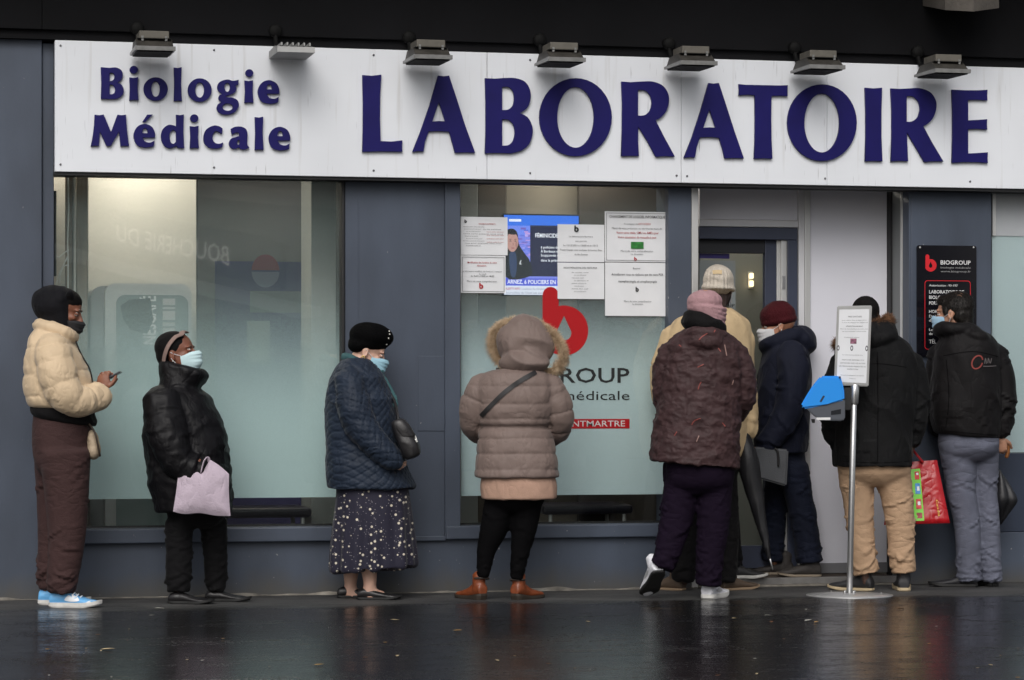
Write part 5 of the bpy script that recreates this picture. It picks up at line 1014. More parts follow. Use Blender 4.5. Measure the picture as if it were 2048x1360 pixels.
    shoe(f, 102, 1215, -4, .262, .098, blue, WHITE_SOLE, .088, 0, .026, -.07, laces=wht, panel=pan); shoe(f, 79, 1211, 6, .262, .098, blue, WHITE_SOLE, .088, 0, .026, .10, laces=wht, panel=pan)
    # phone
    c = f.L(221, 755, .0); ph = prop(f, 'mobile_phone', c, 'slim dark phone held in both hands by the person in cream puffer', 'phone')
    V, F = boxd(-.010, .062, -.034, .034, -.0045, .0045, .003); R = rot_axis('Y', -.50); mesh('case', np.array(V)@R.T+c, F, mat('phone_case', (.02, .02, .022), rough=.3), ph); V, F = boxd(-.007, .058, -.031, .031, .0046, .0054); mesh('screen', np.array(V)@R.T+c, F, emat('phone_screen', (120, 130, 150), .5), ph)
    # small pouch at the front of the hips
    c = f.L(188, 885, -.06); pb = prop(f, 'pouch_bag', c, 'small beige pouch hanging at the front of the brown joggers', 'bag')
    b = Blob(); b.ell(f.L(187, 888, -.06), (.030, .05, .075), rot_axis('Y', -.12)); b.ell(f.L(188, 900, -.06), (.034, .055, .05)); sf = b.remesh(.006, 2); folds(sf, .004, (20, 20, 25), 3); sf.obj('pouch', smat('pouch_beige', (176, 158, 134), rough=.7, bump=.2), pb); tube('strap', f.path([(178, 848, -.09, 2), (190, 866, -.12, 2), (198, 902, -.10, 2), (200, 912, -.08, 2)]), mat('strap_brown', (.05, .035, .025), rough=.6), pb, 6)

# ---------------------------------------------------------------- 2: black padded coat, pale tote
def person2():
    f = Fig(385, 14.2, 'person in long black padded coat with head wrap and white mask')
    M = f.headM(357, 706, 0, -14, -8, 0, .95); sk = skin('deep', (122, 76, 58))
    inner = [f.path([(352, 740, 0, 26), (365, 820, 0, 60), (375, 940, 0, 62), (385, 985, 0, 55)]), f.path([(357, 1030, -.02, 22), (357, 1150, -.02, 15), (355, 1194, -.02, 13), (380, 1196, -.04, 10)]), f.path([(428, 1030, .1, 22), (432, 1150, .12, 15), (430, 1190, .14, 13), (455, 1190, .14, 10)])]
    hs_ = [dict(wrist=f.L(408, 938, -.27), f=(.55, -.15, -.75), p=(0, 1, 0), thumb=1, curl=(50, 60, 40), sc=.85)]
    make_body(f, M, sk, inner, hs_, True, lids=1.3)
    # wrap: black cap with a taupe band
    blk = cloth('wrap_black', (14, 13, 15), vscale=20); shell(f, M, 'head_wrap', blk, [('e', (-.030, 0, .042), (.104, .088, .086)), ('e', (-.072, 0, .000), (.058, .072, .070))], .005, 3, .0015, 30)
    P = [(.048, -.050, .095), (.020, -.076, .083), (-.020, -.092, .040), (-.050, -.088, -.010), (-.068, -.074, -.052)]; P = [tuple(np.array(p)@M[:3, :3].T+M[:3, 3]) for p in P]; P2 = [(.052, .030, .108), (.046, 0, .114), (.048, -.030, .107)]; P2 = [tuple(np.array(p)@M[:3, :3].T+M[:3, 3]) for p in P2]
    tube('wrap_band', [(*p, .016) for p in P2+P], cloth('wrap_taupe', (150, 128, 120), bump=.2), f.root, 12, 4, .35)
    mask_piece(f, M, (196, 222, 226)); 
    b = Blob(); b.M = M; b.ell((-.004, -.088, -.046), .0042); mesh('earring', np.vstack(b.V), b.F, mat('pearl', (.7, .68, .62), rough=.2), f.root, True)
    # coat
    b = Blob(); b.loft([f.ring(768, 322, 390, 0, .11), f.ring(790, 298, 412, 0, .185), f.ring(817, 289, 430, 0, .225), f.ring(861, 288, 449, 0, .24), f.ring(905, 292, 456, 0, .24), f.ring(958, 299, 460, 0, .24), f.ring(1004, 308, 463, 0, .235), f.ring(1022, 314, 461, 0, .225)])
    b.tube(f.path([(322, 795, -.17, 34), (330, 840, -.235, 38), (338, 885, -.25, 38), (358, 922, -.25, 33), (390, 938, -.25, 27), (408, 938, -.255, 20)]), 22, 6, 1, True); b.tube(f.path([(330, 795, .17, 34), (345, 840, .22, 37), (360, 890, .23, 35), (390, 920, .2, 30), (420, 930, .15, 24)]), 22, 6, 1, True)
    b.loft([f.ring(790, 305, 404, 0, .13), f.ring(768, 318, 402, 0, .115, -.12), f.ring(750, 320, 410, 0, .115, -.20), f.ring(737, 321, 415, 0, .115, -.24), f.ring(731, 326, 408, 0, .10, -.24)])
    sf = b.remesh(.0075, 3); V = sf.V; puffer(sf, [f.L(0, v)[2] for v in (700, 775, 850, 925, 1000, 1060)], b.tubes, .007, .13, .05, .004, 9); folds(sf, .010, (6, 6, 11), 2, .35); strokes(sf, b.tubes, 16, .007, 3, ((.5, .14, 1), (.8, .1, .8)), .5, .07, .011, 1.2); sf.smooth(1, .4)
    sf.obj('coat', smat('coat_black', (13, 12, 15), spec=.25, crease=((11, .40, (1, 1, .7)), (26, .25, (1.3, 1.3, .8))), rough=.55, bump=.12, bscale=40, var=.15, vscale=8), f.root)
    trousers(f, [f.ring(990, 330, 452, .02, .15), f.ring(1020, 332, 452, .02, .15), f.ring(1032, 336, 450, .03, .14)], [f.path([(358, 1040, -.03, 29), (358, 1100, -.03, 27), (357, 1150, -.03, 26), (357, 1184, -.03, 24)]), f.path([(427, 1040, .08, 28), (430, 1100, .10, 25), (432, 1150, .12, 23), (432, 1180, .13, 21)])], cloth('trousers_black', (21, 20, 23), crease=((6, .55, (1, 1, 2.4)), (13, .32, (1, 1, 2.0)))), .009, .005, .2, 7)
    shoe(f, 340, 1206, -12, .238, .095, BLACKL, BLACK_SOLE, .060, 0, .016, -.03); shoe(f, 413, 1200, -6, .238, .095, BLACKL, BLACK_SOLE, .060, 0, .016, .13)
    # tote bag
    c = f.L(405, 1028, -.30); tb = prop(f, 'tote_bag', c, 'pale pink cloth tote bag carried against the black coat', 'bag')
    P = [(357, 944), (390, 938), (404, 944), (420, 919), (440, 932), (458, 948), (458, 990), (461, 1032), (430, 1031), (400, 1026), (370, 1028), (346, 1023), (352, 985)]; O = outline([(*p, 1) if i not in (0, 3, 5, 7, 11) else p for i, p in enumerate(P)], 4)
    cu = np.array([np.mean([p[0] for p in O]), np.mean([p[1] for p in O])]); V = []; F = []; n = len(O); K = 8
    for sgn, dep in ((-1, -.30), (1, -.30)):
        for r in range(K+1):
            s = 1-r/K*.999
            for u, v in O:
                q = cu+(np.array([u, v])-cu)*s; bul = .030*(1-s**3)*sgn+.007*(ridge(np.array([[q[0]*.01, 0, q[1]*.006]]), (7, 1, 5), 3)[0]-.3)*(1-s**6)*-1; V.append(f.L(q[0], q[1], dep+bul*1.0))
        o0 = (0 if sgn < 0 else (K+1)*n)
        for r in range(K):
            for i in range(n): a = (o0+r*n+i, o0+r*n+(i+1) % n, o0+(r+1)*n+(i+1) % n, o0+(r+1)*n+i); F.append(a if sgn < 0 else a[::-1])
    mesh('bag_body', V, F, cloth('tote_pink', (206, 190, 204), bump=.35, bscale=120, var=.05), tb, True)
    tube('handle', f.path([(418, 922, -.30, 3.5), (415, 915, -.31, 3.5), (408, 922, -.32, 3.5), (402, 944, -.31, 3.5)]), cloth('tote_pink', (206, 190, 204)), tb, 8, 4, .4)

# ---------------------------------------------------------------- 3: beret, quilted jacket, dotted skirt
def person3():
    f = Fig(740, 14.5, 'person in black beret, navy quilted jacket and long dotted skirt')
    M = f.headM(737, 702, 0, 2, 24, 0, .96); sk = skin('fair', (205, 165, 145))
    inner = [f.path([(725, 740, 0, 26), (725, 830, 0, 50), (735, 940, 0, 50), (740, 1000, 0, 45)])]
    legs = [[(702, 1090, .06, 19), (702, 1135, .06, 17), (701, 1168, .06, 13), (700, 1188, .06, 13), (722, 1190, .06, 11)], [(738, 1090, -.06, 19), (738, 1135, -.06, 17), (740, 1168, -.06, 13.5), (738, 1188, -.06, 13), (765, 1191, -.06, 11)]]
    legs = [f.path(l) for l in legs]
    make_body(f, M, sk, inner, [dict(wrist=f.L(778, 916, -.19), f=(.8, .1, -.5), p=(0, 1, .2), thumb=1, curl=(40, 45, 30), sc=.85)], True, legs, lids=1.2)
    wool = cloth('beret_black', (9, 9, 11), bump=.5, bscale=150, sheen=0, spec=.08)
    b = Blob(); b.ell(f.L(742, 672, 0), (.122, .112, .074), rot_axis('Y', .12)); b.ell(f.L(735, 687, 0), (.108, .100, .048), rot_axis('Y', .10)); b.ell(f.L(732, 668, 0), (.094, .098, .068)); b.ell(f.L(719, 690, 0), (.066, .094, .050)); sf = b.remesh(.0065, 3); sf.push(.004*(vnoise(sf.V, 14, 2)-.5)*2); bo = sf.obj('beret', wool, f.root); bv = sf.bvh()
    for u, v in ((779, 663), (780, 669), (778, 677), (774, 689)):
        p = f.L(u, v); h = bv.ray_cast(Vector((p[0], -.8, p[2])), Vector((0, 1, 0)), 2)[0]
        if h is not None: bb = Blob(); bb.ell(np.array(h), .0045, None, 10, 7); mesh('bead', np.vstack(bb.V), bb.F, mat('pearl', (.7, .68, .62), rough=.2), bo, True)
    mask_piece(f, M, (164, 208, 226)); gold = mat('gold', (.65, .45, .15), rough=.3, metal=1)
    P = [np.array((-.010+.010*math.cos(t), -.090, -.052+.016*math.sin(t)))@M[:3, :3].T+M[:3, 3] for t in np.linspace(0, 2*math.pi, 13)]; tube('earring', [(*p, .0028) for p in P], gold, f.root, 6, 2)
    b = Blob(); b.tube(ringtube(f, (717, 727, 0), 26, 3, .085, 9, 12), 14, 4); b.tube(f.path([(752, 735, -.02, 12), (764, 760, -.03, 10), (782, 785, -.05, 8), (792, 812, -.10, 7)]), 12, 4, .5); sf = b.remesh(.006, 3); folds(sf, .006, (18, 18, 30), 3); sf.obj('scarf', cloth('scarf_teal', (62, 98, 102), bump=.3), f.root)
    b = Blob(); b.loft([f.ring(716, 694, 742, 0, .10), f.ring(727, 676, 752, 0, .14), f.ring(745, 664, 764, 0, .175), f.ring(770, 655, 779, 0, .195), f.ring(810, 652, 793, 0, .20), f.ring(867, 652, 802, 0, .205), f.ring(929, 653, 812, 0, .21), f.ring(966, 654, 828, 0, .215), f.ring(976, 656, 830, 0, .215)])
    b.tube(f.path([(698, 752, -.15, 27), (705, 800, -.19, 33), (722, 850, -.205, 33), (752, 888, -.205, 29), (782, 915, -.195, 25), (796, 925, -.19, 20)]), 22, 6, 1, True); b.tube(f.path([(700, 752, .14, 27), (712, 800, .17, 31), (735, 850, .17, 31), (765, 890, .15, 26), (796, 915, .1, 20)]), 22, 6, 1, True)
    sf = b.remesh(.0062, 3); folds(sf, .012, (5, 5, 9), 6, .3); V = sf.V
    a = V[:, 0]*.55+V[:, 1]*.85; z = V[:, 2]; w_ = .036
    for t in b.tubes[:1]:
        par, rel, L = sleeve_param(V, t); k = rel < 1.2; z = np.where(k, -par, z); a = np.where(k, V[:, 1]*.4+V[:, 2]*.5+V[:, 0]*.5, a)
    s1 = np.abs(((z*.80+a*.9)/w_) % 1-.5)*2; s2 = np.abs(((z*.80-a*.9)/w_) % 1-.5)*2
    sf.push(-.0042*np.exp(-((1-s1)/.20)**2)-.0042*np.exp(-((1-s2)/.20)**2)+.002*(vnoise(V, 25, 3)-.5)); sf.obj('jacket', smat('quilt_navy', (30, 40, 55), spec=.25, crease=((11, .40, (1, 1, .7)), (26, .25, (1.3, 1.3, .8))), rough=.6, bump=.1, bscale=70, var=.15, vscale=9, sheen=.1), f.root)
    b = Blob(); b.loft([f.ring(955, 672, 812, 0, .17), f.ring(985, 672, 818, 0, .185), f.ring(1060, 665, 826, 0, .20), f.ring(1125, 660, 832, 0, .21, .05), f.ring(1137, 661, 832, 0, .21, .08)], 40); sf = b.remesh(.0075, 3); V = sf.V; c = V-V.mean(0); ang = np.arctan2(c[:, 1]/.2, c[:, 0]/.22); low = np.clip((f.L(0, 975)[2]-V[:, 2])/.35, 0, 1); sf.push(low*(.010*np.sin(ang*9+3*vnoise(V, 3, 1))+.006*np.sin(ang*17+2))); sk_ = sf.obj('skirt', dots_mat(), f.root)
    for u, v, h, dy in ((716, 1196, -2, -.06), (676, 1192, 4, .06)):
        o = shoe(f, u, v, h, .232, .088, BLACKL, BLACK_SOLE, .062, 0, .014, dy)
    # shoulder bag
    c = f.L(810, 925, -.20); hb = prop(f, 'shoulder_bag', c, 'small black leather shoulder bag hanging in front of the quilted jacket', 'bag')
    R = rot_axis('Y', -.42); q = f.L(810, 876, -.20); Mb = np.eye(4); Mb[:3, :3] = R; Mb[:3, 3] = q; bb = Blob(); bb.M = Mb; bb.loft([(0, 0, -.112, .030, .045), (.002, 0, -.10, .046, .062), (.004, 0, -.05, .054, .070), (0, 0, .02, .048, .066), (-.004, 0, .08, .036, .058), (-.006, 0, .10, .022, .046)], 28, 4, 2.6); sq = bb.remesh(.006, 3); folds(sq, .006, (12, 12, 14), 5); sq.obj('bag_body', BLACKL, hb)
    bb = Blob(); bb.M = Mb; bb.loft([(.016, -.004, -.015, .040, .056), (.012, -.003, .03, .044, .066), (.002, -.002, .085, .041, .062), (-.004, 0, .107, .026, .05)], 28, 4, 2.8); sq = bb.remesh(.006, 2); folds(sq, .004, (12, 12, 14), 7); sq.obj('flap', BLACKL, hb)
    for k in (-1, 1): V, F = boxd(.050, .062, -.02, -.008, -.02+.03*k*.3, .0+.03*k*.3, .002); mesh('buckle', np.array(V)@R.T+q+np.array([.004, -.02+.018*k, -.018]), F, mat('buckle_steel', (.6, .6, .58), rough=.25, metal=1), hb)
    tube('strap', f.path([(770, 775, -.05, 3), (788, 800, -.10, 3), (795, 830, -.18, 3), (797, 840, -.20, 3)]), BLACKL, hb, 8)
def dots_mat():
    m = mat('skirt_dotted', lin((24, 22, 42)), rough=.8, bump=.2, bscale=200, sheen=.1); N = m.node_tree.nodes; K = m.node_tree.links; p = N['Principled BSDF']; tc = N.new('ShaderNodeTexCoord'); prev = None
    col = (*lin((24, 22, 42)), 1); last = None
    for sc, th, cc in ((33, .25, (205, 196, 178)), (66, .18, (140, 136, 140))):
        mp = N.new('ShaderNodeMapping'); mp.inputs['Scale'].default_value = (1, .35, 1); mp.inputs['Location'].default_value = (sc, 0, sc); K.new(tc.outputs['Object'], mp.inputs[0])
        v = N.new('ShaderNodeTexVoronoi'); v.inputs['Scale'].default_value = sc; v.inputs['Randomness'].default_value = .8; K.new(mp.outputs[0], v.inputs['Vector']); r = N.new('ShaderNodeMapRange'); r.inputs[1].default_value = th; r.inputs[2].default_value = th*.75; K.new(v.outputs['Distance'], r.inputs[0])
        mx = N.new('ShaderNodeMix'); mx.data_type = 'RGBA'; K.new(r.outputs[0], mx.inputs[0]); mx.inputs[7].default_value = (*lin(cc), 1)
        if last is None: mx.inputs[6].default_value = col
        else: K.new(last, mx.inputs[6])
        last = mx.outputs[2]
    K.new(last, p.inputs['Base Color']); return m

# ---------------------------------------------------------------- 4: brown puffer with fur hood
def person4():
    f = Fig(1030, 14.4, 'person seen from behind in taupe puffer coat with fur trimmed hood up')
    M = f.headM(1052, 694, .02, 72, 10, 0, .95); sk = skin('fair', (205, 165, 145))
    inner = [f.path([(1040, 730, 0, 26), (1035, 800, 0, 50), (1033, 920, 0, 52), (1035, 950, 0, 48)])]
    make_body(f, M, sk, inner, [dict(wrist=f.L(1000, 868, .24), f=(.9, .4, .2), p=(-.2, .6, -.6), thumb=1, sc=.85), dict(wrist=f.L(1070, 868, .24), f=(-.9, .4, .2), p=(.2, .6, -.6), thumb=-1, sc=.85)], True)
    cm = smat('taupe_puffer', (116, 101, 95), spec=.25, crease=((11, .40, (1, 1, .7)), (26, .25, (1.3, 1.3, .8))), rough=.6, bump=.1, bscale=60, var=.07, vscale=9, sheen=.1)
    b = Blob(); b.loft([f.ring(738, 1000, 1080, 0, .09), f.ring(750, 966, 1096, 0, .13), f.ring(772, 950, 1110, 0, .15), f.ring(815, 953, 1108, 0, .16), f.ring(850, 960, 1098, 0, .15), f.ring(862, 960, 1100, 0, .152), f.ring(885, 956, 1108, 0, .17), f.ring(930, 952, 1115, 0, .185), f.ring(953, 951, 1117, 0, .19)])
    b.tube(f.path([(970, 768, 0, 28), (953, 802, 0, 30), (947, 838, .03, 28), (958, 862, .12, 24), (990, 868, .23, 20)]), 22, 6, 1, True); b.tube(f.path([(1093, 768, 0, 28), (1112, 802, 0, 30), (1119, 840, .02, 28), (1108, 866, .11, 24), (1078, 870, .23, 20)]), 22, 6, 1, True)
    sf = b.remesh(.0066, 3); puffer(sf, [f.L(0, v)[2] for v in (735, 772, 808, 838, 856, 877, 907, 938, 966)], b.tubes, .011, .085, 0, .0025, 5); V = sf.V; zb = f.L(0, 854)[2]; sf.push(-.012*np.exp(-((V[:, 2]-zb)/.012)**2)*(np.abs(V[:, 0]-f.L(1030, 0)[0]) < .2)); sf.smooth(1, .4); sf.obj('coat', cm, f.root)
    stripe(sf, f, [(962, 832), (985, 808), (1010, 784), (1040, 762), (1072, 744)], 9, 'bag_strap', mat('strap_black', (.014, .013, .014), rough=.6), f.root, .006)
    b = Blob(); b.ell(f.L(1050, 690, .02), (.158, .115, .132)); b.ell(f.L(1046, 725, -.04), (.135, .09, .070)); b.ell(f.L(1052, 668, .03), (.115, .10, .10)); b.ell(f.L(1066, 706, -.065), (.075, .05, .028), rot_axis('Y', .5)); sf = b.remesh(.0066, 3); folds(sf, .016, (5, 5, 8), 11, .25); ho = sf.obj('hood', cm, f.root)
    ring = [f.L(1053+64*math.cos(t)+(5 if math.cos(t) > 0 else 0), 697-48*math.sin(t)+13*math.cos(t), .045-.050*math.cos(t)) for t in np.linspace(0, 2*math.pi, 17)[:-1]]
    fm = smat('fur_sand', (232, 208, 176), rough=.7, var=.5, vscale=30, rgb2=lin((165, 138, 108))); fur(f, ring, .024, 15000, .034, fm, ho, 4, width=.0010)
    b = Blob(); b.loft([f.ring(945, 965, 1108, 0, .165), f.ring(970, 960, 1114, 0, .17), f.ring(998, 963, 1114, 0, .165)]); sf = b.remesh(.008, 2); folds(sf, .005, (12, 12, 4), 3); sf.obj('skirt', cloth('skirt_beige', (196, 160, 140), bump=.35), f.root)
    trousers(f, [f.ring(980, 972, 1095, 0, .13), f.ring(1000, 972, 1090, 0, .13)], [f.path([(1000, 990, 0, 29), (990, 1050, 0, 29), (973, 1100, 0, 20), (966, 1155, 0, 13)]), f.path([(1056, 990, 0, 31), (1049, 1050, 0, 27), (1041, 1100, 0, 20), (1033, 1160, 0, 13)])], cloth('tights_black', (11, 10, 13), sheen=0, spec=.1, crease=None), .008, .002, .1, 4, 'tights')
    tan = smat('boot_tan', (122, 62, 34), rough=.38, bump=.1, bscale=60, var=.2, vscale=20); dk = mat('boot_sole', (.03, .022, .016), rough=.6)
    for u, v, h in ((966, 1197, 125), (1029, 1199, 52)): o = shoe(f, u, v, h, .235, .090, tan, dk, .085, .045, .018, 0, heel=.016)
    for u, v in ((963, 1157), (1035, 1160)): ringp = ringtube(f, (u, v, 0.02), 14, 1, .038, 2.2); tube('boot_trim', ringp, mat('boot_trim', (.035, .025, .02), rough=.8), f.root, 8, 2)

# ---------------------------------------------------------------- 5: pink hat, wrinkled plum-brown jacket
def person5():
    f = Fig(1400, 14.45, 'person walking away in dusty pink hat, crinkled dark brown jacket and white trainers')
    M = f.headM(1412, 622, .02, 72, 8, 0, .96); sk = skin('mid', (170, 125, 105))
    inner = [f.path([(1408, 660, 0, 26), (1402, 730, 0, 52), (1398, 850, 0, 52), (1398, 950, 0, 50)]), f.path([(1362, 950, 0, 26), (1346, 1060, -.02, 20), (1322, 1128, -.06, 13)]), f.path([(1430, 950, 0, 26), (1424, 1060, 0, 20), (1418, 1150, 0, 13)])]
    make_body(f, M, sk, inner, [dict(wrist=f.L(1350, 835, .18), f=(.8, .5, 0), p=(.3, -.2, -.9), thumb=1, sc=.88), dict(wrist=f.L(1466, 828, .14), f=(-.8, .5, 0), p=(-.3, -.2, -.9), thumb=-1, sc=.88)], True)
    pk = cloth('hat_pink', (184, 146, 150), bump=.3, bscale=120, var=.08)
    b = Blob(); c = f.L(1410, 608, .02); b.ell(c+np.array([-.002, 0, .012]), (.096, .105, .066)); b.ell(c+np.array([.006, 0, -.028]), (.104, .106, .052), rot_axis('Y', .12))
    for k in range(4): b.tube([(c[0]+.012+.098*math.cos(t)*(1-.03*k), c[1]+.102*math.sin(t)*(1-.03*k), c[2]-.018-.016*k-.020*math.cos(t)*(.6+.5*k), .0105) for t in np.linspace(0, 2*math.pi, 17)], 10, 2)
    sf = b.remesh(.0052, 2); sf.push(.0025*(ridge(sf.V, (40, 40, 60), 3)-.4)); sf.obj('hat', pk, f.root)
    b = Blob(); b.tube(ringtube(f, (1408, 651, .01), 31, 4, .085, 15, 6), 14, 4); b.tube(ringtube(f, (1406, 640, .01), 28, 4, .08, 11, 8), 14, 4); sf = b.remesh(.007, 3); folds(sf, .006, (15, 15, 20), 3); sf.obj('collar', cloth('collar_black', (17, 15, 17)), f.root)
    jm = smat('jacket_plum', (60, 42, 43), spec=.25, crease=((14, .28, (1, 1, 1.3)), (24, .18, (1, 1, 1.2))), rough=.62, bump=.5, bscale=28, var=.22, vscale=14, detail=6)
    b = Blob(); b.loft([f.ring(658, 1378, 1440, 0, .11), f.ring(672, 1350, 1462, 0, .14), f.ring(690, 1332, 1480, 0, .155), f.ring(730, 1324, 1488, 0, .165), f.ring(790, 1318, 1484, 0, .17), f.ring(850, 1308, 1480, 0, .18), f.ring(905, 1301, 1478, 0, .19, -.05), f.ring(928, 1300, 1478, 0, .195, -.10)])
    b.tube(f.path([(1344, 702, 0, 28), (1336, 750, .01, 30), (1335, 800, .05, 28), (1348, 834, .15, 23)]), 22, 6, 1, True); b.tube(f.path([(1468, 702, 0, 28), (1480, 750, 0, 30), (1482, 795, .02, 28), (1468, 826, .12, 22)]), 22, 6, 1, True)
    b.ell(f.L(1409, 684, -.11), (.108, .075, .058)); b.tube(ringtube(f, (1409, 672, -.06), 36, 6, .09, 10, 3), 14, 4)
    sf = b.remesh(.0064, 2); folds(sf, .009, (9, 9, 15), 4, .5); V = sf.V; sf.push(.005*(ridge(V+.3*V[:, [2, 0, 1]], (24, 24, 34), 8)-.4)+.0035*(ridge(V, (40, 40, 55), 9)-.4)); sf.obj('jacket', jm, f.root)
    red = smat('dash_red', (136, 68, 62), rough=.7); pale = smat('dash_pale', (150, 120, 112), rough=.7)
    for i, s in enumerate(([(1393, 681), (1400, 674), (1410, 668)], [(1423, 666), (1426, 661)], [(1432, 697), (1437, 704)], [(1445, 690), (1449, 712)], [(1391, 735), (1403, 729)], [(1392, 779), (1394, 771), (1398, 764)], [(1379, 849), (1384, 841), (1396, 836)], [(1388, 882), (1393, 870)], [(1355, 690), (1359, 694)], [(1440, 845), (1446, 852)], [(1345, 870), (1350, 862)], [(1460, 770), (1463, 760)])): stripe(sf, f, s, 1.9, 'stitched_dash', red if i % 4 != 3 else pale, f.root, .003, 5)
    trousers(f, [f.ring(920, 1328, 1468, 0, .155), f.ring(945, 1327, 1470, 0, .16), f.ring(965, 1331, 1466, 0, .15)], [f.path([(1364, 960, 0, 36), (1352, 1040, -.01, 33), (1336, 1100, -.03, 27), (1325, 1138, -.05, 22)]), f.path([(1430, 960, 0, 37), (1426, 1050, 0, 33), (1419, 1120, 0, 28), (1416, 1171, 0, 26)])], cloth('trousers_plum', (33, 20, 41), crease=((6, .55, (1, 1, 2.4)), (13, .32, (1, 1, 2.0))), sheen=0, spec=.12), .0085, .006, .2, 9)
    wt = smat('trainer_pale', (214, 214, 220), rough=.55, bump=.2, bscale=80); gry = mat('trainer_grey', (.35, .35, .36), rough=.6); pan = [(gry, [(.2, .5), (.4, .66), (.52, .46), (.36, .36)])]
    shoe(f, 1413, 1197, 66, .262, .098, wt, WHITE_SOLE, .092, .035, .026, 0, laces=wt, panel=pan); o = shoe(f, 1319, 1146, 106, .255, .100, wt, BLACK_SOLE, .098, .018, .014, -.08, pitch=35, lift=.146, laces=wt, panel=pan)

# ---------------------------------------------------------------- 6: cream cap, beige jacket (mostly hidden)
def person6():
    f = Fig(1425, 15.08, 'tall person in cream knitted cap and beige jacket facing the door')
    M = f.headM(1436, 574, .02, 68, 4, 0, 1.0); sk = skin('darkest', (62, 44, 38))
    inner = [f.path([(1432, 610, 0, 26), (1420, 700, 0, 55), (1412, 850, 0, 55), (1410, 950, 0, 50)]), f.path([(1390, 930, 0, 26), (1372, 1060, 0, 20), (1368, 1168, 0, 14)]), f.path([(1440, 930, 0, 26), (1450, 1060, 0, 20), (1448, 1168, 0, 14)])]
    make_body(f, M, sk, inner, [dict(wrist=f.L(1497, 872, -.01), f=(-.1, .1, -1), p=(-.9, .2, 0), thumb=-1, curl=(60, 60, 45), sc=.95)], True)
    cp = cloth('cap_cream', (206, 196, 182), bump=.5, bscale=130, var=.06); b = Blob(); c = f.L(1436, 562, .02); b.ell(c+np.array([0, -.012, .006]), (.085, .122, .086)); b.ell(c+np.array([0, -.012, -.025]), (.088, .124, .056)); b.tube([(c[0]+.082*math.cos(t), c[1]-.012+.116*math.sin(t), c[2]-.040-.006*math.cos(t), .012) for t in np.linspace(0, 2*math.pi, 17)], 10, 2); b.ell(c+np.array([0, -.03, .078]), (.02, .02, .012)); sf = b.remesh(.0048, 3); an = np.arctan2(sf.V[:, 1]-c[1], sf.V[:, 0]-c[0]); sf.push(.006*(vnoise(sf.V, 14, 5)-.5)*2+.0022*np.sin(an*34)+.004*(ridge(sf.V, (12, 12, 24), 3)-.4)); sf.obj('cap', cp, f.root)
    stripe(sf, f, [(1423, 546), (1432, 545), (1441, 546)], 8, 'cap_patch', smat('cap_patch', (190, 168, 132), rough=.8), f.root, .006, 3)
    mask_piece(f, M, (205, 210, 215))
    jm = cloth('jacket_beige', (212, 186, 146), bump=.2, bscale=90, rough=.75)
    b = Blob(); b.loft([f.ring(615, 1400, 1462, 0, .10), f.ring(632, 1362, 1486, 0, .14), f.ring(655, 1340, 1500, 0, .165), f.ring(720, 1324, 1504, 0, .18), f.ring(830, 1322, 1498, 0, .18), f.ring(900, 1326, 1492, 0, .18), f.ring(920, 1335, 1480, 0, .16)]); b.tube(f.path([(1350, 668, 0, 28), (1334, 730, 0, 30), (1328, 785, .03, 27), (1340, 815, .1, 22)]), 22, 6, 1, True); b.tube(f.path([(1482, 672, 0, 27), (1482, 740, 0, 27), (1488, 800, 0, 25), (1494, 848, -.01, 21), (1496, 866, -.01, 18)]), 22, 6, 1, True)
    sf = b.remesh(.008, 3); folds(sf, .011, (8, 8, 4.5), 12, .3); strokes(sf, b.tubes, 16, .007, 8, ((.6, .2, 1), (.95, .05, .6)), .7, .06, .011, 1.2); sf.obj('jacket', jm, f.root)
    trousers(f, [f.ring(900, 1340, 1480, 0, .15), f.ring(940, 1345, 1478, 0, .16)], [f.path([(1392, 930, 0, 34), (1376, 1050, 0, 29), (1369, 1120, 0, 26), (1366, 1164, 0, 24)]), f.path([(1440, 930, 0, 34), (1450, 1050, 0, 29), (1450, 1120, 0, 26), (1448, 1164, 0, 24)])], cloth('trousers_dark', (24, 22, 24), crease=((6, .55, (1, 1, 2.4)), (13, .32, (1, 1, 2.0)))), .010, .005, .2, 3)
    br = smat('shoe_brown', (84, 70, 58), rough=.6, bump=.15); bs = smat('sole_tan', (150, 128, 104), rough=.7)
    shoe(f, 1366, 1180, 142, .275, .10, br, bs, .080, .02, .013, 0); shoe(f, 1442, 1180, 38, .275, .10, br, bs, .080, .02, .013, 0)
    c = f.L(1544, 1139, -.08); um = prop(f, 'folded_umbrella', c, 'long black folded umbrella slanting down beside the door', 'umbrella')
    ny = mat('umbrella_black', (.010, .010, .012), rough=.5, bump=.2, bscale=40); P = f.path([(1484, 860, -.04, 9), (1487, 878, -.04, 15), (1497, 930, -.05, 22), (1510, 990, -.06, 17), (1522, 1045, -.07, 11), (1534, 1095, -.08, 6), (1540, 1120, -.08, 3)]); b = Blob(); b.tube(P, 18, 5); sf = b.remesh(.005, 2); V = sf.V; sf.push(.005*(ridge(V, (45, 45, 5), 3)-.4)); sf.obj('canopy', ny, um); tube('tip', f.path([(1540, 1118, -.08, 2.4), (1545, 1139, -.08, 1.6)]), mat('tip_steel', (.5, .5, .5), rough=.3, metal=1), um, 8, 1); tube('shaft', f.path([(1484, 868, -.04, 3), (1482, 850, -.04, 4), (1481, 835, -.03, 5)]), BLACKL, um, 8)

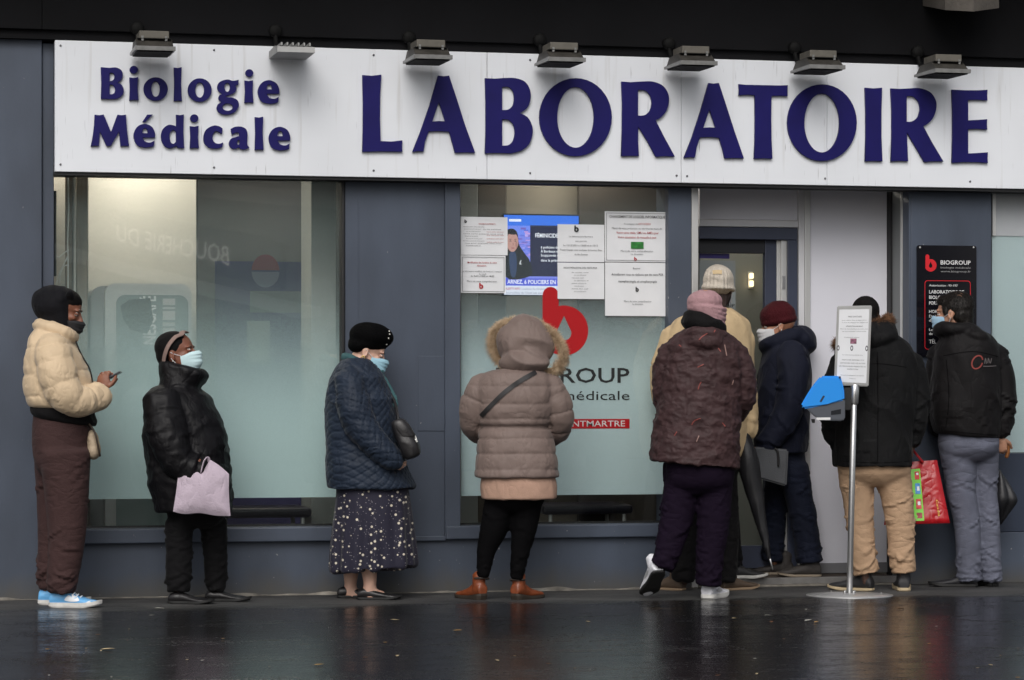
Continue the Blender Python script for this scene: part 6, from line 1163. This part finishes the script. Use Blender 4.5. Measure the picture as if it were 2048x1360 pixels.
# ---------------------------------------------------------------- 7: maroon beanie, navy parka
def person7():
    f = Fig(1575, 15.62, 'person in maroon beanie and navy hooded parka stepping into the doorway', .047)
    M = f.headM(1556, 650, 0, 177, 10, 0, .96); sk = skin('tan', (168, 118, 92))
    inner = [f.path([(1565, 690, 0, 26), (1566, 760, 0, 48), (1562, 900, 0, 46)]), f.path([(1590, 930, -.08, 24), (1606, 1030, -.08, 20), (1622, 1128, -.08, 13)]), f.path([(1560, 930, .08, 24), (1550, 1040, .08, 18), (1548, 1128, .08, 13)])]
    make_body(f, M, sk, inner, [dict(wrist=f.L(1528, 893, -.2), f=(-.4, 0, -.9), p=(0, 1, 0), thumb=-1, curl=(45, 55, 40), sc=.9)], True)
    kn = cloth('beanie_maroon', (84, 17, 27), bump=.6, bscale=170, var=.12, stretch=(1, 1, .5)); b = Blob(); b.M = M; b.ell((-.008, 0, .056), (.112, .093, .086)); b.ell((-.010, 0, .024), (.114, .094, .044)); b.ell((-.018, 0, .112), (.070, .062, .034)); sf = b.remesh(.0055, 2); sf.push(.002*(vnoise(sf.V, 18, 2)-.5)*2); sf.obj('beanie', kn, f.root)
    mask_piece(f, M, (206, 206, 208), low=-.012)
    nv = cloth('parka_navy', (26, 31, 52), bump=.2, bscale=120, rough=.8)
    b = Blob(); b.loft([f.ring(682, 1545, 1596, 0, .11), f.ring(700, 1530, 1614, 0, .165), f.ring(740, 1519, 1620, 0, .195), f.ring(800, 1512, 1621, 0, .20), f.ring(860, 1509, 1617, 0, .20), f.ring(905, 1510, 1611, 0, .20)])
    b.tube(f.path([(1584, 702, -.15, 28), (1588, 745, -.20, 31), (1583, 800, -.215, 29), (1562, 850, -.215, 26), (1538, 882, -.21, 22), (1528, 893, -.2, 18)]), 22, 6, 1, True); b.tube(f.path([(1580, 702, .15, 28), (1578, 745, .19, 30), (1565, 800, .2, 28), (1545, 850, .18, 24)]), 22, 6, 1, True)
    b.tube(ringtube(f, (1570, 681, 0), 36, 4, .10, 16, -12), 14, 4); b.ell(f.L(1603, 678, 0), (.085, .12, .070), rot_axis('Y', .45)); b.ell(f.L(1612, 690, 0), (.058, .10, .05))
    sf = b.remesh(.0075, 3); folds(sf, .011, (8, 8, 4.5), 14, .3); strokes(sf, b.tubes, 20, .007, 7, ((.58, .16, 1), (.95, .05, .6), (.15, .1, .6)), .7, .06, .011, 1.2); strokes(sf, [axis_tube(f, 1565, 700, 912, .17)], 14, .006, 10, ((.4, .25, 1), (.8, .15, 1)), 1.2, .09, .013, 1.6); sf.obj('parka', nv, f.root)
    dn = cloth('jeans_dark', (27, 34, 55), crease=((6, .55, (1, 1, 2.4)), (13, .32, (1, 1, 2.0))), bump=.4, bscale=220, var=.25, vscale=6); trousers(f, [f.ring(895, 1532, 1608, 0, .155), f.ring(935, 1534, 1612, 0, .15)], [f.path([(1586, 930, -.075, 31), (1599, 1000, -.08, 28), (1611, 1060, -.08, 26), (1617, 1105, -.08, 25), (1619, 1124, -.08, 26)]), f.path([(1562, 930, .075, 29), (1552, 1000, .08, 25), (1548, 1060, .08, 23), (1545, 1122, .08, 21)])], dn, .008, .006, .2, 8)
    sh_ = smat('shoe_charcoal', (52, 48, 46), rough=.7, bump=.2, bscale=90); so_ = smat('sole_putty', (140, 128, 112), rough=.7)
    shoe(f, 1640, 1153, 182, .245, .095, sh_, so_, .092, .04, .013, -.08, laces=mat('lace_dark', (.03, .03, .03), rough=.8)); shoe(f, 1585, 1150, 178, .245, .095, sh_, so_, .086, .03, .013, .10)
    c = f.L(1545, 973, -.25); lb = prop(f, 'laptop_sleeve', c, 'dark grey laptop sleeve carried by the person in navy parka', 'bag'); P = [f.L(u, v, d_) for d_ in (-.265, -.235) for u, v in ((1507, 893), (1577, 899), (1573, 973), (1517, 957))]
    import bmesh
    o = mesh('sleeve_body', P, [(0, 3, 2, 1), (4, 5, 6, 7), (0, 1, 5, 4), (1, 2, 6, 5), (2, 3, 7, 6), (3, 0, 4, 7)], smat('sleeve_grey', (76, 78, 82), rough=.8, bump=.3, bscale=200, var=.1, vscale=8), lb); bb = bmesh.new(); bb.from_mesh(o.data); bmesh.ops.recalc_face_normals(bb, faces=bb.faces); bmesh.ops.bevel(bb, geom=list(bb.edges), offset=.010, segments=3, affect='EDGES'); bb.to_mesh(o.data); bb.free()
    tube('handle', f.path([(1550, 897, -.27, 2.2), (1556, 905, -.272, 2.4), (1557, 932, -.272, 2.4)]), BLACKL, lb, 8)

# ---------------------------------------------------------------- 8: black parka, khaki trousers, red bag
def person8():
    f = Fig(1748, 15.05, 'person seen from behind in black parka with fur edged hood and khaki trousers')
    M = f.headM(1731, 636, .02, 84, 4, 0, .98); sk = skin('dark', (80, 56, 46))
    inner = [f.path([(1733, 675, 0, 27), (1742, 740, 0, 56), (1746, 850, 0, 56), (1746, 940, 0, 52)]), f.path([(1712, 945, 0, 26), (1720, 1060, 0, 20), (1732, 1168, 0, 14)]), f.path([(1784, 945, 0, 26), (1798, 1060, 0, 20), (1806, 1168, 0, 14)])]
    make_body(f, M, sk, inner, [dict(wrist=f.L(1822, 886, 0.02), f=(0, .1, -1), p=(-1, 0, 0), thumb=-1, curl=(55, 60, 45), sc=.95), dict(wrist=f.L(1668, 884, .03), f=(.1, .2, -1), p=(1, 0, 0), thumb=1, curl=(30, 30, 20), sc=.95)], True)
    hr = mat('hair_short', (.007, .006, .006), rough=.8, spec=.12, bump=.6, bscale=260); shell(f, M, 'hair', hr, [('e', (-.020, 0, .040), (.101, .081, .085)), ('e', (-.045, 0, -.012), (.068, .074, .072))], .005, 2, .001, 120)
    pk_ = cloth('parka_black', (20, 20, 22), bump=.2, bscale=100, rough=.75)
    b = Blob(); b.loft([f.ring(650, 1712, 1772, 0, .11), f.ring(672, 1690, 1796, 0, .145), f.ring(695, 1674, 1824, 0, .165), f.ring(740, 1668, 1836, 0, .18), f.ring(800, 1666, 1834, 0, .18), f.ring(870, 1666, 1826, 0, .185), f.ring(932, 1667, 1822, 0, .19)])
    b.tube(f.path([(1688, 722, 0, 26), (1671, 775, 0, 28), (1664, 830, 0, 26), (1669, 878, .03, 20)]), 22, 6, 1, True); b.tube(f.path([(1815, 720, 0, 29), (1829, 780, 0, 29), (1830, 838, 0, 26), (1823, 882, .02, 20)]), 22, 6, 1, True)
    b.ell(f.L(1752, 680, -.10), (.125, .085, .060), rot_axis('Y', -.3)); b.ell(f.L(1768, 664, -.06), (.075, .08, .055)); b.tube(ringtube(f, (1732, 668, 0), 44, 6, .11, 16, -10), 14, 4)
    sf = b.remesh(.0072, 3); folds(sf, .011, (8, 8, 4.5), 16, .3); strokes(sf, b.tubes, 16, .007, 5, ((.62, .14, 1), (.95, .05, .6), (.15, .1, .5)), .6, .06, .011, 1.2); strokes(sf, [axis_tube(f, 1745, 670, 935, .20)], 14, .005, 21, ((.3, .25, 1), (.75, .15, 1)), 1.2, .09, .013, 1.6); o = sf.obj('parka', pk_, f.root)
    sm_ = mat('seam_dark', (.0015, .0015, .0018), rough=.9, spec=.05)
    for s in ([(1746, 705), (1747, 800), (1746, 925)], [(1690, 735), (1745, 728), (1805, 735)], [(1676, 921), (1745, 924), (1815, 921)]): stripe(sf, f, s, 1.3, 'seam', sm_, o, .0012, 8)
    ring = [f.L(1727+50*math.cos(t), 664-24*math.cos(t)-6*math.sin(t), .0-.10*math.sin(t)) for t in np.linspace(0, 2*math.pi, 17)[:-1]]; fur(f, ring, .014, 6500, .036, smat('fur_brown', (150, 108, 74), rough=.7, var=.6, vscale=30, rgb2=lin((70, 45, 30))), o, 8, width=.0010)
    kh = cloth('trousers_khaki', (190, 158, 128), crease=((6, .55, (1, 1, 2.4)), (13, .32, (1, 1, 2.0))), bump=.25, bscale=160, var=.08); trousers(f, [f.ring(915, 1674, 1820, 0, .15), f.ring(940, 1675, 1822, 0, .155), f.ring(950, 1678, 1819, 0, .145)], [f.path([(1712, 950, 0, 37), (1716, 1000, 0, 31), (1721, 1060, 0, 27), (1726, 1110, 0, 26), (1731, 1136, 0, 25), (1733, 1148, 0, 26)]), f.path([(1785, 950, 0, 37), (1795, 1000, 0, 32), (1801, 1060, 0, 28), (1803, 1110, 0, 26), (1806, 1134, 0, 25), (1807, 1146, 0, 26)])], kh, .0072, .009, .30, 10, sta=.75)
    bk = mat('sneaker_black', (.018, .018, .02), rough=.6, bump=.2, bscale=80); gum = smat('sole_cream', (186, 168, 136), rough=.7)
    shoe(f, 1744, 1181, 150, .262, .098, bk, gum, .092, .035, .016, 0); shoe(f, 1808, 1182, 86, .262, .098, bk, gum, .092, .035, .020, -.03)
    # red shopping bag
    c = f.L(1835, 1068, .18); rb = prop(f, 'shopping_bag', c, 'glossy red shopping bag with a green picture strip hanging beside khaki trousers', 'bag'); rm = smat('bag_red', (160, 14, 24), rough=.3, bump=.15, bscale=18, var=.18, vscale=9, crease=((9, .5, (1, 1, 1.3)), (22, .3, (1, 1, 1))))
    y0, y1 = .08, .25; top, bot = [(1782, 926), (1874, 920)], [(1768, 1050), (1900, 1046)]; N_, H_ = 12, 12; V = []; F = []
    for fy in (0, 1):
        for j in range(H_+1):
            s = j/H_
            for i in range(N_+1):
                t = i/N_; u = (top[0][0]*(1-t)+top[1][0]*t)*(1-s)+(bot[0][0]*(1-t)+bot[1][0]*t)*s; v = (top[0][1]*(1-t)+top[1][1]*t)*(1-s)+(bot[0][1]*(1-t)+bot[1][1]*t)*s; mid = (y0+y1)/2
                dy = mid+((y0 if fy == 0 else y1)-mid)*(.22+.78*s)+.010*(vnoise(np.array([[t*3, s*3, fy]]), 1.7, 5)[0]-.5)*(1 if .01 < t < .99 else .3); V.append(f.L(u, v, dy))
    W1 = N_+1; S1 = W1*(H_+1)
    for j in range(H_):
        for i in range(N_): a = j*W1+i; F.append((a+W1, a+W1+1, a+1, a)); F.append((S1+a, S1+a+1, S1+a+W1+1, S1+a+W1))
        a = j*W1; F.append((a, S1+a, S1+a+W1, a+W1)); a = j*W1+N_; F.append((a+W1, S1+a+W1, S1+a, a))
    for i in range(N_): a = H_*W1+i; F.append((a, S1+a, S1+a+1, a+1))
    body = mesh('bag_body', V, F, rm, rb, True)
    def face(t, s, off=-.004):
        u = (top[0][0]*(1-t)+top[1][0]*t)*(1-s)+(bot[0][0]*(1-t)+bot[1][0]*t)*s; v = (top[0][1]*(1-t)+top[1][1]*t)*(1-s)+(bot[0][1]*(1-t)+bot[1][1]*t)*s; mid = (y0+y1)/2; dy = mid+(y0-mid)*(.22+.78*s)+.010*(vnoise(np.array([[t*3, s*3, 0]]), 1.7, 5)[0]-.5); return f.L(u, v, dy+off)
    def fpatch(name, t0, t1, s0, s1, m, off, par): n = 6; V = [face(t0+(t1-t0)*i/3, s0+(s1-s0)*j/n, off) for j in range(n+1) for i in range(4)]; return mesh(name, V, [(j*4+i+4, j*4+i+5, j*4+i+1, j*4+i) for j in range(n) for i in range(3)], m, par, True)
    gs = fpatch('picture_strip', .42, .615, .12, .95, smat('bag_green', (112, 196, 50), rough=.35), -.004, rb)
    for s0, s1, cc in ((.16, .29, (180, 40, 36)), (.35, .52, (60, 130, 190)), (.60, .76, (190, 60, 60)), (.82, .91, (150, 30, 40))): fpatch('picture', .50, .59, s0, s1, smat('pic_%d_%d_%d' % cc, cc, rough=.4, var=.5, vscale=60), -.0055, gs)
    for s0, s1 in ((.185, .22), (.40, .47), (.64, .70)): fpatch('picture', .53, .575, s0, s1, smat('pic_white', (220, 222, 225), rough=.4), -.0065, gs)
    Vt, Ft = text_verts('Candia', .01); mesh('lettering', [face(.84+p[1]*.05-.0*p[0], .62+p[0]/Vt[:, 0].max()*.27, -.005) for p in Vt], Ft, smat('bag_gold', (216, 178, 70), rough=.4), rb)
    for (u0, u1, d_) in ((1798, 1858, .135), (1798, 1858, .195)): tube('handle', f.path([(u0, 925, d_, 3), (1812, 902, .10, 3), (1822, 893, .04, 3), (1830, 905, .11, 3), (u1-12, 924, d_, 3)]), rm, rb, 8, 4, .4)

# ---------------------------------------------------------------- 9: black jacket with back print, grey jeans
def person9():
    f = Fig(1940, 15.36, 'person in black jacket with a red ring print on the back and grey jeans')
    M = f.headM(1906, 626, 0, 152, 6, 0, .98); sk = skin('olive', (172, 128, 104))
    inner = [f.path([(1920, 670, 0, 27), (1935, 750, 0, 54), (1938, 860, 0, 50)]), f.path([(1918, 900, 0, 22), (1932, 1040, 0, 15), (1938, 1165, 0, 12)]), f.path([(1971, 900, .03, 20), (1979, 1040, .03, 13), (1984, 1165, .03, 11)])]
    make_body(f, M, sk, inner, [dict(wrist=f.L(1999, 874, 0), f=(.15, .1, -1), p=(.2, 1, 0), thumb=1, curl=(55, 60, 45), sc=.95), dict(wrist=f.L(1880, 862, .12), f=(.3, .2, -.9), p=(1, 0, 0), thumb=1, sc=.95)], True)
    hr = mat('hair_dark', (.006, .005, .0045), rough=.6, spec=.15, bump=.6, bscale=180); b = Blob(); b.M = M; b.ell((-.028, 0, .040), (.103, .085, .085)); b.ell((-.058, 0, -.015), (.062, .078, .075)); b.ell((-.075, 0, -.055), (.04, .062, .04)); b.ell((.035, 0, .075), (.055, .066, .035)); b.ell((.020, .062, .02), (.020, .02, .035)); sf = b.remesh(.005, 2); sf.push(.002*(vnoise(sf.V, (90, 90, 35), 4)-.5)*2); ho = sf.obj('hair', hr, f.root); strands(f, sf, mat('hair_dark_strand', (.014, .011, .009), rough=.5, spec=.3), ho, 5000, .018, (.3, .1, -1), 3, lift=.12); stripe(sf, f, [(1908, 591), (1914, 588), (1921, 592)], 7, 'bald_spot', skin('scalp', (98, 70, 54)), ho, .0012, 3)
    mask_piece(f, M, (168, 202, 226))
    jm = cloth('jacket_softshell', (24, 21, 23), bump=.15, bscale=110, rough=.7)
    b = Blob(); b.loft([f.ring(655, 1898, 1955, 0, .10), f.ring(675, 1882, 1985, 0, .145), f.ring(700, 1870, 1999, 0, .165), f.ring(760, 1863, 2002, 0, .175), f.ring(820, 1860, 2000, 0, .175), f.ring(860, 1867, 1998, 0, .17, -.04), f.ring(872, 1874, 1996, 0, .165, -.08)])
    b.tube(f.path([(1988, 704, 0, 26), (2004, 760, 0, 27), (2007, 815, 0, 24), (2000, 866, 0, 17)]), 22, 6, 1, True); b.tube(f.path([(1882, 704, .05, 26), (1874, 770, .08, 26), (1872, 830, .11, 22), (1880, 860, .12, 17)]), 22, 6, 1, True)
    b.tube(ringtube(f, (1915, 662, 0), 36, 4, .10, 14, 2), 14, 4); b.ell(f.L(1950, 672, -.09), (.085, .07, .038), rot_axis('Y', .25)); b.ell(f.L(1966, 684, -.07), (.055, .06, .032), rot_axis('Y', .5))
    sf = b.remesh(.0072, 3); folds(sf, .009, (8, 8, 4.5), 18, .3); strokes(sf, b.tubes, 16, .007, 6, ((.62, .14, 1), (.95, .05, .6), (.15, .1, .5)), .6, .06, .011, 1.2); strokes(sf, [axis_tube(f, 1935, 680, 875, .19)], 18, .006, 9, ((.3, .25, 1), (.8, .15, 1)), 1.2, .09, .013, 1.6); sf.obj('jacket', jm, f.root)
    sm_ = mat('seam_dark', (.0015, .0015, .0018), rough=.9, spec=.05)
    for s in ([(1880, 712), (1935, 704), (1990, 714)], [(1882, 861), (1935, 866), (1990, 870)], [(1885, 720), (1889, 790), (1884, 855)]): stripe(sf, f, s, 1.3, 'seam', sm_, f.root, .0012, 8)
    rd = smat('print_coral', (128, 52, 46), rough=.7); stripe(sf, f, [(1944+10.5*math.cos(t)+3*math.sin(t), 725-13*math.sin(t)) for t in np.linspace(.35, 6.2, 22)], 2.8, 'printed_ring', rd, f.root, .003, 2)
    gy = mat('print_dull', (.10, .09, .09), rough=.7)
    for s in ([(1959, 728), (1961, 717), (1963, 728)], [(1966, 727), (1967, 717), (1971, 727), (1974, 717)], [(1956, 733), (1968, 733), (1985, 732)]): stripe(sf, f, s, 1.8, 'printed_letter', gy, f.root, .003, 4)
    dn = cloth('jeans_grey', (104, 107, 122), crease=((6, .55, (1, 1, 2.4)), (13, .32, (1, 1, 2.0))), bump=.35, bscale=220, var=.16, vscale=6); trousers(f, [f.ring(860, 1878, 1997, 0, .145), f.ring(885, 1876, 1998, 0, .15), f.ring(900, 1879, 1996, 0, .145)], [f.path([(1915, 900, 0, 37), (1920, 950, 0, 32), (1922, 985, 0, 29), (1933, 1045, 0, 26), (1937, 1115, 0, 25), (1938, 1150, 0, 25), (1939, 1162, 0, 26)]), f.path([(1970, 900, .02, 29), (1971, 950, .03, 25), (1972, 985, .03, 23), (1979, 1045, .03, 21), (1982, 1115, .03, 20), (1984, 1152, .03, 20), (1985, 1164, .03, 21)])], dn, .0072, .0055, .22, 15)
    bk = mat('shoe_black', (.014, .014, .017), rough=.6, bump=.15); shoe(f, 1953, 1174, 172, .268, .096, bk, BLACK_SOLE, .072, .02, .018, 0); shoe(f, 1988, 1174, 110, .268, .096, bk, BLACK_SOLE, .072, .02, .018, .03)
    c = f.L(1999, 1064, .10); um = prop(f, 'umbrella', c, 'half open black umbrella with a curved wooden handle beside grey jeans', 'umbrella'); wd = mat('handle_wood', (.26, .10, .03), rough=.3, coat=.5)
    tube('handle', f.path([(1990, 905, .03, 4), (1994, 889, .02, 4), (2004, 882, .02, 4.2), (2014, 888, .02, 4.4), (2016, 902, .03, 4.4), (2013, 914, .04, 4)]), wd, um, 12, 4); tube('shaft', f.path([(1990, 903, .03, 2.4), (1994, 980, .07, 2.2), (1999, 1064, .10, 1.8)]), mat('shaft_black', (.02, .02, .02), rough=.3, metal=.5), um, 8, 1)
    b = Blob(); b.loft([f.ring(930, 1989, 1995, .06, .012), f.ring(950, 1984, 2007, .07, .05), f.ring(985, 1972, 2030, .08, .09), f.ring(1003, 1970, 2035, .09, .10), f.ring(1025, 1982, 2020, .095, .06), f.ring(1050, 1994, 2003, .10, .015)], 24); sf = b.remesh(.006, 1); V = sf.V; q = f.L(2000, 1000, .09); an = np.arctan2(V[:, 1]-q[1], V[:, 0]-q[0]); sf.push(-.016*np.abs(np.sin(an*4))**3); sf.obj('canopy', mat('umbrella_black', (.01, .01, .012), rough=.5), um)

# ---------------------------------------------------------------- 10: almost wholly hidden in the doorway
def person10():
    f = Fig(1440, 15.45, 'person in dark clothes and white soled black trainers hidden behind the beige jacket', .047)
    M = f.headM(1436, 640, 0, 20, 0, 0, .95); make_body(f, M, skin('mid', (170, 125, 105)), [f.path([(1434, 670, 0, 26), (1434, 760, 0, 40), (1436, 930, 0, 40)]), f.path([(1440, 930, -.04, 24), (1448, 1050, -.04, 18), (1456, 1140, -.04, 13)])], [], True)
    shell(f, M, 'hair', mat('hair_dark', (.01, .01, .01)), [('e', (-.02, 0, .04), (.1, .082, .085))])
    dk = cloth('coat_charcoal', (24, 24, 28)); b = Blob(); b.loft([f.ring(680, 1415, 1455, 0, .08), f.ring(700, 1398, 1470, 0, .115), f.ring(780, 1394, 1478, 0, .125), f.ring(900, 1396, 1480, 0, .125), f.ring(930, 1402, 1474, 0, .11)]); b.tube(f.path([(1430, 705, -.09, 20), (1434, 790, -.10, 19), (1446, 860, -.09, 15)]), 16, 4); sf = b.remesh(.009, 3); folds(sf, .008, (6, 6, 10), 5); sf.obj('coat', dk, f.root)
    trousers(f, [f.ring(910, 1404, 1472, 0, .10), f.ring(950, 1406, 1474, 0, .10)], [f.path([(1448, 960, -.03, 26), (1458, 1050, -.03, 22), (1466, 1136, -.03, 20)]), f.path([(1424, 960, .05, 24), (1424, 1050, .05, 20), (1424, 1136, .05, 18)])], dk, .010, .005, .2, 5)
    bk = mat('sneaker_black', (.018, .018, .02)); shoe(f, 1452, 1158, -4, .235, .09, bk, WHITE_SOLE, .08, .02, .018, -.04); shoe(f, 1416, 1156, 4, .235, .09, bk, WHITE_SOLE, .08, .02, .018, .06)
# ---------------------------------------------------------------- gel dispenser stand
def stand():
    d0 = 14.72; g = atd(1699, VH+FP*HC/d0, d0); f = Fig.__new__(Fig); f.u0, f.d, f.floor, f.k = 1699, d0, 0.0, d0/FP; f.root = empty('sanitiser_stand', (g[0], g[1], 0), -AY); tag(f.root, 'metal stand with a framed notice and a blue gel dispenser', 'stand'); r = f.root
    st = mat('brushed_steel', (.50, .50, .50), rough=.32, metal=.85, bump=.05, bscale=80); lathe('base', [(.236, 0), (.236, .004), (.10, .010), (.04, .014)], mat('base_steel', (.55, .55, .55), rough=.34, metal=.6), r, 48)
    p0, p1, p2 = f.T(1699, 1190, 0, 6), f.T(1708, 800, 0, 6.4), f.T(1710, 772, 0, 6.4); tube('pole', [(p0[0], p0[1], .012, .0165), (p1[0], p1[1], p1[2], .0165)], st, r, 18, 1); tube('sleeve', [f.T(1708, 806, 0, 9), f.T(1710, 770, 0, 9)], st, r, 18, 1)
    for k in range(4): a = k*math.pi/2+.6; lathe('bolt', [(.008, .0), (.008, .012), (.004, .015)], st, r, 10, (p0[0]+.034*math.cos(a), p0[1]+.034*math.sin(a), .012))
    fr = lambda u, v, dy=-.02: f.L(u, v, dy)
    C = [(1668, 770), (1737, 773), (1744, 611), (1674, 612)]; V = [fr(*c) for c in C]+[fr(*c, .005) for c in C]; fo = mesh('sign_frame', V, [(0, 1, 2, 3), (7, 6, 5, 4), (0, 4, 5, 1), (1, 5, 6, 2), (2, 6, 7, 3), (3, 7, 4, 0)], st, r)
    import bmesh
    bb = bmesh.new(); bb.from_mesh(fo.data); bmesh.ops.bevel(bb, geom=list(bb.edges), offset=.005, segments=2, affect='EDGES'); bb.to_mesh(fo.data); bb.free()
    def pt(a, b, dy): return fr((C[3][0]*(1-a)+C[2][0]*a)*(1-b)+(C[0][0]*(1-a)+C[1][0]*a)*b, (C[3][1]*(1-a)+C[2][1]*a)*(1-b)+(C[0][1]*(1-a)+C[1][1]*a)*b, dy)
    mesh('sheet', [pt(.07, .96, -.0215), pt(.93, .96, -.0215), pt(.93, .045, -.0215), pt(.07, .045, -.0215)], [(0, 1, 2, 3)], PAPER, fo)
    for b_, a0, a1, h, s, bo in ((.145, .33, .72, .030, 'PASS SANITAIRE', .0), (.185, .16, .86, .018, 'pour entrer dans le laboratoire', 0), (.215, .16, .90, .018, 'le port du masque est obligatoire', 0), (.262, .28, .76, .020, 'DÉSINFECTION DES MAINS', .015), (.295, .12, .92, .018, 'Merci de vous désinfecter les mains avant', 0), (.325, .18, .86, .018, 'de vous présenter à notre accueil', 0), (.40, .24, .68, .018, 'Comment utiliser', 0), (.62, .2, .80, .018, 'Pour votre sécurité et celle des autres', 0), (.685, .20, .84, .024, 'MERCI DE GARDER VOS', .0), (.725, .16, .88, .024, 'DISTANCES AVEC LES AUTRES', .0), (.765, .12, .90, .024, 'LES PERSONNES PRÉSENTES ICI', .0), (.80, .36, .68, .022, 'RESPECTONS', .0), (.875, .18, .86, .018, 'Un seul accompagnant par patient', 0), (.915, .44, .62, .016, 'Merci', 0)):
        Vt, Ft = text_verts(s, bo); w_ = Vt[:, 0].max(); mesh('print', [pt(a0+(a1-a0)*p[0]/w_, b_-p[1]/.7*h*.62, -.0225) for p in Vt], Ft, INKG, fo)
    mesh('picture', [pt(.42, .475, -.0225), pt(.60, .475, -.0225), pt(.60, .41, -.0225), pt(.42, .41, -.0225)], [(0, 1, 2, 3)], smat('pic_mauve', (140, 90, 110), rough=.6, var=.6, vscale=70), fo)
    for a in (.08, .47, .90): P = [pt(a+.035*math.cos(t)*1.2, .53+.035*math.sin(t), -.0225) for t in np.linspace(0, 2*math.pi, 15)[:-1]]; Q = [pt(a+.018*math.cos(t)*1.2, .53+.018*math.sin(t), -.0225) for t in np.linspace(0, 2*math.pi, 15)[:-1]]; mesh('picture', P+Q, [(i, (i+1) % 14, 14+(i+1) % 14, 14+i) for i in range(14)], INKG, fo)
    # dispenser
    def slab(name, pts, d0_, d1_, m, par, bv=.006):
        n = len(pts); V = [f.L(u, v, d0_) for u, v in pts]+[f.L(u, v, d1_) for u, v in pts]; F = [tuple(range(n)), tuple(range(2*n-1, n-1, -1))]+[((i+1) % n, i, i+n, (i+1) % n+n) for i in range(n)]; o = mesh(name, V, F, m, par, False); bb = bmesh.new(); bb.from_mesh(o.data); bmesh.ops.recalc_face_normals(bb, faces=bb.faces); bmesh.ops.bevel(bb, geom=list(bb.edges), offset=bv, segments=2, affect='EDGES', clamp_overlap=True); bb.to_mesh(o.data); bb.free(); return o
    body = slab('dispenser', [(1612, 816), (1690, 798), (1690, 838), (1684, 842), (1640, 841), (1625, 830)][::-1], -.085, .035, smat('dispenser_grey', (72, 76, 84), rough=.5), r)
    lid = slab('lid', [(1601, 812), (1612, 792), (1626, 770), (1641, 752), (1681, 752), (1688, 778), (1689, 801), (1655, 812), (1606, 818)][::-1], -.095, .045, smat('lid_blue', (22, 138, 226), rough=.38, bump=.03, bscale=60), body, .014)
    slab('keyhole', [(1639, 803), (1646, 791), (1650, 792), (1643, 804)][::-1], -.0965, -.094, mat('key_dark', (.01, .02, .05), rough=.5), lid, .0004); slab('keyhole', [(1678, 752.5), (1682, 753), (1681, 757), (1677, 756)][::-1], -.0965, -.094, mat('key_dark', (.01, .02, .05), rough=.5), lid, .0004); slab('label_strip', [(1633, 840), (1661, 840), (1661, 835), (1633, 835)], -.0865, -.084, WHITEK, body, .0004)
    slab('nozzle', [(1622, 838), (1630, 838), (1630, 846), (1624, 846)][::-1], -.04, -.01, RUBBER, body, .002); slab('gel_window', [(1662, 822), (1682, 818), (1682, 828), (1662, 830)][::-1], -.0868, -.084, mat('gel_window', (.02, .022, .026), rough=.15), body, .0004)
    slab('mount', [(1688, 820), (1702, 820), (1702, 775), (1688, 775)], -.02, .015, RUBBER, body, .003)
    for k in range(4): lathe('foot_screw', [(.005, 0), (.004, .004)], st, r, 8, (.2*math.cos(k*1.57+.4), .2*math.sin(k*1.57+.4), .006))

for fn in (person1, person2, person3, person4, person5, person6, person7, person8, person9, person10, stand): fn()
